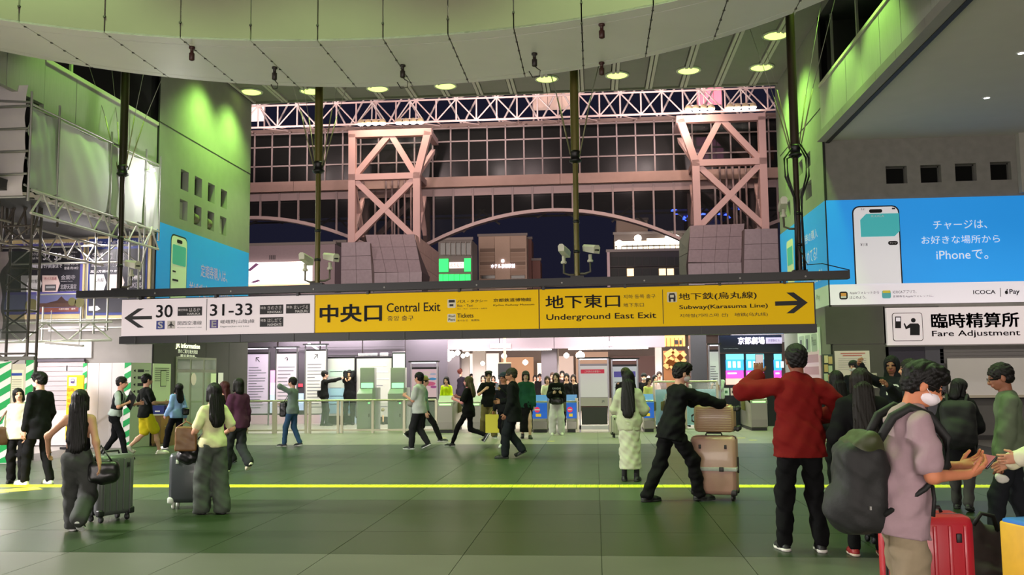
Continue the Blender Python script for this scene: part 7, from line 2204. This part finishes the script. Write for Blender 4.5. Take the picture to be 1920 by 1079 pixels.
p37 = who('person in black with a black backpack walking ahead of the mauve T-shirt man', 1806, 958, 706, face=25, female=True, hair='bob', hat=('beanie', '#0b0b0c'), top='jacket', top_col='#0e0e10', loose=.05, top_len=.14, bottom_col='#3c3a3a', cuff=.06, shoes='#17171a', feet=STEP, head=(14, 40, 0), hands=((-.14, .26, 1.05), (.16, .26, 1.02)), bust=False)
p38 = who('man with glasses in a grey-green shirt at the right edge of the picture', 1912, 1032, 676, face=-72, hair='short', hair_col='#14110f', top='long', top_col='#5f6a55', loose=.035, top_len=.04, bottom_col='#1d1f24', cuff=.065, thigh=.09, glasses=True, shoes='#161616', feet=((-.09, .20, 0, 0), (.09, -.14, 0, 0)), hands=((-.20, .12, .80), (.24, .02, .84)), skin='#8a5a44', head=(14, -6, 0))
a = W(1998, 850, 6.4)
p39 = person('person in a cream sweater whose cuffed hand reaches in at the right edge', (a.x, 6.4, 0), 1.6, face=-85, female=True, hair='bob', top='long', top_col='#cfcab0', loose=.03, bottom_col='#23252a', hands=((-.14, .34, 1.06), (.2, .3, 1.0)), bust=False, skin='#b88468', shoes='#222222')
a = W(1684, 850, 5.15)
p36 = person('man with glasses and mask in a mauve T-shirt looking down at his phone', (a.x, 5.15, 0), 1.63, face=88, lean=9, hair='fluffy', hair_col='#0d0b0a', top='tee', top_col='#9a8288', loose=.028, top_len=.10, bottom_col='#8a7d66', cuff=.085, thigh=.10, mask='#e6dde2', glasses=True, head=(25, 9, 0), feet=((-.11, .04, 0, 0), (.12, -.06, 0, 0)), hands=((-.10, .36, 1.09), (.14, .31, 1.07)), elbow=((-.7, -.6, -.8), (.5, -.5, -1)), hdir=((.25, .9, .25), (-.2, .95, .3)), palm=((.6, .1, .8), (-.6, .1, .8)), curl=(.55, .55), skin='#c07a58', wide=1.12, wr=.008, shoes='#222222')

# ================================================================== luggage and things carried
def suitcase(label, at, w, h, d, rz, col, dark='#17171a', rib=True, handle=.0, lying=False, base=0.0, belt=None, metal=False, vert=True, group='suitcases', name='suitcase'):
    t = thing(name, label, 'suitcase', (at[0], at[1], base), rz, group)
    m = mat(col, .38, .15 if metal else 0, noise=.06, scale=12, coat=.2)
    dk = mat(dark, .5)
    z0 = 0 if lying else .07
    b = min(.055, d * .22)
    def B(n, c, s, mm, bev=0.0, parent=t):
        return box(n, c, s, mm, parent, bevel=bev, local=True)
    B('front_shell', (0, -d / 4 - .003, z0 + h / 2), (w, d / 2 - .006, h), m, b)
    B('rear_shell', (0, d / 4 + .003, z0 + h / 2), (w, d / 2 - .006, h), m, b)
    B('zip_band', (0, 0, z0 + h / 2), (w * .97, .022, h * .975), dk, .02)
    if rib:
        n = 5 if vert else int(h / .03)
        for k in range(n):
            if vert:
                x = -w * .36 + w * .72 * k / (n - 1)
                B('shell_rib', (x, -d / 2 - .002, z0 + h / 2), (.022, .012, h * .84), m, .004); B('shell_rib', (x, d / 2 + .002, z0 + h / 2), (.022, .012, h * .84), m, .004)
            else:
                z = z0 + h * .08 + h * .84 * k / (n - 1)
                B('shell_rib', (0, -d / 2 - .002, z), (w * .86, .010, .012), m, .003)
    for s in (-1, 1):
        for y in (-1, 1):
            if lying:
                p = (w / 2 + .03, y * d * .32, z0 + h / 2 + s * h * .36)
            else:
                p = (s * (w / 2 - .06), y * d * .32, .035)
            wh = lathe('wheel', [(.012, -.014), (.033, -.014), (.036, 0), (.033, .014), (.012, .014)], dk, t, (0, 0, 0), 14, True)
            wh.matrix_basis = Matrix.Translation(p) @ Matrix.Rotation(PI / 2, 4, 'Y' if not lying else 'X')
            B('wheel_fork', (p[0] - (.03 if lying else 0), p[1], p[2] + (0 if lying else .035)), (.035, .04, .05), dk, .008)
            if not lying:
                B('corner_guard', (s * (w / 2 - .035), y * (d / 2 - .03), z0 + .035), (.075, .065, .075), dk, .015)
    if not lying:
        tube('carry_handle', [(-.10, 0, z0 + h), (-.09, 0, z0 + h + .03), (.09, 0, z0 + h + .03), (.10, 0, z0 + h)], .011, dk, t, 7, True)
        B('side_handle', (w / 2 + .008, 0, z0 + h * .5), (.02, .03, .2), dk, .006)
        if handle:
            for s in (-1, 1):
                bar('handle_rod', (s * .10, d * .42, z0 + h * .9), (s * .10, d * .42, z0 + h + handle), .009, mat('#b8b8b8', .3, .8), t, 8, True)
            B('handle_grip', (0, d * .42, z0 + h + handle), (.24, .035, .03), dk, .01)
        B('lock', (-w * .28, -d / 2 - .004, z0 + h * .82), (.03, .012, .05), dk, .004); B('lock', (w * .28, -d / 2 - .004, z0 + h * .82), (.03, .012, .05), dk, .004)
    else:
        tube('carry_handle', [(-.10, 0, z0 + h), (-.09, 0, z0 + h + .025), (.09, 0, z0 + h + .025), (.10, 0, z0 + h)], .011, dk, t, 7, True)
        tube('carry_handle', [(-w / 2, 0, z0 + h * .35), (-w / 2 - .035, 0, z0 + h * .4), (-w / 2 - .035, 0, z0 + h * .6), (-w / 2, 0, z0 + h * .65)], .012, dk, t, 7, True)
    if belt:
        B('luggage_belt', (0, 0, z0 + h * belt), (w + .012, d + .022, .045), mat('#a9a9a4', .6, noise=.2, scale=40), .004)
        B('belt_buckle', (w * .18, -d / 2 - .016, z0 + h * belt), (.055, .014, .055), dk, .005)
    return t
p = F(200, 978)
suitcase('tall grey suitcase pulled by the woman in a sleeveless black top', (p.x, p.y + .05), .44, .66, .28, math.radians(62), '#57585a', vert=True, handle=.0)
p = F(368, 952)
suitcase('large dark suitcase with pale edges in front of the yellow T-shirt woman', (p.x - .05, p.y - .02), .50, .60, .28, math.radians(8), '#34383a', '#c9cfc2', vert=False, rib=False)
p = F(1343, 938)
big = suitcase('large rose-beige suitcase with a grey belt at the bottom of the stack', (p.x, p.y + .05), .555, .715, .32, math.radians(-14), '#b08878', '#1a1614', belt=.44, rib=False)
suitcase('small beige ribbed suitcase lying on top of the rose-beige suitcase', (p.x + .02, p.y + .05), .50, .335, .26, math.radians(-14), '#a98a68', '#17140f', vert=False, lying=True, base=.795 + .035)
p = W(1735, 1079, 5.55)
suitcase('glossy red suitcase with white piping behind the mauve T-shirt man', (p.x + .03, 5.62), .47, .68, .27, math.radians(5), '#b0202c', '#1b1214', vert=True, belt=.22)
p = F(1640, 1010)
suitcase('small navy ribbed suitcase between the red-shoed woman and the backpack', (p.x + .02, 9.0), .36, .42, .2, math.radians(10), '#1c1c4a', '#0d0d12', vert=False)
p = F(1158, 822)
suitcase('small white suitcase half hidden by the long cream coat', (p.x, p.y + .2), .30, .48, .2, 0.2, '#c4c0b4', '#17171a')
a = W(1958, 1000, 5.9)
t = suitcase('suitcase in a bright red, blue and yellow cover at the right edge', (a.x + .03, 5.95), .42, .60, .26, .25, '#c02a1c', '#20140f', rib=False)
box('cover_patch', (0, -.02, .62), (.43, .25, .10), mat('#1f62c0', .6, noise=.2, scale=9), t, local=True, bevel=.02)
box('cover_patch', (-.195, -.02, .40), (.05, .275, .50), mat('#d8a020', .6, noise=.2, scale=9), t, local=True, bevel=.015)
box('cover_patch', (.05, -.133, .30), (.16, .01, .2), mat('#e8d8c0', .6, noise=.3, scale=12), t, local=True)

def bag(label, prims, m, straps=(), name='bag', cat='bag', vox=.012, k=.02, wr=.004, sr=.009, extra=()):
    c = prims[0][1]
    t = thing(name, label, cat, tuple(float(x) for x in c))
    blob('bag_body', prims, vox, m, t, k, wr, 1.0, False)
    for s in straps:
        tube('strap', [Vector(tuple(p)) for p in s], sr, m, t, 6)
    return t
def V3(v): return np.array(tuple(v), float)
blackl = mat('#0d0d0e', .35, noise=.1, scale=20)
# black bag hanging from the sleeveless woman's arm
c = lw(p3, .30, -.10, .70)
bag('shiny black shoulder bag on the arm of the sleeveless woman', [rbox(V3(c), (.15, .07, .11), .06, .4), ell(V3(c) + np.array([0, 0, -.04]), (.15, .08, .09))], blackl, [[c + Vector((-.1, 0, .08)), lw(p3, .26, -.1, 1.0), c + Vector((.1, 0, .08))]], name='shoulder_bag')
c = lw(p7, -.16, .24, .82)
bag('crumpled black bag resting on the dark suitcase', [ell(V3(c) + np.array([-.02, -.05, -.06]), (.14, .10, .11)), ell(V3(c) + np.array([.06, -.05, -.02]), (.10, .09, .09))], blackl, [[c + Vector((0, 0, .05)), lw(p7, .0, .13, 1.1), lw(p7, .10, .02, 1.36)]], name='shoulder_bag', wr=.010)
c = lw(p7, -.28, .16, .97)
t = bag('brown rigid bag under the arm of the yellow T-shirt woman', [rbox(V3(c), (.12, .06, .14), .015, .3)], mat('#6d4a24', .5, noise=.12, scale=12), [[c + Vector((-.1, 0, .14)), c + Vector((0, 0, .2)), c + Vector((.1, 0, .14))]], name='box_bag')
c = lw(p1, .26, .06, .84)
bag('large tan shoulder bag of the white blouse woman', [rbox(V3(c), (.17, .07, .14), .04, 1.2)], mat('#6b4a3c', .5, noise=.12, scale=12), [[c + Vector((-.02, -.1, .13)), lw(p1, .14, .02, 1.36), c + Vector((.02, .1, .13))]], name='shoulder_bag', sr=.014)
c = lw(p10, .02, .24, .90)
bag('black tote bag hugged by the person in blue jeans', [rbox(V3(c), (.08, .17, .17), .04, 0.0)], blackl, [[c + Vector((0, -.08, .16)), lw(p10, .1, .1, 1.38), c + Vector((0, .08, .16))]], name='tote_bag')
c = lw(p11, -.22, .02, .98)
bag('black shoulder bag of the man pointing at the map', [rbox(V3(c), (.15, .06, .11), .03, .8)], blackl, [[c + Vector((0, 0, .1)), lw(p11, .12, .06, 1.43)]], name='shoulder_bag')
c = lw(p14, .30, .14, .62)
bag('white cloth tote hanging from the white T-shirt man', [rbox(V3(c), (.05, .12, .17), .04, .3)], mat('#cfcfb0', .8), [[c + Vector((0, -.07, .15)), lw(p14, .28, .14, .84), c + Vector((0, .07, .15))]], name='tote_bag')
c = lw(p14, -.02, .16, 1.0)
bag('grey cross-body pouch on the white T-shirt man', [ell(V3(c), (.10, .12, .08))], mat('#8d8880', .7), [[c, lw(p14, .1, .14, 1.3), lw(p14, .15, .03, 1.43)]], name='pouch', sr=.012)
c = F(934, 836); c = Vector((c.x, c.y, .34))
c = lw(p20, .26, .10, .52)
t = thing('paper_bag', 'bright yellow paper bag carried behind the man in a black coat', 'bag', tuple(c))
for nm, dx in (('front_side', -.055), ('rear_side', .055)):
    box(nm, (c.x, c.y + dx, c.z), (.30, .006, .40), mat('#d8d23c', .6, emit=.05), t)
for s in (-1, 1):
    box('gusset', (c.x + s * .15, c.y, c.z), (.006, .11, .40), mat('#c8c234', .6), t)
tube('handle', [(c.x - .07, c.y, c.z + .2), (c.x, c.y, c.z + .32), (c.x + .07, c.y, c.z + .2)], .006, mat('#b0a830', .6), t, 5)
box('bottom', (c.x, c.y, c.z - .195), (.30, .11, .006), mat('#c8c234', .6), t)
c = lw(p23, 0, .17, .92)
bag('black waist bag of the sweatshirt woman', [rbox(V3(c), (.15, .06, .09), .05, 0)], blackl, name='waist_bag')
c = lw(p17, .22, .16, .98)
bag('small black handbag of the bleached hair woman', [rbox(V3(c), (.07, .14, .08), .04, .2)], blackl, [[c, lw(p17, .12, .1, 1.4)]], name='handbag')
c = lw(p6, .15, -.12, .92)
bag('black handbag behind the light blue shirt woman', [rbox(V3(c), (.07, .14, .08), .03, .6)], blackl, [[c, lw(p6, .12, .0, 1.38)]], name='handbag')
# clipboard and phone of the staff man
c = lw(p4, .06, .30, 1.17)
t = thing('clipboard', 'black clipboard held by the man in a grey shirt and vest', 'clipboard', tuple(c))
box('board', tuple(c), (.24, .012, .32), mat('#101114', .5), t, rz=-.5, ry=.6, bevel=.004)
box('clip', tuple(c + Vector((.0, -.012, .14))), (.08, .014, .03), mat('#8d8d8d', .3, .7), t, rz=-.5, ry=.6)
def phone(label, c, rz, rx, lit='#8a8f98', e=.4, size=(.075, .009, .155), ry=0.0):
    t = thing('phone', label, 'phone', tuple(c))
    R = Matrix.Translation(c) @ Matrix.Rotation(rz, 4, 'Z') @ Matrix.Rotation(ry, 4, 'Y') @ Matrix.Rotation(rx, 4, 'X')
    o = box('case', (0, 0, 0), size, mat('#17171a', .35), t, bevel=.003); o.matrix_basis = R
    o = box('screen', (0, 0, 0), (size[0] * .92, .002, size[2] * .95), mat(lit, .2, emit=e), t); o.matrix_basis = R @ Matrix.Translation((0, -size[1] / 2 - .001, 0)) @ Matrix.Diagonal((size[0] * .92, .002, size[2] * .95, 1))
    for k in range(2):
        o = box('camera_lens', (0, 0, 0), (.014, .004, .014), mat('#0a0a0c', .1), t); o.matrix_basis = R @ Matrix.Translation((size[0] * .3, size[1] / 2 + .002, size[2] * (.4 - .12 * k))) @ Matrix.Diagonal((.014, .004, .014, 1))
    return t
phone('dark phone held out by the man with the clipboard', lw(p4, -.10, .54, 1.15), -1.3, .5)
phone('pale phone raised by the red jacket man', lw(p31, -.245, .28, 1.55), .0, .1, '#c8c4c8', .3)
phone('phone held by the cap man near the gates', lw(p20, -.06, .36, 1.36), .5, .2)
phone('phone held upright by the young man beside the theatre kiosk', W(1339, 716, 27.9), .3, .3)
c = (wp(p36, p36['arms'][0][2]) + wp(p36, p36['arms'][1][2])) / 2 
fwd = PM[p36['root'].name].to_3x3() @ Vector((0, 1, 0))
phone('wide red-cased phone with a bright screen held by the mauve T-shirt man', c + fwd * .115 + Vector((0, 0, .045)), -math.radians(88), -.75, '#8a4a50', .9, (.165, .011, .082))
# roll-top backpack of the mauve T-shirt man
i = p36
def BL(x, y, z): return V3(wp(i, np.array([x, y, z]) * i['q']))
ang = -math.radians(88)
up = Vector((0, math.sin(math.radians(9)), math.cos(math.radians(9))))
t = thing('backpack', 'large black roll-top backpack worn by the mauve T-shirt man', 'backpack', tuple(BL(0, -.25, 1.1)))
bm_ = mat('#0e0f0e', .7, noise=.2, scale=18, bump=.2)
blob('pack_body', [rbox(BL(.0, -.215, 1.00), (.16, .115, .23), .07, ang), ell(BL(.0, -.26, .89), (.15, .14, .15)), ell(BL(.0, -.20, 1.09), (.14, .13, .13))], .013, bm_, t, .04, .006, 1.0, False)
blob('roll_top', [cap(BL(-.13, -.19, 1.25), BL(.13, -.19, 1.25), .05, .05), rbox(BL(.0, -.20, 1.20), (.145, .085, .06), .04, ang)], .012, mat('#2e3412', .6, noise=.2, scale=14), t, .03, .004, 2.0, False)
for s in (-1, 1):
    tube('shoulder_strap', [BL(s * .10, -.15, 1.22), BL(s * .115, -.06, 1.375), BL(s * .12, .03, 1.425), BL(s * .125, .13, 1.38), BL(s * .13, .215, 1.26), BL(s * .16, .20, 1.12), BL(s * .20, .06, 1.0), BL(s * .15, -.14, .86)], [.022, .026, .026, .026, .024, .020, .014, .014], bm_, t, 8)
tube('strap_tail', [BL(.20, .10, 1.02), BL(.215, .10, .95), BL(.215, .09, .86)], .010, bm_, t, 6)
box('label_patch', tuple(BL(.163, -.22, .9)), (.05, .008, .018), mat('#8a8a84', .5), t, rz=ang)
t = thing('plush_toy', 'grey-blue long-eared plush hanging from the black backpack', 'toy', tuple(BL(-.25, -.36, .84)))
pm_ = mat('#5c6c78', .95, noise=.2, scale=40, bump=.4)
q0 = W(1585, 915, 5.5)
qv = lambda dx, dy, dz: np.array([q0.x + dx, q0.y + dy, q0.z + dz])
blob('plush_body', [ell(qv(.0, 0, .02), (.055, .05, .09)), ell(qv(-.02, 0, -.06), (.06, .05, .07)), cap(qv(.02, 0, -.04), qv(.06, -.02, -.17), .03, .036), cap(qv(-.03, 0, -.02), qv(-.06, 0, -.06), .03, .02)], .009, pm_, t, .03, .003, 1.0, False)
tube('cord', [q0 + Vector((0, 0, .1)), q0 + Vector((.03, -.02, .16)), Vector(tuple(BL(.05, -.32, 1.0)))], .006, mat('#c8c8c0', .6), t, 5)
# backpack of the person walking ahead
i = p37
t = thing('backpack', 'plain black backpack on the person ahead of the mauve T-shirt man', 'backpack', tuple(V3(lw(i, 0, -.25, 1.1))))
ang = -math.radians(25)
def BL(x, y, z): return V3(wp(i, np.array([x, y, z]) * i['q']))
blob('pack_body', [rbox(BL(.02, -.25, 1.10), (.18, .12, .26), .08, ang), ell(BL(.02, -.30, 1.0), (.18, .14, .18))], .015, mat('#0c0c0d', .75, noise=.15, scale=20), t, .04, .005, .5, False)
for s in (-1, 1):
    tube('shoulder_strap', [BL(s * .1, -.16, 1.34), BL(s * .12, -.03, 1.46), BL(s * .125, .1, 1.38), BL(s * .14, .14, 1.15), BL(s * .16, -.12, .92)], .02, mat('#0c0c0d', .75), t, 7)
tube('strap_tail', [BL(.17, -.2, .9), BL(.2, -.2, .78), BL(.2, -.2, .68)], .01, mat('#0c0c0d', .75), t, 6)
# soft charcoal holdall on the floor
c = W(1848, 1040, 6.6)
t = thing('holdall', 'slumped charcoal holdall on the floor beside the red suitcase', 'bag', (c.x, 6.7, 0))
c3 = np.array([c.x, 6.7, 0])
blob('bag_body', [cap(c3 + [-.02, 0, .12], c3 + [-.06, 0, .48], .17, .10, (0, 1, 0), .7), cap(c3 + [.06, 0, .10], c3 + [.09, 0, .44], .15, .07, (0, 1, 0), .7), rbox(c3 + [.02, 0, .13], (.22, .14, .13), .06)], .015, mat('#3c3836', .85, noise=.15, scale=10), t, .06, .008, 1.0, False, lambda X, Y, Z: -Z)
tube('handle', [c3 + [-.05, -.05, .52], c3 + [.0, -.06, .60], c3 + [.08, -.05, .58], c3 + [.11, -.04, .48]], .016, mat('#141313', .6), t, 7)
tc = wp(p38, p38['arms'][0][2]) + Vector((0, 0, -.17))
# folded tissue in the right hand man's fingers
t = thing('paper', 'crumpled white tissue in the hand of the man at the right edge', 'paper', tuple(tc))
blob('sheet', [ell(V3(tc), (.055, .02, .035)), ell(V3(tc) + np.array([-.04, 0, .02]), (.03, .02, .03))], .010, mat('#d8d4cc', .7), t, .01, .006, 1.0, False)
# lettering on clothes
def on_back(i, s, z, w, h, col, y, flip=1, x=0.0, name='lettering'):
    M = PM[i['root'].name].to_3x3()
    o = lw(i, x, y, z)
    r = M @ Vector((flip, 0, 0))
    S = Sheet(o, r, i['root'])
    S.local = False
    S.text(s, -w / 2, 0, w / 2, h, col, .012)
on_back(p23, 'KANSAS', 1.24, .22, .05, mat('#d8d8d8', .7), .155, -1)
on_back(p35, 'TP', 1.18, .22, .15, mat('#cfcfc8', .7), .165, -1)
i = p27
M = PM[i['root'].name].to_3x3()
S = Sheet(lw(i, .0, -.10, 1.33), M @ Vector((.85, -.5, 0)), i['root'], u=M @ Vector((0, .29, .96)))
S.text('SNIPES', -.02, -.02, .20, .035, mat('#b8b8b4', .7), .075)
S.text('A', -.16, -.20, -.10, -.10, mat('#c8c8c4', .7), .075)

flush_texts()
